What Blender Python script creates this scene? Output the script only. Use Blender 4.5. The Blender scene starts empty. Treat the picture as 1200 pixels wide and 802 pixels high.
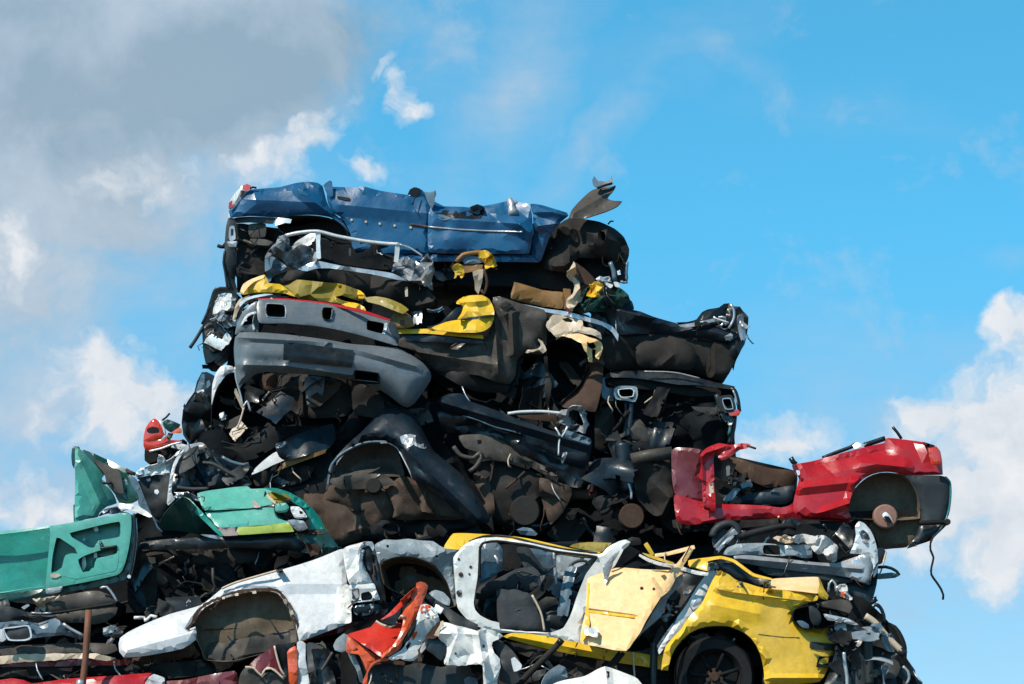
import bpy, bmesh, math, random
import numpy as np
from mathutils import Vector, Matrix, noise
from mathutils.geometry import delaunay_2d_cdt

D = bpy.data
COL = bpy.context.scene.collection
PI = math.pi

# ------------------------------------------------------------------ camera
CAM_LOC = Vector((0.0, -22.0, 1.7))
PITCH = math.radians(10.0)
LENS = 85.0
W0, H0 = 1200.0, 802.0
cam_d = D.cameras.new('camera'); cam = D.objects.new('camera', cam_d); COL.objects.link(cam)
cam.location = CAM_LOC; cam.rotation_euler = (PI/2 + PITCH, 0, 0)
cam_d.lens = LENS; cam_d.sensor_width = 36.0; cam_d.clip_end = 5000; cam_d.clip_start = 0.1
bpy.context.scene.camera = cam
FPX = LENS/36.0*W0
FWD = Vector((0, math.cos(PITCH), math.sin(PITCH)))
UP = Vector((0, -math.sin(PITCH), math.cos(PITCH)))
def ray(px, py):
    return Vector((1, 0, 0))*((px-W0/2)/FPX) + UP*(-(py-H0/2)/FPX) + FWD
def P(px, py, Y):
    """survey point: where the sight line through a photo point meets the vertical plane y=Y"""
    r = ray(px, py)
    return CAM_LOC + r*((Y-CAM_LOC.y)/r.y)
PPM = 130.0

WIN = dict(A=(210,190), B=(460,190), C=(210,330), D=(440,330), E=(640,340), F=(0,480), G=(160,470),
           H=(420,460), I=(680,460), J=(850,490), K=(0,602), L=(260,602), M=(500,602), N=(780,602))
def z(w, s):
    x0, y0 = WIN[w]
    out = []
    for t in s.split():
        a, b = t.split(',')
        out.append((x0+float(a)/4, y0+float(b)/4))
    return out
def q(s):
    return [tuple(float(v) for v in t.split(',')) for t in s.split()]

# ------------------------------------------------------------------ materials
def nn(nt, t, **kw):
    n = nt.nodes.new(t)
    for k, v in kw.items(): setattr(n, k, v)
    return n
def setin(n, **kw):
    for k, v in kw.items():
        n.inputs[k.replace('_', ' ')].default_value = v
def base_mat(name):
    m = D.materials.new(name); m.use_nodes = True
    nt = m.node_tree; nt.nodes.clear()
    out = nn(nt, 'ShaderNodeOutputMaterial'); b = nn(nt, 'ShaderNodeBsdfPrincipled')
    nt.links.new(b.outputs[0], out.inputs[0])
    return m, nt, b
def ramp(nt, fac, p0, p1, c0=(0,0,0,1), c1=(1,1,1,1)):
    r = nn(nt, 'ShaderNodeValToRGB')
    r.color_ramp.elements[0].position = p0; r.color_ramp.elements[1].position = p1
    r.color_ramp.elements[0].color = c0; r.color_ramp.elements[1].color = c1
    nt.links.new(fac, r.inputs[0]); return r
def noise_tex(nt, vec, scale, detail=6, rough=.6, dist=0.0):
    n = nn(nt, 'ShaderNodeTexNoise'); setin(n, Scale=scale, Detail=detail, Roughness=rough, Distortion=dist)
    nt.links.new(vec, n.inputs['Vector']); return n.outputs['Fac']
def mixc(nt, fac, a, b):
    m = nn(nt, 'ShaderNodeMix', data_type='RGBA')
    if isinstance(fac, float): m.inputs[0].default_value = fac
    else: nt.links.new(fac, m.inputs[0])
    for i, v in ((6, a), (7, b)):
        if isinstance(v, tuple): m.inputs[i].default_value = (*v[:3], 1)
        else: nt.links.new(v, m.inputs[i])
    return m.outputs[2]
def mth(nt, op, a, b=None, clamp=False):
    m = nn(nt, 'ShaderNodeMath', operation=op, use_clamp=clamp)
    for i, v in ((0, a), (1, b)):
        if v is None: continue
        if isinstance(v, (int, float)): m.inputs[i].default_value = v
        else: nt.links.new(v, m.inputs[i])
    return m.outputs[0]

MATN = [0]
def paint(name, col, dirt=.4, dcol=(.075,.06,.045), rust=.12, rough=.32, coat=.5, metal=0.0, fade=.25, scr=.35, bump=.22, light=(.5,.5,.5), spec=.5, wearc=(.34,.33,.31)):
    """weathered car metal: base colour + faded patches + vertical dirt streaks + rust blooms + scratches"""
    MATN[0] += 1
    m, nt, b = base_mat(name)
    tc = nn(nt, 'ShaderNodeTexCoord'); mp = nn(nt, 'ShaderNodeMapping')
    mp.inputs['Location'].default_value = (MATN[0]*3.7, MATN[0]*1.3, MATN[0]*2.1)
    nt.links.new(tc.outputs['Object'], mp.inputs['Vector']); v = mp.outputs[0]
    mp2 = nn(nt, 'ShaderNodeMapping'); mp2.inputs['Scale'].default_value = (9, 9, 1.3)
    nt.links.new(v, mp2.inputs['Vector'])
    mp3 = nn(nt, 'ShaderNodeMapping'); mp3.inputs['Scale'].default_value = (2.5, 2.5, 60)
    mp3.inputs['Rotation'].default_value = (.3, .35+MATN[0]*.37, .2)
    nt.links.new(v, mp3.inputs['Vector'])
    big = noise_tex(nt, v, 1.7, 5, .6, .4); mid = noise_tex(nt, v, 6, 8, .68, .3); fine = noise_tex(nt, v, 60, 4, .6)
    streak = noise_tex(nt, mp2.outputs[0], 1.0, 6, .65); sc = noise_tex(nt, mp3.outputs[0], 1.3, 3, .5)
    lum = .3*col[0]+.5*col[1]+.2*col[2]
    faded = tuple(min(.85, c*.75+lum*.2+.05) for c in col)
    c = mixc(nt, mth(nt, 'MULTIPLY', ramp(nt, big, .42, .66).outputs[0], fade), tuple(col), faded)
    c = mixc(nt, mth(nt, 'MULTIPLY', ramp(nt, fine, .3, .75).outputs[0], .18), c, tuple(x*.5 for x in col))
    dm = mth(nt, 'MULTIPLY', ramp(nt, mth(nt, 'ADD', mth(nt, 'MULTIPLY', mid, .55), mth(nt, 'MULTIPLY', streak, .45)), .56-.32*dirt, .80-.16*dirt).outputs[0], min(1, .35+dirt*.7))
    c = mixc(nt, dm, c, tuple(dcol))
    spk = noise_tex(nt, v, 24, 9, .75, .2)
    c = mixc(nt, mth(nt, 'MULTIPLY', ramp(nt, spk, .48, .72).outputs[0], .25+.4*dirt), c, tuple(dcol))
    c = mixc(nt, mth(nt, 'MULTIPLY', ramp(nt, mth(nt, 'ADD', mth(nt, 'MULTIPLY', spk, .6), mth(nt, 'MULTIPLY', big, .4)), .60, .65).outputs[0], .75), c, tuple(light))
    sm = mth(nt, 'MULTIPLY', ramp(nt, sc, .66, .70).outputs[0], mth(nt, 'MULTIPLY', ramp(nt, big, .45, .6).outputs[0], scr))
    c = mixc(nt, sm, c, tuple(light))
    rm = ramp(nt, mth(nt, 'ADD', mth(nt, 'MULTIPLY', mid, .7), mth(nt, 'MULTIPLY', fine, .3)), .72-.32*rust, .80-.25*rust).outputs[0]
    rc = mixc(nt, ramp(nt, fine, .35, .65).outputs[0], (.09, .03, .012), (.26, .10, .035))
    c = mixc(nt, mth(nt, 'MULTIPLY', rm, 1.0 if rust > 0 else 0.0), c, rc)
    # continuous tonal variation: handling film, dust and faint stains at three scales
    tone = mth(nt, 'ADD', mth(nt, 'MULTIPLY', noise_tex(nt, v, 13, 10, .72, .25), .55), mth(nt, 'ADD', mth(nt, 'MULTIPLY', mid, .3), mth(nt, 'MULTIPLY', fine, .15)))
    tr = nn(nt, 'ShaderNodeMapRange'); setin(tr, From_Min=.34, From_Max=.66, To_Min=.74, To_Max=1.16); nt.links.new(tone, tr.inputs['Value'])
    tv = nn(nt, 'ShaderNodeVectorMath', operation='SCALE'); nt.links.new(c, tv.inputs[0]); nt.links.new(tr.outputs[0], tv.inputs['Scale'])
    c = tv.outputs[0]
    at = nn(nt, 'ShaderNodeAttribute', attribute_name='wear')
    wm = ramp(nt, mth(nt, 'ADD', mth(nt, 'MULTIPLY', at.outputs['Fac'], .75), mth(nt, 'MULTIPLY', mid, 1.0)), 1.02, 1.16).outputs[0]
    wcol = mixc(nt, ramp(nt, fine, .42, .58).outputs[0], tuple(wearc), tuple(x*.35 for x in dcol))
    c = mixc(nt, mth(nt, 'MULTIPLY', wm, .7), c, wcol)
    nt.links.new(c, b.inputs['Base Color'])
    r = mth(nt, 'ADD', mth(nt, 'MULTIPLY', mth(nt, 'MAXIMUM', dm, rm), .5), mth(nt, 'ADD', mth(nt, 'MULTIPLY', mid, .25), rough-.12), True)
    nt.links.new(r, b.inputs['Roughness'])
    inv = mth(nt, 'SUBTRACT', 1.0, mth(nt, 'MAXIMUM', dm, rm), True)
    nt.links.new(mth(nt, 'MULTIPLY', inv, coat*.7), b.inputs['Coat Weight'])
    b.inputs['Coat Roughness'].default_value = .16; b.inputs['Specular IOR Level'].default_value = spec
    if metal: nt.links.new(mth(nt, 'MULTIPLY', inv, metal), b.inputs['Metallic'])
    bp = nn(nt, 'ShaderNodeBump'); setin(bp, Strength=bump, Distance=.02)
    h = mth(nt, 'ADD', mth(nt, 'MULTIPLY', mid, 1.0), mth(nt, 'MULTIPLY', rm, .12))
    h = mth(nt, 'ADD', h, mth(nt, 'ADD', mth(nt, 'MULTIPLY', fine, .12), mth(nt, 'MULTIPLY', spk, .45)))
    nt.links.new(h, bp.inputs['Height']); nt.links.new(bp.outputs[0], b.inputs['Normal'])
    return m

M = {}
M['blue'] = paint('blue paint', (.003, .086, .205), dirt=.22, dcol=(.01,.04,.08), rust=.03, fade=.08, coat=.45, rough=.36, light=(.05,.20,.36))
M['navy'] = paint('dark navy paint', (.003, .014, .026), dirt=.45, dcol=(.014,.014,.014), rust=.04, coat=.22, spec=.4, wearc=(.12,.14,.15), light=(.05,.08,.10))
M['black'] = paint('black paint', (.004, .007, .010), dirt=.35, dcol=(.014,.013,.013), rust=.02, coat=.35, spec=.35, wearc=(.09,.08,.07), light=(.05,.06,.065))
M['yellow'] = paint('yellow paint', (.84, .50, .022), dirt=.16, dcol=(.36,.19,.03), rust=.05, fade=.3, coat=.35, light=(.78,.58,.28))
M['yellow_pale'] = paint('pale and sunlit yellow paint', (.90, .58, .27), dirt=.3, dcol=(.76,.38,.07), rust=.03, fade=.9, coat=.12, rough=.45, light=(.88,.80,.66))  # pale yellow; on the tilted door it also carries the strong sunlight
M['olive'] = paint('dull yellow underside', (.30, .22, .02), dirt=.4, dcol=(.14,.09,.02), rust=.1, coat=.15, rough=.5, light=(.5,.4,.1))
M['ochre'] = paint('ochre grimy metal', (.28, .12, .012), dirt=.4, rust=.2, coat=.1, rough=.55)
M['red'] = paint('red paint', (.44, .008, .015), dirt=.16, dcol=(.10,.012,.016), rust=.03, fade=.12, coat=.5, light=(.5,.12,.12))
M['darkred'] = paint('dark red paint', (.16, .008, .014), dirt=.4, dcol=(.05,.012,.012), rust=.08, coat=.5, light=(.25,.06,.05))
M['orange'] = paint('orange red paint', (.80, .10, .016), dirt=.15, dcol=(.45,.04,.01), rust=.03, fade=.5, coat=.4, light=(.85,.4,.2))
M['green'] = paint('teal green paint', (.008, .27, .20), dirt=.12, dcol=(.01,.12,.10), rust=.03, fade=.3, coat=.5, light=(.2,.5,.42))
M['green_pale'] = paint('sunlit teal paint', (.09, .42, .33), dirt=.14, dcol=(.06,.24,.19), rust=.03, fade=.6, coat=.3, light=(.5,.7,.62))  # teal lightened so the colour itself carries the sun on lit faces
M['green_dark'] = paint('dark and shaded green paint', (.004, .055, .045), dirt=.3, dcol=(.02,.03,.025), rust=.08, coat=.5, light=(.03,.12,.1))  # dark green parts; on the teal doors it paints in shade
M['lime'] = paint('lime reflective stripe', (.36, .45, .05), dirt=.3, dcol=(.2,.22,.06), rust=.0, coat=.1, light=(.5,.55,.2))
M['pinkish'] = paint('washed out pink stripe', (.52, .40, .35), dirt=.3, rust=.0, coat=.1)
M['white'] = paint('white paint', (.82, .80, .76), dirt=.16, dcol=(.36,.32,.27), rust=.07, fade=.2, coat=.25, scr=.4, light=(.25,.22,.19), wearc=(.12,.09,.07))
M['whiteblue'] = paint('pale blue white paint', (.66, .665, .68), dirt=.3, dcol=(.32,.29,.25), rust=.08, fade=.4, coat=.3, light=(.8,.8,.8), wearc=(.15,.1,.07))
M['greywhite'] = paint('grey white primer', (.30, .35, .38), dirt=.4, dcol=(.08,.08,.075), rust=.12, coat=.25)
M['cream'] = paint('cream torn metal', (.60, .47, .34), dirt=.3, dcol=(.3,.2,.1), rust=.14, coat=.15, rough=.5)
M['silver'] = paint('dented silver metal', (.55, .57, .60), dirt=.4, dcol=(.10,.09,.08), rust=.1, coat=.2, metal=.6, rough=.3)
M['chrome'] = paint('bright bare metal', (.80, .80, .79), dirt=.25, dcol=(.25,.22,.2), rust=.06, coat=.1, metal=.3, rough=.3)
M['grey'] = paint('grey bumper plastic', (.145, .170, .19), dirt=.3, dcol=(.085,.08,.075), rust=.0, rough=.38, coat=.15, scr=.7, bump=.12, light=(.28,.30,.31), wearc=(.2,.2,.2))
M['greydark'] = paint('dark grey plastic', (.022, .028, .032), dirt=.35, dcol=(.025,.022,.02), rust=.0, rough=.5, coat=.05, spec=.35, wearc=(.09,.08,.07), light=(.07,.075,.08))
M['under'] = paint('muddy underbody', (.016, .0145, .0135), dirt=.5, dcol=(.030,.023,.018), rust=.12, rough=.62, coat=.0, spec=.22, wearc=(.08,.07,.06), light=(.06,.05,.04))
M['underdark'] = paint('dark grimy underbody', (.006, .007, .008), dirt=.45, dcol=(.016,.013,.011), rust=.06, rough=.65, coat=.0, spec=.2, wearc=(.09,.08,.07), light=(.03,.03,.03))
M['taupe'] = paint('taupe underbody coating', (.066, .055, .045), dirt=.5, dcol=(.022,.017,.013), rust=.12, rough=.5, coat=.1, spec=.35, light=(.16,.135,.11))
M['liner'] = paint('dusty wheel arch liner', (.18, .130, .088), dirt=.5, dcol=(.055,.038,.026), rust=.14, rough=.7, coat=.0, spec=.2, wearc=(.09,.08,.07), light=(.25,.2,.15))
M['rustbrown'] = paint('rust brown metal', (.06, .027, .016), dirt=.45, rust=.45, rough=.7, coat=.0, spec=.2, wearc=(.09,.08,.07), light=(.2,.1,.05))
M['pole'] = paint('rusty rod', (.20, .07, .035), dirt=.3, rust=.5, rough=.7, coat=0)
M['rubber'] = paint('rubber', (.006, .006, .007), dirt=.3, dcol=(.016,.014,.013), rust=0, rough=.65, coat=0, spec=.25, wearc=(.09,.08,.07), light=(.03,.03,.03))
M['void'] = paint('deep interior shade', (.006, .009, .012), dirt=.4, dcol=(.014,.012,.011), rust=.04, rough=.8, coat=.0, bump=.6, spec=.12, light=(.02,.022,.024))  # near-black colour stands for the shade deep between the wrecks
M['cloth'] = paint('dark upholstery', (.022, .030, .038), dirt=.4, dcol=(.05,.045,.04), rust=0, rough=.85, coat=0, bump=.6, wearc=(.09,.08,.07), light=(.05,.06,.07))
M['padding'] = paint('crumpled pale cloth', (.62, .60, .58), dirt=.3, dcol=(.3,.28,.26), rust=0, rough=.85, coat=0, bump=.5)
M['bluegrey'] = paint('blue grey panel', (.10, .16, .21), dirt=.35, dcol=(.05,.05,.05), rust=.05, coat=.5, light=(.22,.27,.31))
M['teal'] = paint('teal trim', (.02, .16, .18), dirt=.3, rust=.02, coat=.5)
M['rustliner'] = paint('rusty inner wing', (.085, .052, .036), dirt=.5, dcol=(.03,.018,.012), rust=.4, rough=.65, coat=0, spec=.25, light=(.22,.13,.08))
M['vermilion'] = paint('vermilion paint', (.62, .028, .012), dirt=.15, dcol=(.3,.02,.01), rust=.02, fade=.2, coat=.4, light=(.8,.3,.2))
M['hubrust'] = paint('rusty brake disc', (.30,.15,.11), dirt=.3, dcol=(.15,.08,.06), rust=.15, rough=.6, coat=0)
def lamp_mat(name, col):
    m, nt, b = base_mat(name)
    tc = nn(nt, 'ShaderNodeTexCoord'); w = nn(nt, 'ShaderNodeTexWave', bands_direction='X'); setin(w, Scale=22.0, Distortion=.6)
    nt.links.new(tc.outputs['Object'], w.inputs['Vector'])
    c = mixc(nt, ramp(nt, w.outputs['Fac'], .2, .9).outputs[0], tuple(x*.6 for x in col), col)
    nt.links.new(c, b.inputs['Base Color']); setin(b, Roughness=.12); b.inputs['Coat Weight'].default_value = 1
    return m
M['lamp_red'] = lamp_mat('red lamp lens', (.72, .05, .02))
M['lamp_clear'] = lamp_mat('clear lamp lens', (.75, .74, .72))
M['lamp_orange'] = lamp_mat('orange lamp lens', (.85, .16, .03))

# ------------------------------------------------------------------ objects
def wloc(o):
    p = Vector((0, 0, 0))
    while o is not None:
        p += o.location; o = o.parent
    return p
def thing(name, label, cat, base, Y, group=None):
    o = D.objects.new(name, None); COL.objects.link(o)
    o.empty_display_size = .2
    o.location = P(base[0], base[1], Y); o['label'] = label; o['category'] = cat
    if name == 'crushed_car': group = 'crushed cars stacked in the scrap pile'
    if group: o['group'] = group
    return o
def tag(o, label, cat, group=None):
    o['label'] = label; o['category'] = cat
    if group: o['group'] = group
    return o
def mesh_obj(name, verts, faces, mat, parent, smooth=True, thick=0.0, bevel=0.0, label=None, offset=-1.0):
    me = D.meshes.new(name)
    if parent is not None: org = wloc(parent)
    else:
        org = Vector((sum(v[0] for v in verts), sum(v[1] for v in verts), 0))/len(verts); org.z = min(v[2] for v in verts)
    me.from_pydata([tuple(Vector(v)-org) for v in verts], [], faces)
    me.update()
    if smooth: me.polygons.foreach_set('use_smooth', [True]*len(me.polygons))
    me.materials.append(M[mat] if isinstance(mat, str) else mat)
    o = D.objects.new(name, me); COL.objects.link(o)
    if parent is not None: o.parent = parent
    else: o.location = org
    if thick:
        s = o.modifiers.new('thickness', 'SOLIDIFY'); s.thickness = thick; s.offset = offset
    if bevel:
        b = o.modifiers.new('bevel', 'BEVEL'); b.width = bevel; b.segments = 2; b.limit_method = 'ANGLE'; b.angle_limit = .6
    if label: o['label'] = label
    return o

def smooth_poly(pts, closed=True, step=6.0):
    """round an outline a little (Catmull-Rom), resampled to roughly step px"""
    n = len(pts); out = []
    rng = range(n) if closed else range(n-1)
    for i in rng:
        if closed: p0, p1, p2, p3 = pts[i-1], pts[i], pts[(i+1) % n], pts[(i+2) % n]
        else: p0, p1, p2, p3 = pts[max(i-1,0)], pts[i], pts[i+1], pts[min(i+2,n-1)]
        L = math.dist(p1[:2], p2[:2]); k = max(1, int(round(L/step)))
        # tension: less rounding at sharp corners / long edges
        for j in range(k):
            t = j/k; tt = t*t; ttt = tt*t
            f = min(1.0, 30.0/max(L, 1))*(.55 if closed else .85)
            c = []
            for a in range(len(p1)):
                m1 = (p2[a]-p0[a])/2*f; m2 = (p3[a]-p1[a])/2*f
                c.append((2*ttt-3*tt+1)*p1[a] + (ttt-2*tt+t)*m1 + (-2*ttt+3*tt)*p2[a] + (ttt-tt)*m2)
            out.append(tuple(c))
    if not closed: out.append(tuple(pts[-1]))
    return out
def hard_poly(pts, step=6.0):
    out = []; n = len(pts)
    for i in range(n):
        a, b = pts[i], pts[(i+1) % n]; k = max(1, int(round(math.dist(a, b)/step)))
        for j in range(k): out.append((a[0]+(b[0]-a[0])*j/k, a[1]+(b[1]-a[1])*j/k))
    return out
def inside(pt, poly):
    x, y = pt; c = False; n = len(poly); j = n-1
    for i in range(n):
        xi, yi = poly[i]; xj, yj = poly[j]
        if (yi > y) != (yj > y) and x < (xj-xi)*(y-yi)/(yj-yi)+xi: c = not c
        j = i
    return c
def dist_edges(pts, loops):
    """numpy distance from points to all loop edges"""
    best = np.full(len(pts), 1e9)
    X = np.array(pts)
    for lp in loops:
        A = np.array(lp); B = np.roll(A, -1, axis=0)
        for a, b in zip(A, B):
            d = b-a; L = d@d
            t = np.clip(((X-a)@d)/(L+1e-9), 0, 1)
            dd = np.hypot(*(X-a-t[:, None]*d).T)
            best = np.minimum(best, dd)
    return best
PLASTIC = {'grey', 'greydark', 'rubber', 'cloth', 'padding', 'lamp_red', 'lamp_clear', 'lamp_orange', 'pinkish', 'lime'}
SOFT_DARK = {'under', 'underdark', 'void', 'liner', 'taupe', 'navy', 'black', 'rustbrown', 'rustliner'}
# small fittings, painted shadow and highlight patches on a panel's skin: name -> how far they stand off it (m)
SNAP = dict(fuel_flap=.004, torn_hole=.003, paint_scar=.005, door_latch=.008, number_plate_recess=.014, grille_bezel=.006, corner_edge=.004,
            panel_gap=.003, reflective_stripe=.004, nose_patch=.004, torn_white=.006, rust_tear=.004, frame_highlight=.003, bumper_seam=.003,
            wing_top=.005, side_strip=.012, sticker=.004, door_crease=.006, door_handle=.03, sill_seam=.003, indicator_panel=.006, latch=.01,
            front_slot=.003, front_slot_edge=.006, striker_plate=.004, frame_stain=.004, frame_slot=.004, scar=.005, label_plate=.004,
            lamp_trim=.004, hole=.003, door_seam=.006, flap_highlight=.004, indicator=.006, headlight_shadow=.002, stub_shadow=0, axle_shadow=0,
            chip=.006, clip=0, torn_liner_tab=.01, tail_scrap=.008, blue_end=.004, lamp_segment=.004, tail_lamp_=0, front_skin=.0, door_side=.004, screen_corner=.004)
SNAP_T = dict(door_trim=.008, trim_end=.008, trim_clip=.004, door_seal=.004, roof_trim=.004, panel_edge=.006, arch_lip=.006, bolt_hole=.002, rivet=.003,
              plate_screw=.003, bolt=.004, bumper_edge=.002, arch_rim=.004, sill_clip=.004, bonnet_edge_=0, mirror_stub=.01, hem=.004)
REG = {}
def root_of(o):
    while o is not None and o.parent is not None: o = o.parent
    return o.name if o is not None else None
def surf(parent, pts):
    """depth of the frontmost panel of the same thing under each survey point"""
    best = [None]*len(pts)
    for (out, hs, P2, Yv) in REG.get(root_of(parent), []):
        mnx, mny = P2.min(axis=0)-1; mxx, mxy = P2.max(axis=0)+1
        for i, p in enumerate(pts):
            if not (mnx <= p[0] <= mxx and mny <= p[1] <= mxy) or not inside(p, out) or any(inside(p, h) for h in hs): continue
            d = np.hypot(P2[:, 0]-p[0], P2[:, 1]-p[1]); k = np.argpartition(d, min(3, len(d)-1))[:3]
            w_ = 1/(d[k]+.3); y = float((Yv[k]*w_).sum()/w_.sum())
            if best[i] is None or y < best[i]: best[i] = y
    return best
def crease_net(xs, ys, cs, rnd):
    pts = []
    x0, x1, y0, y1 = min(xs)-cs, max(xs)+cs, min(ys)-cs, max(ys)+cs
    nx, ny = max(2, int((x1-x0)/cs)+1), max(2, int((y1-y0)/cs)+1)
    for i in range(nx+1):
        for j in range(ny+1):
            pts.append((x0+(x1-x0)*i/nx+rnd.uniform(-.45, .45)*cs, y0+(y1-y0)*j/ny+rnd.uniform(-.45, .45)*cs))
    vo, eo, fo, _, _, _ = delaunay_2d_cdt([Vector(p) for p in pts], [], [], 0, 1e-5, False)
    C = np.array([(v.x, v.y) for v in vo]); H = np.array([rnd.uniform(-.5, .5) for _ in vo]); T = np.array([list(f) for f in fo])
    def height(P2):
        X = np.array(P2); h = np.zeros(len(X))
        for t in T:
            a, b, c = C[t[0]], C[t[1]], C[t[2]]
            den = (b[1]-c[1])*(a[0]-c[0])+(c[0]-b[0])*(a[1]-c[1])
            if abs(den) < 1e-9: continue
            l1 = ((b[1]-c[1])*(X[:, 0]-c[0])+(c[0]-b[0])*(X[:, 1]-c[1]))/den
            l2 = ((c[1]-a[1])*(X[:, 0]-c[0])+(a[0]-c[0])*(X[:, 1]-c[1]))/den
            l3 = 1-l1-l2; m = (l1 >= -1e-6) & (l2 >= -1e-6) & (l3 >= -1e-6)
            h[m] = (l1*H[t[0]]+l2*H[t[1]]+l3*H[t[2]])[m]
        return h
    E = set()
    for t in T:
        for k in range(3): E.add(tuple(sorted((int(t[k]), int(t[(k+1) % 3])))))
    def lines(res):
        for a, b in E:
            p, r_ = C[a], C[b]; L = math.hypot(*(r_-p)); k = max(1, int(L/res))
            yield [(float(p[0]+(r_[0]-p[0])*i/k), float(p[1]+(r_[1]-p[1])*i/k)) for i in range(k+1)]
    return (C, height, lines)
SEED = [11]
def sheet(name, mat, parent, outline, Y, holes=(), bulge=.03, edge=10, slope=(0, 0), crumple=.012, cscale=28,
          folds=(), thick=.006, res=5.5, jag=0.0, soft=True, label=None, pivot=None, full=False):
    """one piece of pressed sheet metal. outline/holes are survey points (photo units); Y is how far back it stands;
    slope = metres back per metre right / up; folds = (x1,y1,x2,y2,height,width) ridges; crumple = dent height in metres"""
    SEED[0] += 7; sd = SEED[0]; rnd = random.Random(sd); snap = SNAP.get(name, 0)
    if snap: thick = min(thick, .003); res = min(res, 4.5)
    f = smooth_poly if soft else hard_poly
    out = f(outline, step=res); hs = [f(h, step=res) for h in holes]
    if jag:
        def jg(lp):
            return [(x+jag*(noise.noise(Vector((x*.16, y*.16, sd)))*1.2+noise.noise(Vector((x*.5, y*.5, sd+9)))*.8),
                     y+jag*(noise.noise(Vector((x*.16, y*.16, sd+33)))*1.2+noise.noise(Vector((x*.5, y*.5, sd+50)))*.8)) for x, y in lp]
        out = jg(out)
        hs = [jg(h) for h in hs]
    xs = [p[0] for p in out]; ys = [p[1] for p in out]
    cand = []
    y = min(ys)+res/2
    r = 0
    while y < max(ys):
        x = min(xs)+(res/2 if r % 2 else 0)
        while x < max(xs):
            p = (x+rnd.uniform(-.22, .22)*res, y+rnd.uniform(-.22, .22)*res)
            if inside(p, out) and not any(inside(p, h) for h in hs): cand.append(p)
            x += res
        y += res*.87; r += 1
    loops = [out]+hs
    if cand:
        dd = dist_edges(cand, loops)
        cand = [p for p, d in zip(cand, dd) if d > res*.45]
    pts = []; edges = []
    for lp in loops:
        s = len(pts); pts += lp; edges += [(s+i, s+(i+1) % len(lp)) for i in range(len(lp))]
    plastic = mat in PLASTIC
    net = None
    if crumple >= .008 and not plastic and max(max(xs)-min(xs), max(ys)-min(ys)) > cscale*.8:
        net = crease_net(xs, ys, cscale, rnd)
    fl = list(net[2](res)) if net else []
    for (x1, y1, x2, y2, a, w) in folds:
        L = math.hypot(x2-x1, y2-y1)+1e-9; nx, ny = -(y2-y1)/L, (x2-x1)/L; k = max(2, int(L/res))
        for off in (0, w, -w):
            fl.append([(x1+(x2-x1)*i/k+nx*off, y1+(y2-y1)*i/k+ny*off) for i in range(k+1)])
    allf = [p for l in fl for p in l]
    if allf:
        ok = {p: (d > res*.4 and inside(p, out) and not any(inside(p, h) for h in hs)) for p, d in zip(allf, dist_edges(allf, loops))}
        if cand:
            A = np.array(allf); C_ = np.array(cand)
            near = np.concatenate([np.min(np.hypot(c_[:, None, 0]-A[None, :, 0], c_[:, None, 1]-A[None, :, 1]), axis=1) for c_ in np.array_split(C_, max(1, len(C_)//400)) if len(c_)])
            cand = [p for p, d in zip(cand, near) if d > res*.5]
        for l in fl:
            prev = -1
            for p in l:
                if not ok[p]: prev = -1; continue
                pts.append(p)
                if prev >= 0: edges.append((prev, len(pts)-1))
                prev = len(pts)-1
    pts += cand
    vo, eo, fo, _, _, _ = delaunay_2d_cdt([Vector(p) for p in pts], edges, [], 0, 1e-4, False)
    P2 = [(v.x, v.y) for v in vo]
    faces = []
    for t in fo:
        cx = sum(P2[i][0] for i in t)/len(t); cy = sum(P2[i][1] for i in t)/len(t)
        if inside((cx, cy), out) and not any(inside((cx, cy), h) for h in hs): faces.append(list(t)[::-1])
    d = dist_edges(P2, [out])
    wear = [max(0.0, 1-v/4.5) for v in (np.minimum(d, dist_edges(P2, hs)) if hs else d)]
    if net: nh = net[1](P2)
    if snap:
        sf = surf(parent, P2)
    if pivot is None: pivot = (sum(xs)/len(xs), sum(ys)/len(ys))
    V = []
    for vi, ((x, y), de) in enumerate(zip(P2, d)):
        u = min(de/edge, 1.0)
        dy = (-bulge*math.sqrt(max(0, 1-(1-u)**2)) if full else -min(bulge*.6, .30*edge/PPM)*math.sqrt(max(0, 1-(1-min(de/(edge*.6), 1))**2))) if bulge > 0 else -bulge*(1-(1-u)**2)
        dy += slope[0]*(x-pivot[0])/PPM - slope[1]*(y-pivot[1])/PPM
        if crumple:
            n1 = noise.noise(Vector((x/cscale, y/cscale, sd*.7)))
            rough_ = 1+.8*math.exp(-de/9.0)
            if net: dy += crumple*(n1*.45 + nh[vi]*2.3 - (facets(x, y, cscale*.42, sd+17)-.5)*.45)*rough_
            else: dy += crumple*(n1*.6 - (facets(x, y, cscale, sd)-.5)*1.6)*rough_
        for (x1, y1, x2, y2, a, w) in folds:
            ex, ey = x2-x1, y2-y1; L = ex*ex+ey*ey+1e-9
            t = max(0, min(1, ((x-x1)*ex+(y-y1)*ey)/L))
            dist = math.hypot(x-x1-t*ex, y-y1-t*ey)
            if dist < w:
                dy -= a*(1-dist/w)
                if a > .02: wear[vi] = max(wear[vi], .62*(1-dist/w))
        V.append(P(x, y, Y+dy) if not (snap and sf[vi] is not None) else P(x, y, sf[vi]-snap-.25*max(0, -dy) if not full else sf[vi]-snap))
    # face winding: towards the camera side
    if faces:
        a, b, c = (V[i] for i in faces[0][:3])
        if (b-a).cross(c-a).y > 0: faces = [f[::-1] for f in faces]
    o = mesh_obj(name, V, faces, mat, parent, True, thick, label=label)
    at = o.data.attributes.new('wear', 'FLOAT', 'POINT'); at.data.foreach_set('value', wear)
    es = o.modifiers.new('sharp', 'EDGE_SPLIT'); es.split_angle = math.radians(42 if plastic or mat in SOFT_DARK else 16)
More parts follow.
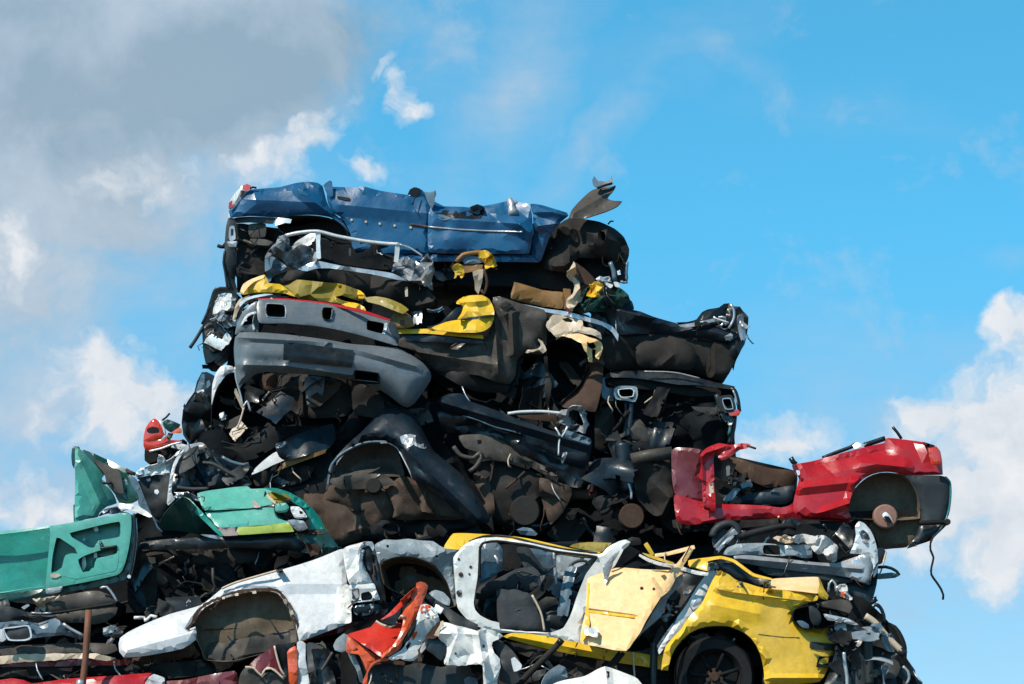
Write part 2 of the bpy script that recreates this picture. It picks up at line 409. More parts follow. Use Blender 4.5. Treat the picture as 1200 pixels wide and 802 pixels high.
    if not snap: REG.setdefault(root_of(parent), []).append((out, hs, np.array(P2), np.array([v.y for v in V])))
    return o
def hsh(i, j, k):
    v = math.sin(i*127.1+j*311.7+k*74.7)*43758.5453
    return v-math.floor(v)
def facets(x, y, cs, sd):
    """height of a creased sheet: random heights joined by flat triangles"""
    wx = noise.noise(Vector((x/cs*.8, y/cs*.8, sd+.5)))*.7; wy = noise.noise(Vector((x/cs*.8, y/cs*.8, sd+40.5)))*.7
    u = x/cs+wx+.3*y/cs; v = y/cs+wy
    i, j = math.floor(u), math.floor(v); a, b = u-i, v-j
    h00, h10, h01, h11 = hsh(i, j, sd), hsh(i+1, j, sd), hsh(i, j+1, sd), hsh(i+1, j+1, sd)
    if hsh(i, j, sd+3) > .5:
        if a > b: return h00+(h10-h00)*a+(h11-h10)*b
        return h00+(h01-h00)*b+(h11-h01)*a
    if a+b < 1: return h00+(h10-h00)*a+(h01-h00)*b
    return h11+(h01-h11)*(1-a)+(h10-h11)*(1-b)
def strip(pts, w):
    """outline of a band of width w px along a polyline (w may be a list)"""
    ws = w if isinstance(w, (list, tuple)) else [w]*len(pts)
    l, r = [], []
    for i, p in enumerate(pts):
        a = pts[max(i-1, 0)]; b = pts[min(i+1, len(pts)-1)]
        dx, dy = b[0]-a[0], b[1]-a[1]; L = math.hypot(dx, dy)+1e-9
        nx, ny = -dy/L*ws[i]/2, dx/L*ws[i]/2
        l.append((p[0]+nx, p[1]+ny)); r.append((p[0]-nx, p[1]-ny))
    return l+r[::-1]

def hull(name, mat, parent, outline, Y0, Y1, crumple=.07, cscale=30, res=13, shrink=.94, soft=True, jag=0, label=None, sag=0.0, cap=True):
    """closed crushed volume: crumpled front face + sides running straight back to Y1"""
    SEED[0] += 7; sd = SEED[0]; rnd = random.Random(sd)
    out = (smooth_poly if soft else hard_poly)(outline, step=res)
    if jag: out = [(x+jag*noise.noise(Vector((x*.13, y*.13, sd))), y+jag*noise.noise(Vector((x*.13, y*.13, sd+33)))) for x, y in out]
    n = len(out)
    xs = [p[0] for p in out]; ys = [p[1] for p in out]
    cand = []; y = min(ys)+res/2; r = 0
    while y < max(ys):
        x = min(xs)+(res/2 if r % 2 else 0)
        while x < max(xs):
            p = (x+rnd.uniform(-.3, .3)*res, y+rnd.uniform(-.3, .3)*res)
            if inside(p, out): cand.append(p)
            x += res
        y += res*.87; r += 1
    if cand:
        dd = dist_edges(cand, [out]); cand = [p for p, d in zip(cand, dd) if d > res*.5]
    pts = out+cand
    vo, eo, fo, _, _, _ = delaunay_2d_cdt([Vector(p) for p in pts], [(i, (i+1) % n) for i in range(n)], [], 0, 1e-5, False)
    P2 = [(v.x, v.y) for v in vo]
    F = [list(t) for t in fo if inside((sum(P2[i][0] for i in t)/3, sum(P2[i][1] for i in t)/3), out)]
    d = dist_edges(P2, [out])
    def disp(x, y, k): return noise.noise(Vector((x/cscale, y/cscale, sd+k)))
    V = []
    for (x, y), de in zip(P2, d):
        u = min(de/(res*1.2), 1)
        V.append(P(x, y, Y0 + crumple*u*(disp(x, y, 0)*1.3+abs(disp(x*1.7, y*1.7, 4))*1.6)))
    nf = len(V); faces = [list(f) for f in F]
    # orient front
    if faces:
        a, b, c = (V[i] for i in faces[0][:3])
        if (b-a).cross(c-a).y > 0: faces = [f[::-1] for f in faces]
    # side rings: vertices 0..n-1 are the outline
    cx = sum(V[i].x for i in range(n))/n; cz = sum(V[i].z for i in range(n))/n
    rings = [list(range(n))]
    K = max(2, int((Y1-Y0)/.22))
    for k in range(1, K+1):
        t = k/K; ring = []
        for i in range(n):
            v = V[i]; s = 1-(1-shrink)*t
            nz = crumple*.9*(noise.noise(Vector((v.x*3, k*.9, v.z*3+sd))))
            ring.append(len(V))
            V.append(Vector((cx+(v.x-cx)*s+nz, Y0+(Y1-Y0)*t, cz+(v.z-cz)*s+nz*.8-sag*t)))
        rings.append(ring)
    area = sum(V[i].x*V[(i+1) % n].z-V[(i+1) % n].x*V[i].z for i in range(n))
    for k in range(K):
        a, b = rings[k], rings[k+1]
        for i in range(n):
            j = (i+1) % n
            f = [a[i], b[i], b[j], a[j]]
            faces.append(f if area < 0 else f[::-1])
    # back cap fan
    cc = len(V); V.append(Vector((cx, Y1, cz)))
    for i in range(n): faces.append([rings[-1][i], cc, rings[-1][(i+1) % n]])
    o = mesh_obj(name, V, faces, mat, parent, True, label=label)
    es = o.modifiers.new('sharp', 'EDGE_SPLIT'); es.split_angle = math.radians(62)
    return o

def tube(name, mat, parent, pts, r, Y=None, seg=8, smooth_path=True, label=None, taper=None):
    """round bar / cable through survey points (px,py[,Y])"""
    p3 = [(a[0], a[1], a[2] if len(a) > 2 else Y) for a in pts]
    if smooth_path: p3 = smooth_poly(p3, False, 5.0)
    sn = SNAP_T.get(name, 0)
    if sn and parent is not None:
        sf = surf(parent, [(p[0], p[1]) for p in p3]); last = next((v for v in sf if v is not None), None)
        if last is not None:
            p4 = []
            for p, v in zip(p3, sf):
                if v is not None: last = v
                p4.append((p[0], p[1], last-sn))
            p3 = p4
    W = [P(*p) for p in p3]
    return tube3(name, mat, parent, W, r, seg, label, taper)
def tube3(name, mat, parent, W, r, seg=8, label=None, taper=None):
    V = []; F = []
    up = Vector((0.13, 0.2, 1)).normalized()
    for i, p in enumerate(W):
        t = (W[min(i+1, len(W)-1)]-W[max(i-1, 0)]).normalized()
        a = t.cross(up)
        if a.length < .1: a = t.cross(Vector((1, 0, 0)))
        a.normalize(); b = t.cross(a)
        rr = r if taper is None else r*(1+(taper-1)*i/(len(W)-1))
        for k in range(seg):
            an = 2*PI*k/seg; V.append(p+a*math.cos(an)*rr+b*math.sin(an)*rr)
    for i in range(len(W)-1):
        for k in range(seg):
            F.append([i*seg+k, i*seg+(k+1) % seg, (i+1)*seg+(k+1) % seg, (i+1)*seg+k])
    F.append(list(range(seg))[::-1]); F.append([(len(W)-1)*seg+k for k in range(seg)])
    return mesh_obj(name, V, F, mat, parent, True, label=label)

def recess(name, mat, parent, outline, Y, depth, crumple=.02, soft=True, res=7, inward=.93, label=None, slope=(0,0)):
    """pocket: walls running back from an opening, closed by a dented back wall"""
    SEED[0] += 7; sd = SEED[0]
    out = (smooth_poly if soft else hard_poly)(outline, step=res)
    n = len(out)
    cxp = sum(p[0] for p in out)/n; cyp = sum(p[1] for p in out)/n
    def YY(x, y): return Y+slope[0]*(x-cxp)/PPM-slope[1]*(y-cyp)/PPM
    ring0 = [P(x, y, YY(x, y)) for x, y in out]
    c = sum(ring0, Vector())/n
    V = list(ring0); F = []
    K = 4
    for k in range(1, K+1):
        t = k/K
        for v in ring0:
            s = 1-(1-inward)*t*t
            w = Vector((c.x+(v.x-c.x)*s, v.y+depth*t, c.z+(v.z-c.z)*s))
            w.x += crumple*noise.noise(Vector((v.x*5, k, v.z*5+sd))); V.append(w)
    for k in range(K):
        for i in range(n):
            j = (i+1) % n; F.append([k*n+i, k*n+j, (k+1)*n+j, (k+1)*n+i])
    # back wall: concentric rings
    last = [V[K*n+i] for i in range(n)]
    R = 4; prev = [K*n+i for i in range(n)]
    cb = sum(last, Vector())/n
    for r in range(1, R):
        cur = []
        for v in last:
            w = v.lerp(cb, r/R); w.y += crumple*2.2*noise.noise(Vector((w.x*6, w.z*6, sd)))-depth*.15*math.sin(r/R*1.5); cur.append(len(V)); V.append(w)
        for i in range(n):
            j = (i+1) % n; F.append([prev[i], prev[j], cur[j], cur[i]])
        prev = cur
    ci = len(V); V.append(cb+Vector((0, -depth*.15, 0)))
    for i in range(n): F.append([prev[i], prev[(i+1) % n], ci])
    return mesh_obj(name, V, F, mat, parent, True, thick=.004, label=label, offset=0)

def rim_ring(name, mat, parent, outline, w, Y, depth=.03, **k):
    """raised frame following an outline"""
    cx = sum(p[0] for p in outline)/len(outline); cy = sum(p[1] for p in outline)/len(outline)
    inner = []
    for x, y in outline:
        L = math.hypot(x-cx, y-cy)+1e-6; s = max(.2, 1-w/L); inner.append((cx+(x-cx)*s, cy+(y-cy)*s))
    return sheet(name, mat, parent, outline, Y, holes=[inner], bulge=.0, crumple=.004, thick=depth, res=4, **k)

def disc(name, mat, parent, c, r, Y, thick=.04, prof=None, seg=36, label=None, tilt=(0, 0)):
    """lathe about the car's axle direction; prof = [(radius m, y offset)]"""
    if SNAP_T.get(name, 0):
        v = surf(parent, [c])[0]
        if v is not None: Y = v-SNAP_T[name]
    C0 = P(c[0], c[1], Y); rm = r/PPM
    prof = prof or [(0, -thick), (rm*.9, -thick), (rm, -thick*.7), (rm, thick)]
    V = []; F = []
    for (a, yy) in prof:
        for k in range(seg):
            an = 2*PI*k/seg; V.append(C0+Vector((a*math.cos(an), yy+tilt[0]*a*math.cos(an)+tilt[1]*a*math.sin(an), a*math.sin(an))))
    for i in range(len(prof)-1):
        for k in range(seg):
            j = (k+1) % seg; F.append([i*seg+k, i*seg+j, (i+1)*seg+j, (i+1)*seg+k])
    o = mesh_obj(name, V, F, mat, parent, True, label=label)
    es = o.modifiers.new('sharp', 'EDGE_SPLIT'); es.split_angle = math.radians(35)
    return o

def debris(parent, poly, Y0, Y1, n, mats, seed, kinds=('torn_strip', 'pipe', 'bracket', 'cable', 'cable', 'torn_plate', 'torn_plate'), size=1.0, maxpart=99):
    """broken fittings of a wreck, jumbled between Y0 and Y1; each is a mesh of its own"""
    rnd = random.Random(seed); n = max(3, int(n*.62))
    xs = [p[0] for p in poly]; ys = [p[1] for p in poly]
    made = 0
    while made < n:
        x, y = rnd.uniform(min(xs), max(xs)), rnd.uniform(min(ys), max(ys))
        if not inside((x, y), poly): continue
        made += 1
        Y = rnd.uniform(Y0, Y1); kd = rnd.choice(kinds); mt = rnd.choice(mats)
        c = P(x, y, Y)
        an = rnd.gauss(0.0, .7) if rnd.random() < .6 else rnd.uniform(0, PI)
        L = rnd.uniform(.10, .42)*size
        dirv = Vector((math.cos(an), rnd.uniform(-.35, .35), math.sin(an))).normalized()
        def keep(pts):  # stay near its own wreck: pull stray points back
            return [c.lerp(p, .999) for p in pts]
        if kd in ('pipe', 'cable'):
            k = 6; W = []
            side = dirv.cross(Vector((0, 1, 0))).normalized()
            bend = rnd.uniform(-.4, .4)*L
            for i in range(k+1):
                t = i/k-.5
                W.append(c+dirv*L*t+side*bend*(1-4*t*t)+Vector((rnd.gauss(0, .012), rnd.gauss(0, .012), rnd.gauss(0, .012))))
            W2 = [tuple(p) for p in W]; W2 = [Vector(p) for p in smooth_poly(W2, False, .03)] if kd == 'cable' else W
            tube3(kd, mt, parent, W2, (rnd.uniform(.010, .022) if kd == 'pipe' else rnd.uniform(.004, .007)), 7)
        elif kd in ('torn_strip', 'bracket'):
            k = 7; w = rnd.uniform(.018, .06)*size; V = []; F = []
            tw = rnd.uniform(-2.2, 2.2); a0 = rnd.uniform(0, 6.28); bend = rnd.uniform(-.5, .5)*L
            side = dirv.cross(Vector((0, 1, 0))).normalized()
            for i in range(k+1):
                t = i/k-.5
                p = c+dirv*L*t+side*bend*(1-4*t*t)
                a = a0+tw*t; u = side*math.cos(a)+Vector((0, 1, 0))*math.sin(a)
                v2 = dirv.cross(u).normalized(); wj = w*(1+rnd.uniform(-.35, .35))
                V += [p-u*wj+v2*w*.35, p-u*wj*.75, p+u*wj*.75, p+u*wj+v2*w*(.35 if kd == 'bracket' else -.2)]
            for i in range(k):
                for j in range(3): F.append([i*4+j, i*4+j+1, i*4+j+5, i*4+j+4])
            o = mesh_obj(kd, V, F, mt, parent, False, thick=.004, offset=0)
        else:
            A_, B_ = rnd.uniform(.10, .30)*size, rnd.uniform(.05, .16)*size
            nrm = Vector((rnd.uniform(-.7, .7), -1, rnd.uniform(-.2, .9))).normalized()
            u = nrm.cross(Vector((0, 0, 1))).normalized(); v2 = nrm.cross(u)
            ca, sa = math.cos(an), math.sin(an); u, v2 = u*ca+v2*sa, v2*ca-u*sa
            cv = rnd.uniform(-1.6, 1.6); cw = rnd.uniform(-.8, .8); sk = rnd.uniform(-.5, .5); so_ = rnd.uniform(0, 99)
            NU, NV = 12, 7; V = []; F = []
            for i in range(NU+1):
                for j in range(NV+1):
                    a, b = i/NU*2-1, j/NV*2-1
                    jag_ = 1+.13*noise.noise(Vector((a*2.3, b*2.3, so_)))
                    aa, bb = a*A_*jag_, b*B_*jag_*(1-.3*a*sk)
                    h = cv*aa*aa*1.2+cw*bb*bb*4+.05*size*(facets(a*1.4, b*1.1, 1.0, so_)-.5)
                    V.append(c+u*(aa+bb*sk)+v2*bb+nrm*h)
            cut = rnd.sample(range(NU), 2)
            for i in range(NU):
                for j in range(NV):
                    if j == NV-1 and i in cut: continue
                    F.append([i*(NV+1)+j, (i+1)*(NV+1)+j, (i+1)*(NV+1)+j+1, i*(NV+1)+j+1])
            o = mesh_obj(kd, V, F, mt, parent, True, thick=.005, offset=0)
            es = o.modifiers.new('sharp', 'EDGE_SPLIT'); es.split_angle = math.radians(40)
DARKS = ['underdark', 'underdark', 'black', 'navy', 'under', 'black', 'greydark', 'rubber', 'underdark', 'taupe']

# ------------------------------------------------------------------ sky, sun, ground
SUN_EL, SUN_AZ = math.radians(48), math.radians(222)   # azimuth clockwise from +Y (north); from the left, a little in front
w = D.worlds.new('World'); bpy.context.scene.world = w; w.use_nodes = True
nt = w.node_tree; nt.nodes.clear()
wo = nn(nt, 'ShaderNodeOutputWorld'); bg = nn(nt, 'ShaderNodeBackground'); nt.links.new(bg.outputs[0], wo.inputs[0])
tc = nn(nt, 'ShaderNodeTexCoord')
sky = nn(nt, 'ShaderNodeTexSky', sky_type='NISHITA'); sky.sun_disc = False
sky.sun_elevation = SUN_EL; sky.sun_rotation = SUN_AZ; sky.air_density = 1.0; sky.dust_density = .3; sky.ozone_density = 1.6
sp = nn(nt, 'ShaderNodeSeparateXYZ'); nt.links.new(tc.outputs['Generated'], sp.inputs[0])
# clear deep sky: read the gradient a little higher up than the true elevation
cz = nn(nt, 'ShaderNodeCombineXYZ'); nt.links.new(sp.outputs[0], cz.inputs[0]); nt.links.new(sp.outputs[1], cz.inputs[1])
nt.links.new(mth(nt, 'ADD', mth(nt, 'MULTIPLY', sp.outputs[2], 1.3), .16), cz.inputs[2])
nv = nn(nt, 'ShaderNodeVectorMath', operation='NORMALIZE'); nt.links.new(cz.outputs[0], nv.inputs[0])
nt.links.new(nv.outputs[0], sky.inputs['Vector'])
hs = nn(nt, 'ShaderNodeHueSaturation'); setin(hs, Hue=.485, Saturation=1.08, Value=2.0); nt.links.new(sky.outputs[0], hs.inputs['Color'])
# angular coordinates, 50 units per degree
az = mth(nt, 'MULTIPLY', mth(nt, 'ARCTAN2', sp.outputs[0], sp.outputs[1]), 50*180/PI)
el = mth(nt, 'MULTIPLY', mth(nt, 'ARCSINE', sp.outputs[2]), 50*180/PI)
ae = nn(nt, 'ShaderNodeCombineXYZ'); nt.links.new(az, ae.inputs[0]); nt.links.new(el, ae.inputs[1])
def sky_at(px, py):
    r = ray(px, py).normalized()
    return (math.degrees(math.atan2(r.x, r.y))*50, math.degrees(math.asin(r.z))*50)
def wnoise(vec, scale, detail, rough, dist=0):
    return noise_tex(nt, vec, scale, detail, rough, dist)
warp = nn(nt, 'ShaderNodeTexNoise'); setin(warp, Scale=.012, Detail=4, Roughness=.6); nt.links.new(ae.outputs[0], warp.inputs['Vector'])
wv = nn(nt, 'ShaderNodeVectorMath', operation='SCALE'); wv.inputs['Scale'].default_value = 90
ws_ = nn(nt, 'ShaderNodeVectorMath', operation='SUBTRACT'); ws_.inputs[1].default_value = (.5, .5, .5)
nt.links.new(warp.outputs['Color'], ws_.inputs[0]); nt.links.new(ws_.outputs[0], wv.inputs[0])
wa = nn(nt, 'ShaderNodeVectorMath', operation='ADD'); nt.links.new(ae.outputs[0], wa.inputs[0]); nt.links.new(wv.outputs[0], wa.inputs[1])
wf = nn(nt, 'ShaderNodeVectorMath', operation='MULTIPLY'); wf.inputs[1].default_value = (1, 1, 0); nt.links.new(wa.outputs[0], wf.inputs[0])
def blobs(lst):
    acc = None
    for (x, y, rx, ry, rot, wgt) in lst:
        a, e = sky_at(x, y)
        mp = nn(nt, 'ShaderNodeMapping', vector_type='TEXTURE'); mp.inputs['Location'].default_value = (a, e, 0)
        mp.inputs['Rotation'].default_value = (0, 0, math.radians(rot)); mp.inputs['Scale'].default_value = (rx, ry, 1)
        nt.links.new(wf.outputs[0], mp.inputs['Vector'])
        l = nn(nt, 'ShaderNodeVectorMath', operation='LENGTH'); nt.links.new(mp.outputs[0], l.inputs[0])
        v = mth(nt, 'MULTIPLY', mth(nt, 'SUBTRACT', 1.0, l.outputs['Value'], True), wgt)
        acc = v if acc is None else mth(nt, 'MAXIMUM', acc, v)
    return acc
n_big = wnoise(ae.outputs[0], .008, 7, .62, .3); n_fine = wnoise(wf.outputs[0], .020, 7, .54, .1)
n_str = nn(nt, 'ShaderNodeMapping'); n_str.inputs['Scale'].default_value = (.004, .012, 1); n_str.inputs['Rotation'].default_value = (0, 0, .5)
nt.links.new(ae.outputs[0], n_str.inputs['Vector']); n_wisp = wnoise(n_str.outputs[0], 1.0, 8, .62, .6)
haze = blobs([(60, 240, 420, 360, 0, 1.3), (90, 560, 380, 210, 0, 1.7), (600, 110, 260, 90, 65, 1.1), (520, 60, 120, 120, 0, .5), (700, 160, 240, 40, 50, .9), (850, 60, 120, 30, -30, .8), (960, 480, 220, 150, 0, .75),
              (1130, 600, 330, 230, 0, 1.5), (700, 420, 160, 90, 0, .4), (800, 60, 170, 60, 20, .42), (1000, 130, 200, 50, -10, .25),
              (560, 230, 160, 80, 0, .4), (250, 330, 200, 120, 0, .8), (1120, 430, 120, 80, 0, .6), (1190, 300, 60, 22, 0, .8)])
grey = blobs([(130, 40, 430, 210, 6, 1.7), (330, 40, 190, 130, 12, 1.2), (200, 120, 260, 150, 10, 1.2), (60, 190, 290, 170, 0, 1.4), (-20, 320, 260, 150, 0, 1.0), (-250, 200, 500, 400, 0, 1.7)])
dark = blobs([(250, 95, 300, 100, 8, 1.6), (70, 110, 180, 110, 0, 1.1), (180, 300, 140, 60, -20, .5), (20, 20, 140, 90, 0, .8)])
cum = blobs([(118, 432, 78, 52, 0, 1.7), (150, 466, 110, 58, 0, 1.5), (205, 472, 70, 46, 0, 1.3), (125, 500, 110, 50, 0, 1.0), (360, 165, 70, 40, 30, 1.0), (325, 190, 60, 34, 0, .8), (425, 200, 36, 24, -20, .85), (470, 118, 40, 24, 70, .8), (476, 140, 40, 18, 15, .75), (440, 100, 60, 14, 40, .5),
             (1200, 396, 70, 60, 0, 1.3), (1096, 490, 72, 44, 0, 1.3), (1180, 520, 120, 120, 0, 1.8), (1130, 590, 120, 90, 0, 1.5), (1190, 620, 120, 100, 0, 1.6), (1198, 455, 64, 50, 0, 1.1), (1040, 560, 120, 60, 0, .55),
             (920, 520, 80, 40, 0, 1.1), (30, 600, 160, 60, 0, 1.0), (10, 290, 60, 60, 0, .5), (1060, 650, 90, 40, 0, .7), (1350, 560, 220, 160, 0, 1.6),
             (170, 215, 130, 46, 0, .5), (10, 300, 60, 70, 0, .8)])
hz = mth(nt, 'MULTIPLY', haze, mth(nt, 'MULTIPLY', ramp(nt, mth(nt, 'ADD', mth(nt, 'MULTIPLY', n_wisp, .6), mth(nt, 'MULTIPLY', n_big, .4)), .30, .68).outputs[0], 1.05), True)
ga = ramp(nt, mth(nt, 'ADD', mth(nt, 'MULTIPLY', grey, .75), mth(nt, 'MULTIPLY', mth(nt, 'SUBTRACT', n_big, .5), 1.0)), .06, .50).outputs[0]
ca = ramp(nt, mth(nt, 'ADD', mth(nt, 'MULTIPLY', cum, .8), mth(nt, 'MULTIPLY', mth(nt, 'MULTIPLY', mth(nt, 'SUBTRACT', n_fine, .5), 2.2), mth(nt, 'MULTIPLY', cum, 3.0, True))), .10, .78).outputs[0]
skyc = nn(nt, 'ShaderNodeVectorMath', operation='MULTIPLY'); nt.links.new(hs.outputs[0], skyc.inputs[0]); nt.links.new(ramp(nt, sp.outputs[2], .02, .22, (.78, .84, .82, 1), (.50, 1.21, 1.26, 1)).outputs[0], skyc.inputs[1])
c = mixc(nt, mth(nt, 'MULTIPLY', hz, .85), skyc.outputs[0], (4.4, 5.9, 7.5))
gcol = mixc(nt, ramp(nt, mth(nt, 'ADD', mth(nt, 'MULTIPLY', n_big, .8), mth(nt, 'MULTIPLY', dark, -.35)), .10, .52).outputs[0], (3.2, 4.2, 5.1), (5.6, 6.4, 7.3))
c = mixc(nt, mth(nt, 'MULTIPLY', ga, .86), c, gcol)
ccol = mixc(nt, ramp(nt, mth(nt, 'ADD', mth(nt, 'MULTIPLY', n_fine, .6), mth(nt, 'MULTIPLY', n_big, .4)), .32, .72).outputs[0], (6.2, 6.9, 7.7), (9.2, 9.2, 9.3))
c = mixc(nt, mth(nt, 'MULTIPLY', ca, .95), c, ccol)
# the sky is brightest in the low band with the clouds and deepens towards the zenith
zen = nn(nt, 'ShaderNodeVectorMath', operation='SCALE'); nt.links.new(c, zen.inputs[0])
nt.links.new(ramp(nt, sp.outputs[2], .34, .80, (1,1,1,1), (.22,.22,.22,1)).outputs[0], zen.inputs['Scale'])
nt.links.new(zen.outputs[0], bg.inputs['Color']); bg.inputs['Strength'].default_value = .1

sl = D.lights.new('sun', 'SUN'); so = D.objects.new('sun', sl); COL.objects.link(so)
sl.energy = 5.0; sl.angle = math.radians(.53); sl.color = (1.0, .93, .82)
sd_ = Vector((math.sin(SUN_AZ)*math.cos(SUN_EL), math.cos(SUN_AZ)*math.cos(SUN_EL), math.sin(SUN_EL)))
so.rotation_euler = sd_.to_track_quat('Z', 'Y').to_euler(); so.location = (-10, -15, 20)

gm, gnt, gb = base_mat('dusty gravel ground')
gt = nn(gnt, 'ShaderNodeTexCoord')
g1 = noise_tex(gnt, gt.outputs['Object'], .35, 8, .65); g2 = noise_tex(gnt, gt.outputs['Object'], 22, 6, .7)
gc = mixc(gnt, ramp(gnt, g1, .35, .7).outputs[0], (.10, .085, .065), (.17, .15, .12))
gc = mixc(gnt, mth(gnt, 'MULTIPLY', ramp(gnt, g2, .45, .7).outputs[0], .5), gc, (.05, .045, .04))
gnt.links.new(gc, gb.inputs['Base Color']); setin(gb, Roughness=.95)
gbp = nn(gnt, 'ShaderNodeBump'); setin(gbp, Strength=.6, Distance=.05); gnt.links.new(g2, gbp.inputs['Height']); gnt.links.new(gbp.outputs[0], gb.inputs['Normal'])
V = []; F = []
for i in range(41):
    for j in range(41):
        x = math.copysign(abs((i-20)/20)**3*2500+abs(i-20)*.6, i-20); y = math.copysign(abs((j-20)/20)**3*2500+abs(j-20)*.6, j-20)
        V.append((x, y, .05*noise.noise(Vector((x*.3, y*.3, 0)))-.03))
for i in range(40):
    for j in range(40): F.append((i*41+j, (i+1)*41+j, (i+1)*41+j+1, i*41+j+1))
g = mesh_obj('ground', V, F, gm, None); g['kind'] = 'structure'
sc = bpy.context.scene
sc.view_settings.view_transform = 'Standard'; sc.view_settings.look = 'None'; sc.view_settings.exposure = 0; sc.view_settings.gamma = 1

# =================================================================== TOP OF THE PILE
# ---- the blue car lying on top
t = blue = thing('crushed_car', 'crushed blue car without roof or wheels, lying along the very top of the scrap pile', 'wrecked car', (480, 340), .0)
hull('floor_shell', 'underdark', t, q('272,262 330,268 400,255 500,262 640,262 700,262 728,290 730,325 690,345 640,338 560,334 480,330 400,340 300,345 274,320'), .16, 1.5, crumple=.09)
sheet('quarter_panel', 'blue', t, z('A', '228,262 232,232 246,205 262,188 300,152 330,130 400,124 470,118 540,100 600,92 650,98 672,112 690,180 715,232 758,268 800,335 770,300 735,272 700,258 650,250 600,248 540,252 455,260 330,254'), .0,
      bulge=.10, edge=20, crumple=.02, cscale=40, folds=[(*z('A','300,175')[0], *z('A','660,190')[0], .03, 12), (*z('A','560,130')[0], *z('A','690,230')[0], .05, 9)])
sheet('fuel_flap', 'blue', t, z('A', '556,118 600,104 628,112 634,140 610,158 570,150'), -.115, bulge=.012, edge=3, crumple=.006)
sheet('door', 'blue', t, z('A', '692,112 712,116 840,120 856,112 940,134 1075,154 1085,128 1110,118 1140,132 1165,168 1180,240 1172,300 1172,436 1100,430 960,440 820,410 802,335 765,265 716,235 694,180'), -.01,
      bulge=.09, edge=14, crumple=.022, cscale=44, folds=[(*z('A','760,200')[0], *z('A','1160,240')[0], .03, 14)])
sheet('door', 'blue', t, z('B', '170,168 184,200 200,187 240,207 330,210 375,214 450,202 500,192 540,182 575,178 590,187 640,197 653,240 658,330 648,400 640,430 400,432 178,424 166,300'), -.03,
      bulge=.08, edge=12, crumple=.055, cscale=46, folds=[(*z('B','200,265')[0], *z('B','600,290')[0], .035, 10), (*z('B','480,200')[0], *z('B','640,330')[0], .06, 12)])
sheet('torn_hole', 'black', t, z('B', '330,232 420,212 432,228 410,262 300,262 200,240 230,225'), -.118, bulge=.0, crumple=.01, jag=1.2)
sheet('paint_scar', 'bluegrey', t, z('B', '365,210 400,202 430,212 420,236 395,248 372,236'), -.13, bulge=.01, crumple=.012, jag=1)
sheet('paint_scar', 'bluegrey', t, z('B', '215,246 270,252 275,268 225,272'), -.125, bulge=.005, crumple=.006, jag=1)
tube('door_trim', 'silver', t, z('B', '168,304 300,316 450,324 608,328'), .009, Y=-.135)
tube('trim_end', 'rustbrown', t, z('B', '84,292 120,298 168,304'), .011, Y=-.12)
sheet('sill', 'blue', t, z('B', '-40,418 60,436 178,434 400,440 640,434 690,458 684,470 500,468 190,466 60,462'), .0, bulge=.04, edge=5, crumple=.012)
sheet('fender', 'blue', t, z('B', '646,196 700,202 760,220 818,238 825,252 780,290 742,340 718,400 694,466 655,456 652,400 662,330 656,240'), -.02,
      bulge=.09, edge=12, crumple=.06, cscale=34, folds=[(*z('B','690,215')[0], *z('B','800,250')[0], .07, 10), (*z('B','680,300')[0], *z('B','760,290')[0], .05, 9)])
sheet('torn_flap', 'taupe', t, z('B', '826,262 840,225 870,190 920,142 950,126 1000,122 1046,110 1030,140 1008,172 1040,182 1076,184 1052,208 1000,232 940,252 900,264 860,268'), -.12,
      bulge=.0, crumple=.03, slope=(-.3, .9), cscale=24, folds=[(*z('B','850,240')[0], *z('B','1040,130')[0], .05, 8)], thick=.01)
sheet('flap_tip', 'bluegrey', t, z('B', '936,84 946,66 962,88 1000,92 1020,84 1028,62 1036,100 1000,120 962,126 940,108'), -.15, bulge=0, crumple=.02, soft=False, slope=(0, .5))
tube('flap_hinge', 'underdark', t, z('B', '960,122 1000,108 1030,100'), .012, Y=-.17)
sheet('engine_bay_side', 'under', t, z('B', '780,292 826,264 900,268 970,280 1040,312 1085,352 1110,410 1108,440 1098,470 1094,562 1060,560 1030,545 1026,490 1000,456 870,450 850,470 840,520 700,500 700,450 718,400 742,340'), .06,
      holes=[z('B', '962,322 992,326 1000,345 992,374 966,356')], bulge=.08, edge=18, crumple=.07, cscale=26, folds=[(*z('B','800,300')[0], *z('B','1080,380')[0], .07, 12), (*z('B','830,320')[0], *z('B','830,470')[0], .06, 8)])
sheet('strut_tower', 'underdark', t, z('B', '1056,352 1085,360 1106,410 1100,440 1075,420'), .0, bulge=.0, crumple=.02)
sheet('engine_bay_floor', 'void', t, z('B', '840,452 1000,456 1030,500 1030,560 900,570 820,520'), .5, bulge=0, crumple=.05)
tube('radiator_bracket', 'bluegrey', t, z('B', '1020,470 1036,510 1040,556'), .022, Y=.0)
tube('radiator_bracket', 'bluegrey', t, z('B', '1100,470 1096,520 1098,565 1068,560'), .014, Y=.02)
sheet('bay_scrap', 'chrome', t, z('B', '1052,512 1066,506 1070,528 1056,530'), .0, bulge=0, crumple=.01)
tube('hook', 'underdark', t, z('B', '1010,292 1022,278 1036,278'), .008, Y=.0)
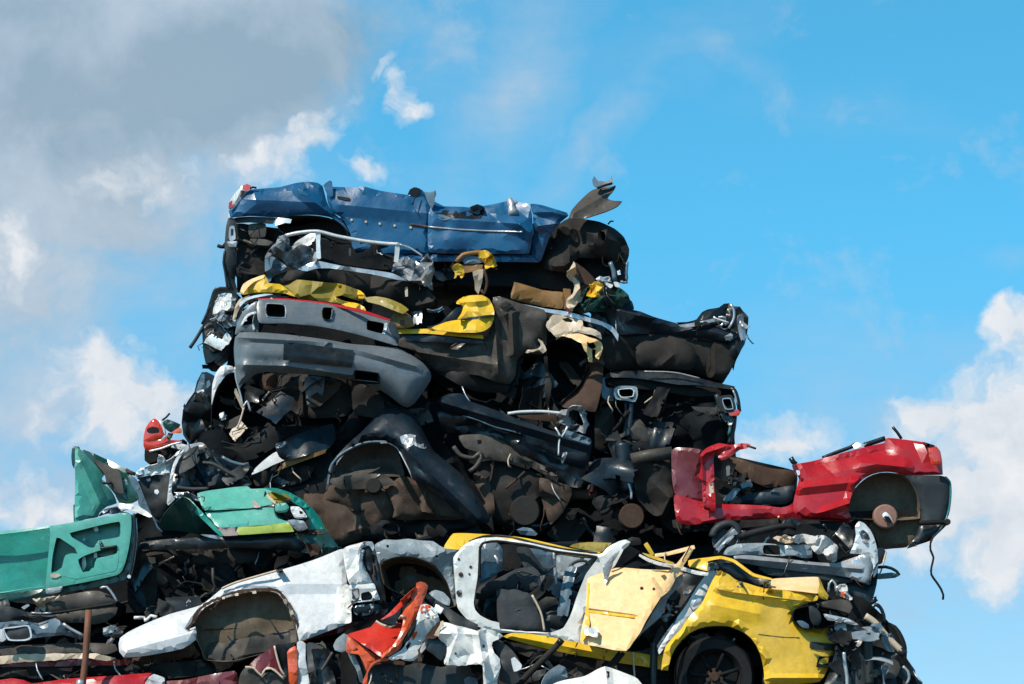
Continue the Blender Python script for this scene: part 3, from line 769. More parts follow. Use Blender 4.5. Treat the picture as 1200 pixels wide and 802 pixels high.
# rear end with tail lamp and open cavity
o = sheet('tail_lamp', 'lamp_clear', t, z('A', '232,216 236,188 258,150 296,110 320,104 336,114 322,132 300,160 270,200 246,226'), -.04, bulge=.05, edge=7, crumple=.006)
sheet('lamp_segment', 'lamp_red', o, z('A', '296,112 318,102 338,112 328,130 308,140 298,128'), -.075, bulge=.02, edge=4, crumple=.002)
sheet('lamp_segment', 'lamp_red', o, z('A', '232,218 234,190 246,180 260,196 246,226'), -.06, bulge=.02, edge=4, crumple=.002)
sheet('lamp_segment', 'rustbrown', o, z('A', '276,150 300,130 312,138 292,168'), -.092, bulge=.01, edge=4, crumple=.002)
tube('lamp_wire', 'rubber', t, z('A', '330,126 345,118 362,122'), .01, Y=-.05)
sheet('rear_pillar', 'greydark', t, z('A', '232,262 262,264 268,300 262,400 270,470 262,560 276,610 258,618 228,580 216,510 212,400 220,300'), .0, bulge=.05, edge=8, crumple=.03)
sheet('rear_pillar_trim', 'silver', t, z('A', '236,304 258,300 264,360 240,372 232,350'), -.06, holes=[z('A', '242,314 254,314 254,344 243,348')], bulge=0, crumple=.01, res=3)
sheet('rear_bracket', 'silver', t, z('A', '222,374 272,372 266,398 232,396'), -.07, bulge=.02, crumple=.02)
sheet('rear_crossmember', 'greydark', t, z('A', '262,262 330,256 455,262 440,290 330,284 264,286'), .03, bulge=.03, edge=5, crumple=.01)
sheet('inner_box', 'taupe', t, z('A', '328,292 404,290 402,350 330,352'), .05, bulge=.02, edge=3, crumple=.02)
sheet('inner_box', 'under', t, z('A', '272,292 322,292 324,352 274,352'), .1, bulge=.02, edge=3, crumple=.02)
sheet('inner_box', 'taupe', t, z('A', '332,360 400,362 440,376 420,392 336,384'), .02, bulge=.02, edge=3, crumple=.02)
sheet('inner_panel', 'under', t, z('A', '272,352 400,352 440,380 404,450 400,520 330,560 272,612'), .14, bulge=.02, edge=6, crumple=.06)
tube('rear_pin', 'rubber', t, z('A', '180,392 196,398 214,398'), .018, Y=.0)
tube('rear_cable', 'black', t, z('A', '214,420 208,470 216,520 226,590'), .012, Y=-.02)
sheet('rear_scrap', 'chrome', t, z('A', '460,262 530,268 520,284 480,290 446,300'), -.05, bulge=0, crumple=.03, jag=1)
recess('wheel_arch', 'under', t, z('A', '455,262 540,253 600,250 660,254 700,262 735,275 770,302 795,345 790,380 740,372 640,330 560,332 500,340 470,320'), .01, .5)
debris(t, z('A', '272,300 400,300 450,340 400,500 300,560'), .0, .12, 8, ['under', 'underdark', 'taupe', 'greydark'], 5)
debris(t, z('B', '850,330 1080,390 1090,480 880,440'), -.03, .1, 7, ['taupe', 'under', 'greydark'], 6, size=.6)
debris(t, z('B', '200,480 680,480 820,520 800,580 560,600 300,560'), .1, .5, 22, DARKS, 7)
for (a, b_) in ((0, 808), (1, 875), (2, 940), (3, 1010), (4, 1085)):
    yy = 268+a*9
    disc('trim_clip', 'cream', t, z('A', f'{b_},{yy+4}')[0], 1.6, -.115, thick=.008, seg=10)
tube('mirror_stub', 'silver', t, z('B', '546,172 556,200 566,245'), .03, Y=-.11, taper=1.6)
sheet('pillar_stub', 'blue', t, z('A', '676,108 690,96 706,86 716,92 722,160 700,165'), -.05, bulge=.01, edge=3, crumple=.02)
sheet('door_latch', 'underdark', t, z('A', '740,160 800,168 802,182 742,172'), -.115, bulge=0, crumple=.005)
sheet('pillar_stub', 'navy', t, z('A', '1070,152 1082,128 1102,118 1128,126 1140,142 1100,160'), -.06, bulge=.01, edge=4, crumple=.02)
sheet('pillar_stub', 'bluegrey', t, z('B', '148,138 176,146 200,130 204,150 196,196 184,224 170,200'), -.07, bulge=.0, edge=4, crumple=.03, jag=1)

# ---- crumpled silver front frame squeezed under the blue car
t = thing('front_frame', 'crumpled silver car front frame with open upper rail, squeezed under the blue car', 'wreck part', (410, 370), -.25)
tube('upper_rail', 'chrome', t, z('A', '498,346 560,332 650,326 740,348 860,370 960,382 1030,386'), .018, Y=-.33)
tube('upper_rail', 'silver', t, z('A', '1030,386 1080,402 1140,440'), .010, Y=-.33)
sheet('post', 'chrome', t, z('A', '640,332 662,330 660,380 664,452 644,458 642,390'), -.32, bulge=.015, edge=3, crumple=.01)
sheet('post', 'chrome', t, z('A', '1012,392 1034,392 1030,440 1026,470 1006,468 1010,430'), -.32, bulge=.015, edge=3, crumple=.012)
sheet('post', 'greydark', t, z('A', '794,362 806,364 804,440 796,440'), -.3, bulge=.01, edge=2, crumple=.01)
sheet('lower_flange', 'silver', t, z('A', '556,502 640,464 700,474 760,486 900,506 1000,522 1080,562 1040,556 900,526 760,506 700,498 640,500 600,512'), -.34, bulge=.03, edge=4, crumple=.02)
sheet('radiator_panel', 'void', t, z('A', '560,345 650,340 800,372 1000,396 1010,500 900,500 700,470 640,460 580,420'), .0, bulge=0, crumple=.04)
sheet('crushed_corner', 'silver', t, z('A', '402,452 424,410 444,382 470,350 500,340 520,370 516,400 560,380 600,400 640,420 644,462 600,490 556,502 520,500 500,470 470,450'), -.30, bulge=.03, edge=6, crumple=.12, cscale=9, jag=1.5, res=3.5)
sheet('crushed_corner', 'bluegrey', t, z('A', '402,452 440,444 480,470 510,500 470,520 440,540 420,566 404,540'), -.33, bulge=.03, edge=6, crumple=.07, cscale=12, res=4)
sheet('crushed_corner', 'silver', t, z('A', '1000,482 1020,460 1062,444 1110,462 1130,475 1160,430 1184,460 1196,500 1184,560 1190,600 1150,580 1080,560 1040,540 1000,525'), -.30, bulge=.03, edge=6, crumple=.11, cscale=9, jag=1.5, res=3.5)
sheet('floor_pan', 'under', t, z('A', '440,545 500,512 560,506 640,502 760,508 900,528 1080,562 1170,600 1196,640 1190,700 1080,700 900,640 840,600 740,565 600,556 470,575'), -.26, bulge=.09, edge=16, crumple=.07, cscale=30)
sheet('torn_lip', 'cream', t, z('A', '1058,590 1070,584 1072,630 1060,632'), -.33, bulge=0, crumple=.01)
debris(t, z('A', '580,360 1000,410 1000,480 700,460 600,420'), -.25, -.05, 10, ['silver', 'under', 'greydark', 'chrome', 'rubber'], 31, size=.5)
debris(t, z('A', '1080,600 1190,500 1200,690 1120,720'), -.3, -.1, 8, ['silver', 'under', 'taupe'], 32, size=.5)
hull('frame_body', 'underdark', t, q('330,325 360,318 430,322 490,335 512,350 505,385 460,385 400,360 350,345'), -.1, .6)

# ---- torn yellow roof skin
t = thing('roof_skin', 'torn yellow car roof skin drooping between the silver frame and the grey bumper', 'wreck part', (400, 380), -.3)
sheet('skin', 'yellow', t, z('A', '284,612 300,575 350,545 400,528 420,568 470,572 500,590 545,632 500,618 440,612 360,612 300,622'), -.42, bulge=.04, edge=10, crumple=.03, slope=(.1, .5))
sheet('skin', 'olive', t, z('A', '430,572 480,560 560,552 660,562 760,572 830,596 870,625 880,640 840,650 760,625 730,632 800,665 860,680 700,656 560,640 500,600'), -.34, bulge=.05, edge=14, crumple=.05, slope=(0, .2))
sheet('skin', 'yellow', t, z('A', '738,572 800,590 850,602 868,622 866,640 810,636 762,618 730,634 770,650 850,668 876,694 820,690 740,656 728,632 760,610'), -.43, bulge=.02, edge=6, crumple=.04, cscale=14, res=4, slope=(0, .7), jag=1)
sheet('skin', 'olive', t, z('A', '850,640 920,630 980,640 1040,665 1076,692 1050,712 1000,694 940,670 880,655'), -.40, bulge=.02, edge=6, crumple=.025, slope=(0, .5))
sheet('skin', 'ochre', t, z('A', '985,745 1010,706 1060,704 1086,722 1102,768 1060,778 1010,774'), -.36, holes=[z('A', '1034,742 1056,738 1060,760 1036,768')], bulge=.03, edge=6, crumple=.03)
sheet('skin_edge', 'yellow_pale', t, z('A', '286,606 300,572 340,548 400,530 396,544 350,562 320,590 300,616'), -.45, bulge=.0, crumple=.015, slope=(0, .5))
hull('shell', 'void', t, q('282,345 320,335 400,335 470,350 484,372 460,385 400,360 320,350'), -.2, .8)

# ---- yellow clips, ochre box and torn cream pieces wedged under the blue car
t = thing('seat_bracket', 'rusty bracket with two torn bright yellow tags, hanging below the blue door', 'bracket', (555, 325), -.2)
tube('bar', 'ochre', t, z('B', '300,470 330,436 400,424 440,426'), .022, Y=-.25)
sheet('tag', 'yellow', t, z('B', '276,500 300,478 330,490 336,520 322,545 306,530 290,548 292,516'), -.3, bulge=0, crumple=.04, cscale=9, res=3, jag=1.2)
sheet('tag', 'yellow', t, z('B', '402,424 440,414 470,440 492,484 460,492 436,504 428,470 404,450'), -.3, bulge=0, crumple=.045, cscale=9, res=3, jag=1.2)
sheet('plate', 'bluegrey', t, z('B', '330,462 360,444 400,446 424,470 380,478 336,478'), -.22, bulge=.02, edge=4, crumple=.01)
sheet('plate', 'ochre', t, z('B', '320,484 424,482 420,500 340,520'), -.24, bulge=0, crumple=.03)
sheet('strut', 'cream', t, z('B', '376,514 424,502 420,560 402,620 388,600 386,560'), -.22, bulge=0, crumple=.03)
tube('strut_rod', 'rustbrown', t, z('B', '428,500 444,560 430,620 414,600'), .014, Y=-.26)

t = thing('storage_box', 'flattened ochre metal box wedged beneath the blue front door', 'box', (630, 362), .0)
hull('body', 'ochre', t, z('B', '552,640 570,562 610,572 700,600 800,612 800,592 834,596 836,620 810,690 700,676 600,656'), -.12, .5, crumple=.02, soft=False)
sheet('lid', 'ochre', t, z('B', '556,640 574,566 614,576 700,604 800,612 796,688 700,672'), -.15, bulge=.02, edge=4, crumple=.02)

t = thing('torn_bracket', 'cream and orange torn bracket standing beside the yellow tag, right of the ochre box', 'bracket', (672, 365), -.2)
sheet('blade', 'cream', t, z('B', '818,530 830,505 848,468 858,490 860,530 880,556 876,600 888,650 860,668 840,700 812,668 824,640 846,610 856,580 840,560'), -.3, bulge=0, crumple=.06, cscale=10, res=3, jag=1.5)
sheet('wing', 'rustbrown', t, z('B', '846,466 900,500 950,552 930,580 880,560 862,530'), -.26, bulge=0, crumple=.03, slope=(.3, .3))
sheet('foot', 'darkred', t, z('B', '824,664 850,680 836,704 812,696'), -.28, bulge=0, crumple=.02)
t = thing('yellow_rag', 'star shaped torn bright yellow scrap on a thin wire, right of the cream bracket', 'scrap', (700, 350), -.2)
sheet('rag', 'yellow', t, z('B', '926,580 958,562 990,578 988,600 968,612 984,640 948,632 910,626 930,604'), -.32, bulge=0, crumple=.05, cscale=8, res=3, jag=1.5)
tube('wire', 'rubber', t, z('B', '944,632 920,660 900,710'), .007, Y=-.28)

# =================================================================== SECOND LAYER
t = thing('crushed_car', 'crushed car with torn yellow door skin and exposed taupe underside, right of the grey bumper', 'wrecked car', (580, 480), -.2)
hull('floor_shell', 'void', t, q('470,395 540,350 600,345 690,370 706,400 702,470 640,482 560,478 500,440 470,420'), .18, 1.6, crumple=.10)
sheet('underbody', 'taupe', t, z('D', '104,250 300,262 500,268 530,240 556,180 560,130 548,90 560,72 600,76 680,104 790,132 800,150 806,200 800,300 770,268 760,290 790,320 780,345 700,336 664,370 656,440 630,480 560,470 480,440 300,420 230,372 170,320 104,300'), -.22,
      bulge=.08, edge=16, crumple=.05, cscale=36, folds=[(*z('D','130,320')[0], *z('D','560,390')[0], .06, 10), (*z('D','560,180')[0], *z('D','575,430')[0], .07, 7), (*z('D','640,150')[0], *z('D','648,330')[0], .08, 7)])
sheet('sill', 'underdark', t, z('D', '200,360 300,398 480,420 620,470 620,520 500,520 420,500 330,450 240,400'), -.16, bulge=.05, edge=8, crumple=.03)
sheet('sill_flange', 'navy', t, z('D', '104,248 260,254 420,262 500,270 510,290 400,290 220,282 106,276'), -.29, bulge=.02, edge=3, crumple=.01)
sheet('door_skin', 'yellow', t, z('D', '262,218 330,190 396,178 430,174 550,158 556,172 540,210 510,232 470,240 400,240 300,230'), -.36, bulge=.05, edge=7, crumple=.02, slope=(0, .9))
sheet('door_skin', 'yellow', t, z('D', '384,176 402,150 412,120 396,108 378,104 382,92 412,72 440,66 500,64 534,84 552,120 556,156 500,160 440,170'), -.33, bulge=.06, edge=9, crumple=.035, slope=(0, .8), cscale=18, folds=[(*z('D','400,100')[0], *z('D','520,90')[0], .05, 6)])
sheet('door_seam', 'bluegrey', t, z('D', '386,178 440,168 552,156 552,166 470,176 400,184'), -.40, bulge=0, crumple=.004)
sheet('sill_strip', 'yellow', t, z('D', '98,220 180,224 270,222 400,244 502,252 506,268 400,258 240,244 106,244'), -.33, bulge=.01, edge=2, crumple=.008, slope=(0, .5))
sheet('window_rubber', 'black', t, z('D', '240,214 300,196 380,122 410,118 400,156 386,176 320,192 262,220'), -.30, bulge=.02, edge=4, crumple=.02)
sheet('roof_edge', 'silver', t, z('D', '550,76 580,70 640,96 720,112 800,128 900,142 1040,180 1110,210 1140,250 1136,280 1110,240 1060,206 900,164 780,140 660,122 560,96'), -.25, bulge=.03, edge=4, crumple=.03)
sheet('roof_edge_shadow', 'under', t, z('D', '560,130 580,100 700,120 800,144 930,164 960,200 800,190 700,150'), -.17, bulge=.03, edge=4, crumple=.03)
sheet('torn_edge', 'cream', t, z('D', '798,206 812,180 834,156 880,160 920,168 970,184 976,212 1020,224 1052,240 1060,268 1010,250 960,240 900,244 850,262 820,240'), -.30,
      holes=[z('D', '874,174 904,172 926,182 918,194 890,190')], bulge=.03, edge=6, crumple=.03, jag=1.2, res=4, slope=(0, .3))
sheet('torn_edge', 'yellow_pale', t, z('D', '846,266 900,246 960,246 1010,262 1060,286 1066,310 1058,340 1044,366 1034,360 1032,320 1012,318 1018,350 1016,378 1000,376 992,340 968,296 930,270 890,258'), -.32,
      holes=[z('D', '990,282 1020,286 1034,304 1016,318 994,306')], bulge=.02, edge=5, crumple=.04, jag=1.5, res=3.5)
sheet('torn_edge', 'cream', t, z('D', '762,268 790,290 800,322 784,340 768,322 740,330 706,336 712,322 760,314 778,300'), -.32, bulge=.01, edge=3, crumple=.03, jag=1, res=3)
recess('wheel_arch', 'void', t, z('D', '662,372 700,340 770,345 790,370 796,440 800,560 780,600 700,560 640,500 656,440'), -.12, .55)
recess('wheel_arch', 'void', t, z('D', '806,285 860,268 920,276 980,330 990,400 960,480 900,540 850,580 820,520 800,440'), -.14, .6)
sheet('arch_web', 'under', t, z('D', '790,350 806,352 812,440 826,480 816,560 806,600 796,540 796,440'), -.18, bulge=.02, edge=3, crumple=.03)
sheet('inner_fender', 'rustbrown', t, z('D', '990,390 1010,380 1040,368 1064,300 1070,400 1056,520 1030,610 960,600 880,590 860,570 900,540 960,490 990,430'), -.14, bulge=.08, edge=10, crumple=.06)
sheet('spring_seat', 'taupe', t, z('D', '756,460 776,450 782,500 770,540 754,520'), -.04, bulge=.02, edge=4, crumple=.02)
debris(t, z('D', '640,420 800,380 980,340 1060,420 1020,620 700,640 560,560'), -.2, .2, 20, DARKS, 41, size=.8)
debris(t, z('D', '560,100 780,150 780,240 640,230'), -.32, -.28, 4, ['taupe', 'under'], 42, size=.35)

# ---- the car with the grey bumper facing the camera
t = thing('crushed_car', 'crushed red car with a sagging grey plastic bumper facing the camera, left of centre', 'wrecked car', (385, 480), -.4)
hull('floor_shell', 'void', t, q('285,362 330,352 420,362 470,385 500,420 500,500 470,560 400,575 300,560 270,520 262,450 272,400'), -.05, 1.5, crumple=.12)
sheet('bonnet_edge', 'red', t, z('C', '368,80 430,78 500,79 600,88 700,100 850,130 990,178 986,184 850,144 700,110 600,97 500,88 372,88'), -.62, bulge=.02, edge=3, crumple=.008, slope=(0, .9))
upper = sheet('grille_panel', 'grey', t, z('C', '372,86 500,86 600,95 700,108 850,142 985,182 1012,230 1024,300 985,292 850,252 740,226 650,210 500,196 374,192'), -.68,
      holes=[z('C', '412,104 486,108 492,120 492,164 414,160 410,130'), z('C', '676,122 718,125 724,140 716,176 690,180 672,170 670,138'), z('C', '884,182 958,196 966,210 952,244 880,226 878,200')],
      bulge=.05, edge=7, crumple=.006, slope=(.25, .35), res=5)
for s_ in ('412,104 486,108 492,120 492,164 414,160 410,130', '676,122 718,125 724,140 716,176 690,180 672,170 670,138', '884,182 958,196 966,210 952,244 880,226 878,200'):
    recess('grille_opening', 'void', t, z('C', s_), -.70+(.12 if s_[0] == '8' else (.0 if s_[0] == '6' else -.1)), .18, res=4, slope=(.25, .35))
rim_ring('grille_bezel', 'silver', t, z('C', '408,100 490,104 500,118 498,170 410,166 404,130'), 1.8, -.80, depth=.015)
sheet('grille_bezel', 'silver', t, z('C', '716,124 724,128 728,146 720,180 708,180 716,150'), -.70, bulge=.0, crumple=.002, res=3)
sheet('grille_bezel', 'chrome', t, z('C', '962,196 974,192 976,212 964,246 952,244 960,216'), -.60, bulge=.0, crumple=.004, res=3)
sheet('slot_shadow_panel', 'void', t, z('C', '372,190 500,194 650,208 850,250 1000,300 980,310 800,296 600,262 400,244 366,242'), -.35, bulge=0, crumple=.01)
# main bumper: one curved plastic skin
bo = '256,320 262,262 282,240 330,238 400,240 500,248 600,260 700,274 800,292 900,300 968,306 1020,310 1080,340 1140,380 1178,425 1180,460 1150,510 1100,575 1070,592 1040,580 990,540 940,508 880,486 810,462 700,446 600,436 500,430 400,424 350,440 300,480 284,500 272,460 262,400'
bmp = sheet('bumper', 'grey', t, z('C', bo), -.70, bulge=.20, edge=26, full=True, crumple=.007, cscale=50, slope=(.22, .0), thick=.012, res=5,
      holes=[z('C', '822,416 934,430 934,474 822,462')],
      folds=[(*z('C','262,262')[0], *z('C','700,285')[0], .05, 5), (*z('C','700,285')[0], *z('C','1120,400')[0], .05, 6), (*z('C','270,390')[0], *z('C','500,395')[0], .035, 6), (*z('C','500,395')[0], *z('C','810,440')[0], .035, 6)])
sheet('number_plate_recess', 'black', t, z('C', '490,286 560,290 818,322 810,404 600,384 488,368'), -.882, bulge=-.02, edge=2, crumple=.004, slope=(.22, .0), soft=False, res=5)
for (a_, b_) in ((536,352),(598,342),(640,352),(678,350),(726,356)):
    disc('plate_screw', 'grey' if a_ != 726 else 'yellow_pale', t, z('C', f'{a_},{b_}')[0], 1.2 if a_ != 726 else 1.8, -.90+.22*(a_/4+210-385)/PPM, thick=.006, seg=8)
recess('fog_lamp_opening', 'void', t, z('C', '822,416 934,430 934,474 822,462'), -.80, .2, soft=False, res=4)
sheet('bumper_corner', 'grey', t, z('C', '262,250 272,196 300,140 340,104 362,92 372,100 370,240 300,242'), -.62, holes=[z('C', '290,204 312,168 330,152 356,146 350,180 344,198 318,204')], bulge=.04, edge=7, crumple=.01, res=4)
sheet('corner_edge', 'chrome', t, z('C', '286,206 308,164 328,148 360,140 362,150 350,196 356,232 348,236 342,200 352,152 330,160 312,176 294,208'), -.67, bulge=0, crumple=.008, res=3)
sheet('wing_edge', 'chrome', t, z('C', '282,100 310,78 350,66 400,58 440,60 400,68 350,78 312,92 284,120'), -.58, bulge=.0, crumple=.01, res=3)
sheet('wing_edge', 'cream', t, z('C', '250,180 262,120 282,84 330,66 334,80 300,104 274,150 262,190'), -.52, bulge=.02, crumple=.03, res=4)
sheet('wing_patch', 'black', t, z('C', '296,96 380,60 520,74 376,84 330,100 300,128 272,180 262,170'), -.50, bulge=.02, crumple=.02, res=4)
sheet('torn_bumper_end', 'black', t, z('C', '985,190 1012,190 1030,240 1026,300 1000,296 985,270 975,240'), -.60, bulge=.02, edge=4, crumple=.02)
tube('bumper_lip', 'silver', t, z('C', '262,400 268,460 290,540 300,590 318,560 334,608'), .010, Y=-.66)
tube('dangling_strap', 'cream', t, z('C', '304,590 290,640 272,690'), .009, Y=-.55)
tube('hose', 'taupe', t, z('C', '282,694 340,696 400,690 430,688'), .010, Y=-.3)
sheet('radiator', 'under', t, z('C', '470,440 700,452 810,470 800,620 700,640 590,640 480,600'), -.22, bulge=.02, edge=5, crumple=.05, folds=[(*z('C','580,450')[0], *z('C','580,630')[0], .06, 6)])
sheet('lower_beam', 'bluegrey', t, z('C', '590,450 680,454 668,560 640,590 600,580'), -.34, bulge=.05, edge=6, crumple=.02)
sheet('lamp_housing', 'rustbrown', t, z('C', '390,440 450,432 456,500 430,524 396,500'), -.32, bulge=.06, edge=8, crumple=.04)
sheet('lower_tray', 'under', t, z('C', '810,470 880,490 960,540 1000,580 960,640 820,620'), -.36, bulge=.06, edge=8, crumple=.05)
debris(t, z('C', '290,500 400,440 600,440 1000,590 940,700 300,740'), -.45, -.05, 34, DARKS, 51, size=.75)

# ---- wreckage at the left edge of that layer
t = thing('lamp_unit', 'smashed lamp unit with white reflector and black backing, sticking out left of the grey bumper', 'lamp', (245, 435), -.1)
hull('housing', 'black', t, z('C', '106,220 116,170 140,120 150,80 176,36 214,34 244,36 272,54 276,80 262,150 250,262 222,300 196,342 150,378 126,386 112,330'), -.2, .3, crumple=.04, jag=1.5)
sheet('reflector', 'chrome', t, z('C', '160,126 168,96 182,64 216,54 246,58 268,84 262,112 248,140 200,134 176,150 158,152'), -.28, bulge=.05, edge=6, crumple=.07, cscale=9, res=3)
sheet('lamp_guts', 'silver', t, z('C', '164,150 200,136 250,150 246,190 210,196 176,180'), -.27, bulge=.0, crumple=.1, cscale=7, res=3, jag=1.5)
sheet('housing_edge', 'taupe', t, z('C', '118,210 150,190 180,240 236,260 200,310 160,330 130,300'), -.24, bulge=.03, edge=6, crumple=.05, res=5)
tube('bracket_rod', 'greydark', t, z('C', '50,312 80,268 112,214'), .016, Y=-.2)
tube('edge_wire', 'black', t, z('C', '106,200 130,150 150,86 172,34 240,32'), .012, Y=-.27)
tube('edge_wire', 'cream', t, z('C', '196,310 220,282 244,262'), .010, Y=-.3)
debris(t, z('C', '120,160 260,120 250,250 150,360'), -.34, -.22, 14, ['silver', 'black', 'greydark', 'cream', 'chrome'], 61, size=.45)
debris(t, z('C', '70,200 120,210 200,380 160,430 110,330'), -.25, 0, 6, ['black', 'greydark'], 62, size=.5, kinds=('bracket', 'cable', 'torn_strip'))

t = thing('crushed_door', 'crushed dark blue door standing on edge below the smashed white lamp unit', 'car door', (230, 525), -.1)
hull('door_body', 'navy', t, z('C', '8,660 18,600 40,560 72,520 84,470 104,430 132,424 156,440 166,500 160,600 152,740 100,762 50,758 14,720'), -.1, .5, crumple=.05, jag=2)
sheet('skin', 'black', t, z('C', '16,650 30,590 76,528 120,520 150,560 146,740 60,756 20,700'), -.2, bulge=.05, edge=9, crumple=.06, cscale=16)
sheet('window_edge', 'bluegrey', t, z('C', '76,520 92,470 106,432 120,436 118,480 130,500 100,530'), -.22, bulge=.02, edge=4, crumple=.03)
sheet('paint_scar', 'chrome', t, z('C', '82,516 110,506 118,514 96,530'), -.27, bulge=0, crumple=.02, res=3)
sheet('paint_scar', 'bluegrey', t, z('C', '104,490 140,462 146,486 112,516'), -.25, bulge=0, crumple=.02, res=3)
debris(t, z('C', '20,600 80,520 150,540 140,740 40,740'), -.3, -.2, 8, ['black', 'navy', 'greydark', 'under'], 63, size=.45)

t = thing('wheel_arch_panel', 'narrow upright pale wing with deep dark wheel arch, just left below the grey bumper', 'wreck part', (255, 530), -.2)
sheet('wing', 'whiteblue', t, z('C', '152,540 156,480 172,430 192,402 216,392 250,398 264,424 236,430 206,450 186,480 168,520 152,580'), -.38, bulge=.04, edge=6, crumple=.015, res=4)
recess('arch_liner', 'under', t, z('C', '152,580 170,520 190,480 210,452 240,430 266,430 286,520 298,590 290,640 270,700 268,760 236,790 190,770 150,740'), -.33, .5, crumple=.05)
sheet('suspension_arm', 'taupe', t, z('C', '166,680 184,650 210,624 236,636 246,680 236,740 206,770 176,740'), -.2, bulge=.05, edge=8, crumple=.09, cscale=9, res=4, jag=1.5)
sheet('arch_rim', 'chrome', t, z('C', '122,740 130,728 150,760 190,772 188,784 150,790 128,770'), -.38, bulge=.0, crumple=.02, res=3)
sheet('arch_rim', 'cream', t, z('C', '258,520 266,500 284,540 302,580 296,600 276,560'), -.40, bulge=.0, crumple=.02, res=3)
debris(t, z('C', '160,620 260,560 280,700 200,780'), -.3, -.05, 12, ['taupe', 'under', 'silver', 'black'], 64, size=.5)

# =================================================================== RIGHT UPPER CARS
t = thing('crushed_car', 'black crushed car whose tail flares up against the sky, right of the yellow skin', 'wrecked car', (790, 450), .1)
hull('floor_shell', 'void', t, z('E', '220,180 330,96 500,130 640,170 780,150 880,82 930,112 942,200 925,260 880,350 830,426 700,396 500,378 300,378 250,300'), .16, 1.5, crumple=.08)
sheet('side_panel', 'navy', t, z('E', '200,100 240,60 300,20 340,10 396,62 410,94 440,100 500,124 560,142 612,156 640,172 700,176 780,160 850,184 900,210 890,250 820,240 700,226 560,210 420,206 330,210 260,160'), .02,
      bulge=.08, edge=14, crumple=.05, cscale=34, folds=[(*z('E','260,80')[0], *z('E','840,210')[0], .06, 12)])
sheet('underbody', 'under', t, z('E', '250,210 420,208 560,212 700,228 790,240 880,252 886,330 832,424 700,394 500,376 300,376 250,330'), .08, bulge=.10, edge=22, crumple=.05, cscale=44)
sheet('wheel_well', 'under', t, z('E', '410,290 440,250 520,222 620,228 690,260 704,320 680,374 560,370 440,360'), .0, bulge=.10, edge=30, crumple=.02, folds=[(*z('E','520,370')[0], *z('E','590,310')[0], .03, 6)])
sheet('tail_panel', 'black', t, z('E', '612,154 660,150 704,138 730,104 760,90 810,82 834,64 858,62 880,76 908,78 924,100 948,126 944,190 930,256 902,300 884,350 878,380 868,350 830,300 850,240 852,190 800,184 740,186 680,180 640,172'), .04,
      bulge=.06, edge=12, crumple=.05, cscale=22, folds=[(*z('E','700,170')[0], *z('E','860,150')[0], .05, 9)])
sheet('tail_edge', 'silver', t, z('E', '620,164 680,156 740,144 784,134 836,136 832,144 780,150 720,166 660,176 628,172'), -.06, bulge=.01, edge=2, crumple=.01, res=4)
tube('tail_seal', 'silver', t, z('E', '864,66 880,96 880,130 868,160 856,180'), .012, Y=-.08)
tube('tail_seal', 'chrome', t, z('E', '784,126 796,134 856,154'), .009, Y=-.09)
sheet('tail_scrap', 'chrome', t, z('E', '834,222 862,200 876,206 872,238 840,236'), -.08, bulge=0, crumple=.05, cscale=7, res=3, jag=1.5)
sheet('bonnet_scrap', 'green_dark', t, z('B', '880,650 900,600 950,572 1010,560 1052,580 1090,606 1120,656 1130,690 1100,700 1000,700 900,700'), -.08, bulge=.05, edge=10, crumple=.10, cscale=16, res=4, jag=1.5)
sheet('bonnet_scrap', 'whiteblue', t, z('B', '950,546 1000,536 1022,548 1030,580 1000,596 972,572'), -.1, bulge=0, crumple=.05, cscale=8, res=3, jag=1.5)
sheet('bonnet_scrap', 'whiteblue', t, z('B', '1036,562 1058,564 1066,588 1044,584'), -.1, bulge=0, crumple=.03, res=3)
debris(t, z('B', '880,600 1060,590 1130,690 900,740'), -.15, .1, 14, ['black', 'green_dark', 'under', 'navy'], 71, size=.6)
debris(t, z('E', '740,110 880,100 930,150 900,240 780,180'), -.12, .0, 10, ['black', 'navy', 'silver', 'greydark'], 72, size=.5)
debris(t, z('E', '220,120 340,200 300,360 240,300'), -.1, .1, 8, DARKS, 73, size=.7)

t = thing('crushed_car', 'dark crushed car with two empty square lamp frames, under the flaring black tail', 'wrecked car', (780, 530), .1)
hull('floor_shell', 'void', t, z('E', '256,420 300,384 450,384 640,400 880,456 884,500 876,590 850,730 740,760 600,750 480,770 240,770 230,600'), .25, 1.6, crumple=.12)
sheet('tailgate_edge', 'black', t, z('E', '268,398 320,382 450,378 560,382 620,388 700,408 800,434 884,452 884,466 800,458 700,446 620,444 500,424 400,412 300,410 266,420'), -.02, bulge=.03, edge=4, crumple=.012, slope=(0, .4))
tube('tailgate_seal', 'silver', t, z('E', '460,382 560,384 620,390 680,404 720,414'), .007, Y=-.07)
sheet('tailgate_inner', 'underdark', t, z('E', '280,412 420,414 620,446 800,460 820,490 700,500 500,470 320,450'), .06, bulge=.03, edge=5, crumple=.02)
o = rim_ring('lamp_frame', 'greywhite', t, z('E', '320,462 340,450 400,450 426,456 430,490 418,524 370,518 328,512 316,490'), 4.0, -.10, depth=.03)
rim_ring('lamp_frame_inner', 'chrome', o, z('E', '336,466 400,460 414,470 408,500 350,504 338,490'), 1.3, -.12, depth=.01)
recess('lamp_hole', 'void', t, z('E', '338,468 404,464 412,476 404,500 350,502'), -.09, .15, res=4)
o = rim_ring('lamp_frame', 'greydark', t, z('E', '806,500 868,492 886,530 890,566 836,576 820,540'), 4.0, -.10, depth=.03)
rim_ring('lamp_frame_inner', 'silver', o, z('E', '824,510 864,506 876,540 878,558 840,560'), 1.3, -.12, depth=.01)
sheet('lamp_cluster', 'lamp_red', t, z('E', '850,566 900,560 912,574 902,590 860,588'), -.1, bulge=.02, edge=3, crumple=.005)
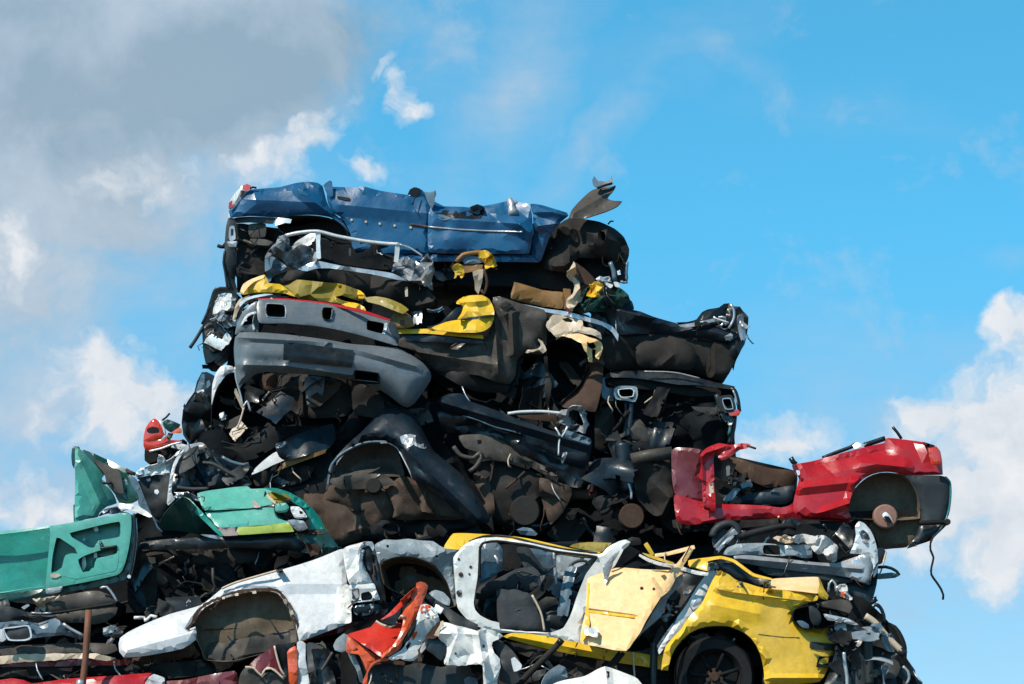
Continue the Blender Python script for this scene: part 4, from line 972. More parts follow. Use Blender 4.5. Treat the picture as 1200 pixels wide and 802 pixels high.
tube('corner_post', 'black', t, z('E', '862,462 884,470 900,520 906,570'), .018, Y=-.04)
tube('corner_post', 'silver', t, z('E', '876,470 888,500 896,540'), .008, Y=-.08)
tube('corner_post', 'black', t, z('E', '884,590 878,650 866,690 856,726'), .022, Y=.0)
tube('corner_post', 'teal', t, z('E', '868,592 864,640 856,680'), .014, Y=-.03)
tube('corner_post', 'greydark', t, z('E', '798,490 812,530 834,576'), .024, Y=-.05)
sheet('bumper_reinforcement', 'taupe', t, z('E', '680,546 740,548 800,552 826,566 800,584 740,576 696,562'), -.02, bulge=.03, edge=4, crumple=.02)
sheet('inner_quarter', 'under', t, z('E', '700,580 820,590 850,600 842,700 820,720 760,730 700,700 680,640'), .1, bulge=.04, edge=10, crumple=.05)
sheet('left_pillar', 'bluegrey', t, z('E', '258,420 272,408 280,452 310,470 318,520 290,520 262,500'), -.05, bulge=.03, edge=4, crumple=.03)
sheet('left_quarter', 'under', t, z('E', '230,560 300,550 320,600 330,700 280,760 230,740'), .0, bulge=.05, edge=8, crumple=.04)
sheet('seat_back', 'taupe', t, z('E', '396,614 440,606 466,640 486,690 470,720 410,700 384,700'), -.02, bulge=.05, edge=7, crumple=.03)
sheet('seat_back', 'void', t, z('E', '400,740 420,712 470,704 520,740 500,764 420,768'), -.05, bulge=.08, edge=12, crumple=.02)
tube('gas_strut', 'navy', t, z('E', '398,524 396,600 384,690'), .028, Y=-.04)
tube('gas_strut', 'greydark', t, z('E', '372,520 376,600 366,690'), .018, Y=-.02)
debris(t, z('E', '260,540 700,480 860,560 840,720 260,740'), -.05, .25, 36, DARKS, 81, size=.6)

# =================================================================== MIDDLE
t = thing('crushed_car', 'dark blue crushed car with a wide open rusty wheel arch, right of the teal car', 'wrecked car', (460, 640), -.6)
hull('floor_shell', 'void', t, q('352,600 360,560 384,520 420,478 470,468 500,500 540,540 575,600 580,650 520,668 400,668 352,650'), -.3, 1.4, crumple=.14)
sheet('fender', 'navy', t, q('382,576 384,556 392,538 408,520 424,506 436,492 446,480 462,474 484,484 492,496 500,514 510,530 540,555 562,585 575,610 560,616 545,610 532,596 508,576 484,562 477,548 467,527 455,518 440,516 424,518 408,528 396,542 388,560'), -.66,
      bulge=.20, edge=15, full=True, crumple=.02, cscale=36, slope=(.15, .5), folds=[(478, 530, 560, 608, .05, 5)])
for s_ in ('196,202 232,196 266,204 270,236 240,250 204,236', '262,236 312,246 314,264 280,258', '100,224 130,222 134,238 104,236'):
    sheet('paint_scar', 'silver', t, z('H', s_), -.86, bulge=.0, crumple=.04, cscale=6, res=3, jag=1.5, thick=.003)
tube('arch_lip', 'bluegrey', t, z('H', '-140,440 -130,350 -80,290 0,246 60,232 130,232'), .012, Y=-.74)
tube('arch_lip', 'silver', t, z('H', '130,232 180,260 210,310 240,370 252,400'), .007, Y=-.80)
sheet('arch_liner', 'taupe', t, z('H', '-130,430 -120,350 -70,290 0,250 60,238 130,240 180,268 200,330 214,392 120,395 20,420 -60,440'), -.52, bulge=-.14, edge=26, crumple=.02, folds=[(*z('H','-60,400')[0], *z('H','200,380')[0], .05, 8)])
sheet('suspension_tower', 'rustliner', t, z('H', '100,420 150,398 214,392 300,420 370,460 440,540 490,590 430,600 300,596 210,600 160,588 168,550 140,480'), -.50, bulge=.10, edge=18, crumple=.04, cscale=24, folds=[(*z('H','190,420')[0], *z('H','300,560')[0], .05, 9)])
sheet('inner_wing', 'rustliner', t, q('356,580 372,572 400,566 432,560 446,568 460,590 462,606 440,625 400,640 372,634 356,615'), -.48, bulge=.10, edge=18, crumple=.05, cscale=22)
sheet('chassis_rail', 'taupe', t, q('385,562 420,556 450,556 462,566 440,572 400,574'), -.60, bulge=.03, edge=4, crumple=.02)
disc('hub', 'under', t, (438, 570), 9, -.62, thick=.05)
sheet('lower_liner', 'underdark', t, z('H', '160,600 300,606 480,600 560,620 580,680 400,690 200,680 0,690 -80,640 0,600'), -.42, bulge=.06, edge=12, crumple=.06)
debris(t, q('360,575 440,560 460,600 540,612 520,650 380,650'), -.62, -.4, 24, ['under', 'taupe', 'rustbrown', 'underdark', 'black'], 91, size=.8)

t = thing('crushed_car', 'dark crushed car with muddy underside sloping down to the right, in the pile centre', 'wrecked car', (620, 640), -.35)
hull('floor_shell', 'void', t, q('500,470 530,462 600,480 700,500 760,480 860,470 858,540 800,600 800,650 560,650 540,590 505,520'), .05, 1.6, crumple=.15)
sheet('side_panel', 'navy', t, z('H', '376,34 420,8 490,6 520,40 600,68 690,100 760,130 900,178 1000,204 1090,218 1092,260 1080,330 1066,350 980,322 900,286 800,240 760,200 640,170 500,110 400,90'), -.40,
      bulge=.08, edge=12, crumple=.03, cscale=30, folds=[(*z('H','400,50')[0], *z('H','1080,250')[0], .07, 9)])
sheet('rocker', 'black', t, z('H', '370,90 480,104 640,172 760,204 900,290 1000,330 1070,352 1044,442 1000,444 940,420 860,350 780,330 700,280 600,230 480,200 400,180'), -.34, bulge=.05, edge=10, crumple=.05, cscale=22)
tube('panel_edge', 'silver', t, z('H', '490,108 560,130 640,162 700,176 760,192'), .007, Y=-.50)
tube('roof_rail', 'whiteblue', t, z('H', '700,100 760,92 860,90 950,98'), .015, Y=-.42)
sheet('roof_strip', 'rustbrown', t, z('H', '740,108 900,102 960,106 930,140 860,132 780,122'), -.3, bulge=.02, edge=3, crumple=.02)
sheet('rear_scrap', 'silver', t, z('H', '940,90 990,66 1050,66 1066,92 1080,140 1060,190 1000,180 960,150 930,140'), -.34, holes=[z('H', '980,90 1020,84 1044,110 1050,150 1000,150')], bulge=.0, crumple=.08, cscale=9, res=3.5, jag=2)
tube('torn_wire', 'chrome', t, z('H', '922,164 944,200 940,240 938,296'), .008, Y=-.5)
tube('torn_wire', 'chrome', t, z('H', '980,160 966,190 950,214'), .010, Y=-.5)
sheet('paint_scar', 'chrome', t, z('H', '946,326 960,284 978,280 974,304 956,334'), -.52, bulge=0, crumple=.01, res=3)
sheet('blue_end', 'bluegrey', t, z('H', '960,172 1084,216 1084,244 1000,220 958,200'), -.5, bulge=.02, edge=3, crumple=.01)
sheet('underbody', 'taupe', t, z('H', '470,204 560,196 620,204 700,240 760,290 860,340 940,400 930,420 860,380 790,340 740,330 660,320 590,306 560,280 500,260'), -.36,
      holes=[z('H', '556,224 576,222 578,240 560,244')], bulge=.07, edge=10, crumple=.03)
tube('exhaust_pipe', 'taupe', t, z('H', '446,254 480,296 540,308 572,280 574,310 550,350 520,372'), .022, Y=-.42)
tube('brake_pipe', 'rustbrown', t, z('H', '780,372 740,410 690,450'), .012, Y=-.36)
tube('brake_pipe', 'rustbrown', t, z('H', '632,318 628,360 618,420'), .012, Y=-.34)
sheet('fuel_tank', 'under', t, z('H', '560,320 700,330 860,390 860,500 820,640 700,640 600,600 560,500'), -.20, bulge=.14, edge=26, crumple=.05)
sheet('floor_pan', 'rustliner', t, z('H', '850,400 930,420 990,440 1000,480 960,560 900,620 870,540 850,460'), -.30, bulge=.08, edge=12, crumple=.04)
sheet('heat_shield', 'rustliner', t, z('H', '540,380 620,400 640,560 600,600 540,520'), -.30, bulge=.06, edge=10, crumple=.05)
disc('gearbox', 'under', t, z('H', '780,560')[0], 18, -.30, thick=.08)
tube('prop_shaft', 'rustbrown', t, z('H', '1000,470 1060,480 1120,470'), .05, Y=-.2)
tube('lever', 'darkred', t, z('H', '1104,400 1100,440 1090,470'), .03, Y=-.24)
tube('side_beam', 'taupe', t, z('I', '40,340 150,340 200,330'), .03, Y=-.2)
debris(t, q('560,540 640,560 740,520 780,560 780,640 600,645'), -.42, .0, 34, DARKS+['navy'], 95)
debris(t, q('700,470 790,470 790,560 700,560'), -.15, .15, 22, DARKS+['liner', 'navy', 'bluegrey'], 96)
debris(t, q('430,440 520,470 540,500 450,500'), -.35, -.1, 10, DARKS+['navy'], 97, size=.7)

# ---- small pieces at upper left: folded blue sheet on the wheel arch
t = thing('folded_panel', 'folded dark blue sheet with a bright white corner, lying left of the open wheel arch', 'wreck part', (370, 560), -.5)
sheet('panel', 'navy', t, z('G', '650,212 700,180 800,140 920,108 932,180 894,228 800,254 700,280 668,262'), -.55, bulge=.03, edge=8, crumple=.03, slope=(.2, .5))
sheet('corner', 'whiteblue', t, z('G', '538,346 560,312 600,276 655,238 702,272 640,300 590,326'), -.62, bulge=.01, edge=4, crumple=.01, slope=(.1, .6))
sheet('lower_edge', 'ochre', t, z('G', '700,282 800,256 892,226 884,244 760,290 650,332 660,320'), -.6, bulge=.01, edge=3, crumple=.02)
sheet('scar', 'bluegrey', t, z('G', '652,204 680,190 704,192 690,214 656,222'), -.62, bulge=0, crumple=.02, res=3)

# ---- dark hood with glass edge
t = thing('crushed_car', 'dark crushed car nose with a curved bright windscreen edge, resting on the teal bonnet', 'wrecked car', (270, 580), -.6)
hull('floor_shell', 'void', t, q('200,578 204,545 220,522 240,505 300,500 372,500 392,540 388,585 320,585 240,592'), -.5, 1.0, crumple=.10)
sheet('bonnet', 'navy', t, z('G', '160,430 164,360 184,290 220,226 260,206 320,204 360,240 420,262 480,300 540,390 440,404 300,412 200,420'), -.66, bulge=.04, edge=10, crumple=.06, cscale=26, slope=(0, .3), folds=[(*z('G','240,240')[0], *z('G','340,400')[0], .05, 8)])
sheet('screen_edge', 'whiteblue', t, z('G', '142,480 148,420 158,350 176,284 206,240 246,206 300,194 320,204 270,214 230,240 200,270 180,320 168,380 164,430 180,460 160,480 148,490'), -.76, bulge=.02, edge=3, crumple=.015, res=3.5)
tube('wiper_arm', 'taupe', t, z('G', '310,290 360,296 440,340 540,390'), .016, Y=-.74)
tube('wiper_arm', 'taupe', t, z('G', '320,210 340,250 356,268'), .014, Y=-.72)
tube('edge_strip', 'bluegrey', t, z('G', '400,262 440,284 500,300 526,294'), .016, Y=-.72)
tube('edge_strip', 'greydark', t, z('G', '190,406 260,414 340,412'), .02, Y=-.74)
sheet('scrap_tangle', 'silver', t, z('G', '170,450 200,432 250,430 300,456 312,466 280,466 240,452 190,456'), -.84, bulge=0, crumple=.05, cscale=7, res=3, jag=1.5)
sheet('cowl', 'under', t, z('G', '540,310 620,330 760,300 830,310 800,370 700,400 560,398'), -.5, bulge=.03, edge=6, crumple=.06)
debris(t, z('G', '200,260 380,280 520,400 220,400'), -.74, -.62, 14, ['black', 'navy', 'greydark', 'bluegrey'], 101, size=.6)
debris(t, z('G', '480,120 640,160 820,300 820,400 560,390 380,230'), -.6, -.2, 30, DARKS+['navy', 'cream'], 102, size=.8)

# ---- red lamp fragments left
t = thing('tail_lamp', 'broken red tail lamp with torn edges, perched above the torn white wing', 'lamp', (190, 545), -.5)
sheet('lens', 'lamp_red', t, z('F', '674,120 684,84 704,56 724,42 744,56 762,92 776,122 760,140 730,146 690,154 672,150'), -.6, holes=[z('F', '690,90 716,80 744,88 748,108 712,114 688,106')], bulge=.05, edge=7, crumple=.015, res=4)
sheet('lens_lower', 'lamp_red', t, z('F', '672,152 730,146 762,138 778,128 790,142 852,146 850,158 790,172 740,186 700,196 678,186'), -.58, bulge=.03, edge=6, crumple=.03, res=4)
sheet('inner', 'greydark', t, z('F', '684,84 720,78 752,90 752,112 700,118'), -.5, bulge=0, crumple=.03, res=4)
tube('lens_edge', 'chrome', t, z('F', '748,52 768,90 776,124 760,142'), .012, Y=-.66)
tube('lens_edge', 'chrome', t, z('F', '700,196 760,182 800,166 852,154'), .010, Y=-.66)
sheet('trim', 'green_dark', t, z('F', '762,60 784,46 820,58 846,72 830,96 800,108 776,92'), -.56, bulge=.03, edge=5, crumple=.05, res=4)
sheet('trim', 'lamp_orange', t, z('F', '800,110 840,84 852,92 850,112 820,112'), -.57, bulge=.01, edge=3, crumple=.02, res=3)
tube('wire', 'rubber', t, z('F', '760,52 780,36 796,18'), .009, Y=-.6)
hull('bracket', 'underdark', t, z('F', '676,188 720,192 860,140 862,170 850,200 780,230 700,250 680,240'), -.5, -.1, crumple=.05, jag=1.5, res=8)
debris(t, z('F', '680,180 850,120 850,210 690,240'), -.62, -.5, 12, ['cream', 'chrome', 'underdark', 'darkred', 'black'], 103, size=.35)
t = thing('crushed_wing', 'torn white wing with black inner face and small holes, below the broken tail lamp', 'wreck part', (185, 605), -.6)
sheet('edge', 'white', t, z('F', '632,300 660,276 700,262 736,256 740,210 760,216 780,240 806,226 830,200 850,190 820,230 806,280 800,310 740,304 690,312 650,322'), -.68, holes=[z('F', '642,292 664,284 672,300 650,306'), z('F', '678,282 694,280 696,298 680,300')], bulge=.01, edge=4, crumple=.04, cscale=9, res=3, jag=1.2)
sheet('inner_face', 'greydark', t, z('F', '640,322 690,312 740,306 800,312 792,380 786,440 800,440 740,524 710,490 690,440 670,380 654,330'), -.62, bulge=.0, crumple=.04, cscale=16, res=4)
for s_ in ('724,378 738,374 746,388 736,400 724,392', '686,326 704,324 706,334 690,338', '656,300 660,298 662,304 656,306'):
    sheet('chip', 'chrome', t, z('F', s_), -.70, bulge=0, crumple=.005, res=2.5)
hull('back', 'void', t, q('160,565 200,556 210,600 190,615 175,605'), -.5, .2, res=8)
tube('cable', 'chrome', t, z('F', '690,480 720,510 738,550 760,574'), .009, Y=-.8)
tube('cable', 'silver', t, z('F', '660,462 700,500 740,526'), .012, Y=-.78)

# =================================================================== GREEN (TEAL) GROUP
t = thing('folded_door', 'teal door folded in half, standing up at the far left against the sky', 'car door', (135, 612), -.8)
sheet('outer_face', 'green_pale', t, z('F', '352,184 368,182 390,196 420,232 458,270 492,302 478,324 486,350 510,366 534,400 548,440 500,456 466,486 460,505 400,516 352,526 350,440 352,360'), -.9,
      bulge=.03, edge=8, crumple=.02, cscale=36, slope=(.7, .15), folds=[(*z('F','360,200')[0], *z('F','470,440')[0], .04, 10)])
sheet('inner_face', 'green_dark', t, z('F', '386,188 440,206 520,244 600,284 616,300 640,380 650,420 620,440 560,440 540,400 500,350 492,310 450,262 410,222'), -.88, bulge=.02, edge=7, crumple=.02, slope=(-.4, .0))
sheet('inner_board', 'taupe', t, z('F', '432,232 500,258 560,292 572,330 578,394 540,384 500,340 492,304'), -.93, bulge=.01, edge=4, crumple=.012, slope=(-.4, .0))
sheet('fold_edge', 'bluegrey', t, z('F', '598,312 632,318 654,352 680,420 700,470 716,500 690,486 650,448 640,400 612,340'), -.97, bulge=.02, edge=4, crumple=.01)
sheet('fold_lining', 'teal', t, z('F', '576,330 604,316 620,350 640,400 642,430 600,424 570,400'), -.93, bulge=.0, edge=4, crumple=.02)
sheet('rear_edge', 'green_dark', t, z('F', '338,182 346,172 372,174 374,186 358,200 352,240 348,280 338,260 334,220'), -.93, bulge=.02, edge=3, crumple=.01)
sheet('hinge_strip', 'yellow_pale', t, z('F', '350,446 362,446 376,470 382,516 352,526'), -.96, bulge=.005, edge=2, crumple=.008)
sheet('hinge_strip', 'green_dark', t, z('F', '344,446 354,446 354,526 346,526'), -.97, bulge=.0, crumple=.004)
sheet('torn_white_corner', 'white', t, z('F', '556,438 600,444 640,450 690,478 714,502 700,506 650,486 600,468 562,466'), -.99, bulge=.01, edge=3, crumple=.03, res=4)
sheet('crumpled_edge', 'silver', t, z('F', '462,500 480,474 510,464 550,456 568,476 600,470 560,484 500,492'), -.98, bulge=.0, crumple=.06, cscale=7, res=3, jag=1)
tube('top_seal', 'rustbrown', t, z('F', '590,282 610,294 634,304'), .016, Y=-.95)
tube('latch', 'black', t, z('F', '474,334 490,346 524,344'), .013, Y=-.96)

t = thing('van_door', 'flat teal van door showing its cut out stiffening frame, at the left picture edge', 'car door', (80, 700), -1.2)
lip = -1.36
outer = q('-60,628') + z('K', '0,82 120,72 230,58 250,56 300,48 400,30 500,12 580,-2 612,4 616,60 606,150 590,220 572,268 548,288 450,312 300,340 200,355 0,378') + q('-60,702')
h_left = q('-52,634') + z('K', '0,98 120,84 232,68 236,90 226,200 216,310 206,340 120,352 0,372') + q('-52,694')
h1 = z('K', '266,112 300,128 352,164 362,188 336,186 306,196 296,226 290,252 262,272 240,278 246,200')
h2 = z('K', '326,92 400,72 480,52 560,38 564,70 560,108 500,120 460,128 440,160 412,156 380,136 336,110')
h3 = z('K', '366,216 400,196 450,178 500,164 546,156 548,186 500,200 452,212 440,252 418,272 390,276 376,250')
door = sheet('inner_frame', 'green_pale', t, outer, lip, holes=[h_left, h1, h2, h3], bulge=.02, edge=3, crumple=.006, res=4.5, thick=.014, soft=True)  # paler than the skin behind: sunlit tone put into the frame colour
sheet('outer_skin', 'green', t, outer, lip+.14, bulge=.0, crumple=.012, cscale=40, thick=.006)
sheet('frame_highlight', 'green_pale', t, z('K', '296,292 330,258 400,222 450,196 520,174 556,182 552,240 540,268 460,286 360,306'), lip-.004, bulge=.012, edge=4, crumple=.004)
for hh, nm in ((h1, 'pocket_wall'), (h2, 'pocket_wall'), (h3, 'pocket_wall')):
    SEED[0] += 1
    r0 = smooth_poly(hh, step=4); n_ = len(r0)
    V_ = [P(x, y, lip) for x, y in r0]+[P(x, y, lip)+Vector((0, .14, 0)) for x, y in r0]
    mesh_obj(nm, V_, [(i, (i+1) % n_, (i+1) % n_+n_, i+n_) for i in range(n_)], 'green_dark', t, True)  # dark green puts the pockets' deep shade into the wall colour
sheet('hem', 'green_dark', t, z('K', '560,-8 600,-4 626,10 634,60 624,160 606,262 586,296 560,300 586,240 604,150 612,60'), lip+.03, bulge=.03, edge=3, crumple=.008)
tube('seal', 'silver', t, z('K', '636,20 640,100 630,200 612,290'), .010, Y=lip+.02)
tube('seal', 'black', t, z('K', '628,0 634,120 618,240 604,300'), .013, Y=lip-.0)
sheet('bottom_return', 'green_dark', t, q('-60,702') + z('K', '0,376 200,356 300,342 450,314 560,290 600,296 580,312 450,344 300,372 160,402 0,416') + q('-60,712'), lip+.05, bulge=.02, edge=3, crumple=.008)
for s_, m_ in (('440,60 452,50 462,80 444,84', 'whiteblue'), ('386,210 398,202 404,240 392,268 384,250', 'whiteblue'), ('440,184 452,178 456,206 442,210', 'whiteblue'), ('388,118 398,112 400,126 388,130', 'green_pale')):
    sheet('clip', m_, door, z('K', s_), lip+.05, bulge=.01, edge=2, crumple=.002, res=2.5)
tube('latch_rod', 'black', door, z('K', '470,164 500,160 548,154'), .012, Y=lip-.02)
tube('latch_rod', 'green_dark', door, z('K', '470,130 472,150 484,166 476,140'), .010, Y=lip-.02)
sheet('latch', 'cream', door, z('K', '234,286 270,280 286,290 262,302 238,300'), lip-.03, bulge=.01, edge=3, crumple=.02, res=3)
sheet('scraped_hinge', 'greywhite', t, z('K', '214,354 250,346 294,342 284,366 240,378 218,376'), lip-.02, bulge=.02, edge=3, crumple=.02, res=3)
disc('bolt', 'chrome', door, z('K', '606,296')[0], 2.2, lip-.03, thick=.012, seg=10)

t = thing('crushed_car', 'teal crushed car with a lime reflective stripe and broken headlight, on the left', 'wrecked car', (280, 680), -.9)
hull('floor_shell', 'void', t, q('165,632 260,622 395,632 400,660 380,690 330,700 230,705 160,700'), -.5, 1.2, crumple=.12)
sheet('bonnet', 'green_pale', t, z('G', '284,434 340,420 400,412 460,404 520,400 536,412 604,410 650,418 690,444 720,470 700,480 648,482 560,500 440,508 320,512 300,480'), -1.0,
      bulge=.03, edge=5, crumple=.012, cscale=50, slope=(.1, .9))
sheet('panel_gap', 'navy', t, z('G', '316,512 440,506 560,498 650,482 656,490 560,506 440,516 320,520'), -1.04, bulge=0, crumple=.002)
sheet('bonnet_front', 'green_pale', t, z('G', '322,522 440,516 560,506 648,490 660,540 690,560 716,566 700,574 600,582 480,590 384,594 350,556'), -1.10, bulge=.03, edge=5, crumple=.012, cscale=50, slope=(.1, .6))
sheet('reflective_stripe', 'lime', t, z('G', '476,592 560,588 650,578 712,570 728,590 740,612 640,618 480,628'), -1.15, bulge=.01, edge=3, crumple=.006, slope=(.1, .3))
sheet('reflective_stripe', 'pinkish', t, z('G', '384,596 474,592 478,628 402,632'), -1.15, bulge=.01, edge=3, crumple=.008, slope=(.1, .3))
sheet('nose', 'green', t, z('G', '604,408 660,410 720,430 780,464 830,510 862,552 886,600 900,612 880,622 810,610 806,560 790,510 740,480 690,446'), -1.0,
      bulge=.08, edge=10, crumple=.02, slope=(.5, .3))
sheet('nose_patch', 'olive', t, z('G', '614,430 660,424 720,440 750,460 710,470 670,478 650,466 620,446'), -1.09, bulge=.01, edge=3, crumple=.015, jag=1.5, slope=(.3, .7))
sheet('nose_patch', 'cream', t, z('G', '600,428 640,440 680,450 712,458 700,466 650,480 618,456'), -1.12, bulge=.01, edge=3, crumple=.015, jag=1.5, slope=(.3, .7))
sheet('torn_white', 'pinkish', t, z('G', '544,462 556,470 584,496 550,500'), -1.08, bulge=.0, crumple=.01, res=3)
lampo = recess('headlight_recess', 'black', t, z('G', '650,486 700,474 752,488 790,516 802,552 776,574 800,598 770,614 740,606 722,572 708,548 660,544 648,520'), -1.09, .12, res=4)
sheet('headlight_shell', 'green_pale', lampo, z('G', '650,484 700,478 716,500 706,520 676,524 652,518'), -1.14, bulge=.03, edge=4, crumple=.02, res=3)
sheet('headlight_shell', 'white', lampo, z('G', '722,496 760,496 784,518 800,544 770,552 742,548 726,520'), -1.15, holes=[z('G','762,514 778,518 780,530 766,530')], bulge=.02, edge=4, crumple=.02, res=3)
sheet('headlight_shell', 'silver', lampo, z('G', '708,560 740,556 784,564 802,596 766,612 742,600 720,580'), -1.15, bulge=.02, edge=4, crumple=.03, res=3)
sheet('lower_nose', 'green_dark', t, z('G', '740,622 800,606 884,600 906,630 950,690 900,706 850,720 820,700 780,660 750,640'), -1.0, bulge=.05, edge=8, crumple=.03)
sheet('rust_tear', 'rustbrown', t, z('G', '752,612 800,604 890,610 892,620 820,626 770,624'), -1.12, bulge=0, crumple=.01, jag=1, res=3)
sheet('rust_tear', 'rustbrown', t, z('G', '792,664 830,668 866,690 850,720 820,726 800,700'), -1.08, bulge=0, crumple=.02, jag=1.5, res=3)
sheet('front_valance', 'black', t, z('G', '20,664 140,648 300,640 480,632 740,622 760,660 790,690 850,720 700,700 500,690 300,694 100,700 0,690'), -1.02, bulge=.07, edge=10, crumple=.02, cscale=60)
sheet('crossmember', 'under', t, z('K', '180,120 400,110 600,130 640,176 1000,170 1200,160 1200,230 900,240 640,220'), -.85, bulge=.05, edge=8, crumple=.04)
sheet('folded_wing', 'green_dark', t, z('G', '104,584 130,530 170,484 216,450 250,466 300,520 350,576 402,630 350,640 250,618 180,608 120,606'), -1.05,
      bulge=.0, crumple=.02, slope=(0, -.9), folds=[(*z('G','216,450')[0], *z('G','290,600')[0], .08, 12)])
sheet('wing_edge', 'green', t, z('G', '216,448 250,460 300,512 360,576 410,632 392,634 340,586 280,528 236,476'), -1.17, bulge=.015, edge=3, crumple=.01, slope=(0, .2))
sheet('wing_lip', 'silver', t, z('G', '300,626 350,628 392,634 384,648 340,640'), -1.16, bulge=.0, crumple=.02, res=3)
tube('wing_hinge', 'green_pale', t, z('G', '238,482 246,500 262,510'), .013, Y=-1.2)
sheet('subframe', 'under', t, z('K', '640,180 720,176 740,330 720,440 640,470 600,420 600,320'), -.9, bulge=.06, edge=10, crumple=.05)
sheet('strut', 'taupe', t, z('K', '688,228 706,232 790,318 768,334'), -.95, bulge=.02, edge=3, crumple=.01)
sheet('inner_wing', 'void', t, z('K', '700,200 1160,220 1180,300 1000,380 760,440 700,400'), -.6, bulge=.0, crumple=.05)
debris(t, z('K', '640,180 1160,180 1160,300 940,400 740,470 600,440'), -1.0, -.6, 36, DARKS, 111)
debris(t, z('G', '20,680 400,690 780,700 700,780 100,780'), -.9, -.7, 12, DARKS, 112)
debris(t, z('G', '150,400 320,440 300,470 170,460'), -1.2, -1.1, 8, ['silver', 'black', 'chrome'], 113, size=.3)

# =================================================================== LOWER LEFT: white car
t = thing('crushed_car', 'pale blue white crushed car front with a rusty wheel arch, lying across the lower left', 'wrecked car', (300, 790), -1.4)
hull('floor_shell', 'void', t, q('140,760 200,725 300,690 400,650 440,645 452,700 440,725 350,750 250,790 145,800'), -1.0, 1.0, crumple=.12)
fen = z('K', '556,610 562,584 600,556 660,526 720,500 800,470 880,448 940,430 980,402') + z('L', '0,352 30,338 70,324 150,296 250,274 284,262 360,240 440,214 500,190 566,166 578,220 584,300 592,400 602,505 590,516 540,535 450,570 362,598 354,560 344,510 322,460 290,405 262,374 220,362 160,362 100,370 40,388 0,400') + z('K', '1000,418 960,440 934,470 910,510 880,544 916,530 922,560 918,592 890,614 860,632 790,648 700,664 640,672 580,674 560,650')
sheet('fender', 'whiteblue', t, fen, -1.42, bulge=.11, edge=16, crumple=.018, cscale=55, slope=(0, .35), res=6.5, folds=[(*z('K','600,640')[0], *z('K','900,560')[0], .02, 8), (*z('L','300,330')[0], *z('L','590,330')[0], .03, 12)])
tube('bonnet_edge', 'cream', t, z('L', '0,352 70,322 250,270 284,262'), .010, Y=-1.42)
sheet('latch', 'black', t, z('L', '254,266 284,258 288,272 258,280'), -1.48, bulge=0, crumple=.005, res=3)
lin = z('K', '882,544 910,512 934,472 960,442 1000,420') + z('L', '0,402 40,390 100,372 160,364 220,364 262,376 288,406 320,462 342,512 350,560 352,600 300,640 180,660 60,690 0,694') + z('K', '960,684 944,640 922,592 918,532')
recess('wheel_arch_liner', 'liner', t, lin, -1.42, .16, inward=.93, crumple=.02)
rim = z('K', '876,546 906,500 930,456 960,430 1000,408') + z('L', '0,390 40,374 100,362 160,354 220,354 268,366 300,406 332,458 350,510 358,560 360,604')
sheet('rusty_arch_rim', 'rustbrown', t, strip(rim, 3.2), -1.52, bulge=.0, crumple=.012, jag=1.6, res=3)
for s_ in ('60,376 76,372 78,384 62,386', '140,364 160,362 162,374 144,376', '0,392 14,388 14,400 2,402', '316,456 330,452 340,480 326,486', '288,404 300,398 308,420 296,424'):
    sheet('torn_liner_tab', 'cream', t, z('L', s_), -1.55, bulge=0, crumple=.01, res=2.5)
sheet('arch_floor', 'taupe', t, z('L', '-60,610 60,590 200,570 340,540 350,600 300,640 180,662 60,692 -60,690'), -1.3, bulge=.05, edge=8, crumple=.05)
sheet('rusty_sill', 'rustbrown', t, z('K', '580,676 640,674 700,664 790,648 860,632 900,606 916,640 900,670 800,690 700,704 600,712 560,700'), -1.38, bulge=.05, edge=6, crumple=.04, jag=1)
sheet('front_panel', 'white', t, z('L', '568,166 600,150 640,140 664,134 680,160 660,200 664,240 690,290 710,330 730,380 700,350 660,330 600,334 588,300 574,230'), -1.50, bulge=.05, edge=6, crumple=.03, slope=(.4, .2), res=4)
sheet('indicator_panel', 'white', t, z('L', '540,350 580,332 592,334 600,400 606,508 560,516 530,512 532,420'), -1.56, bulge=.01, edge=3, crumple=.006, res=4)
sheet('front_slot', 'black', t, z('L', '652,166 690,152 706,180 704,260 690,276 668,262 656,210'), -1.50, bulge=.0, crumple=.04, res=3.5)
sheet('front_slot_edge', 'silver', t, z('L', '664,134 704,132 716,160 708,176 690,150 660,158 650,180 640,240 632,220 640,170'), -1.54, bulge=.0, crumple=.02, res=3)
sheet('grille_corner', 'black', t, z('L', '704,150 720,180 738,300 760,380 778,440 752,450 728,390 712,330 700,270'), -1.44, bulge=.03, edge=4, crumple=.03)
hl = sheet('headlight_housing', 'white', t, z('L', '598,336 660,332 712,328 724,360 740,402 700,410 620,420 606,450 600,400'), -1.55, holes=[z('L', '608,356 642,352 644,400 616,404'), z('L', '654,374 690,366 706,386 700,404 656,408')], bulge=.02, edge=3, crumple=.015, res=3)
sheet('reflector', 'silver', hl, z('L', '606,352 644,350 646,404 610,408'), -1.49, bulge=-.02, edge=4, crumple=.02, res=3)
sheet('reflector', 'greydark', hl, z('L', '650,370 710,362 712,408 652,412'), -1.49, bulge=-.02, edge=4, crumple=.03, res=3)
sheet('headlight_bowl', 'silver', hl, z('L', '616,440 650,426 700,424 716,440 700,470 650,482 622,470'), -1.53, bulge=.03, edge=5, crumple=.03, res=3)
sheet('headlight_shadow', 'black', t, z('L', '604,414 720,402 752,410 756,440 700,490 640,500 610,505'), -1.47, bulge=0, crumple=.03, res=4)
sheet('lower_edge', 'darkred', t, z('L', '600,512 640,504 700,486 750,450 782,436 776,460 740,500 700,530 640,548 560,560 450,582 364,604 362,598 450,570 540,535'), -1.42, bulge=.02, edge=3, crumple=.02)
debris(t, z('K', '740,440 800,420 940,420 740,480 600,530 560,500'), -1.3, -1.1, 14, ['white', 'taupe', 'greydark', 'underdark', 'greywhite'], 121, size=.5)
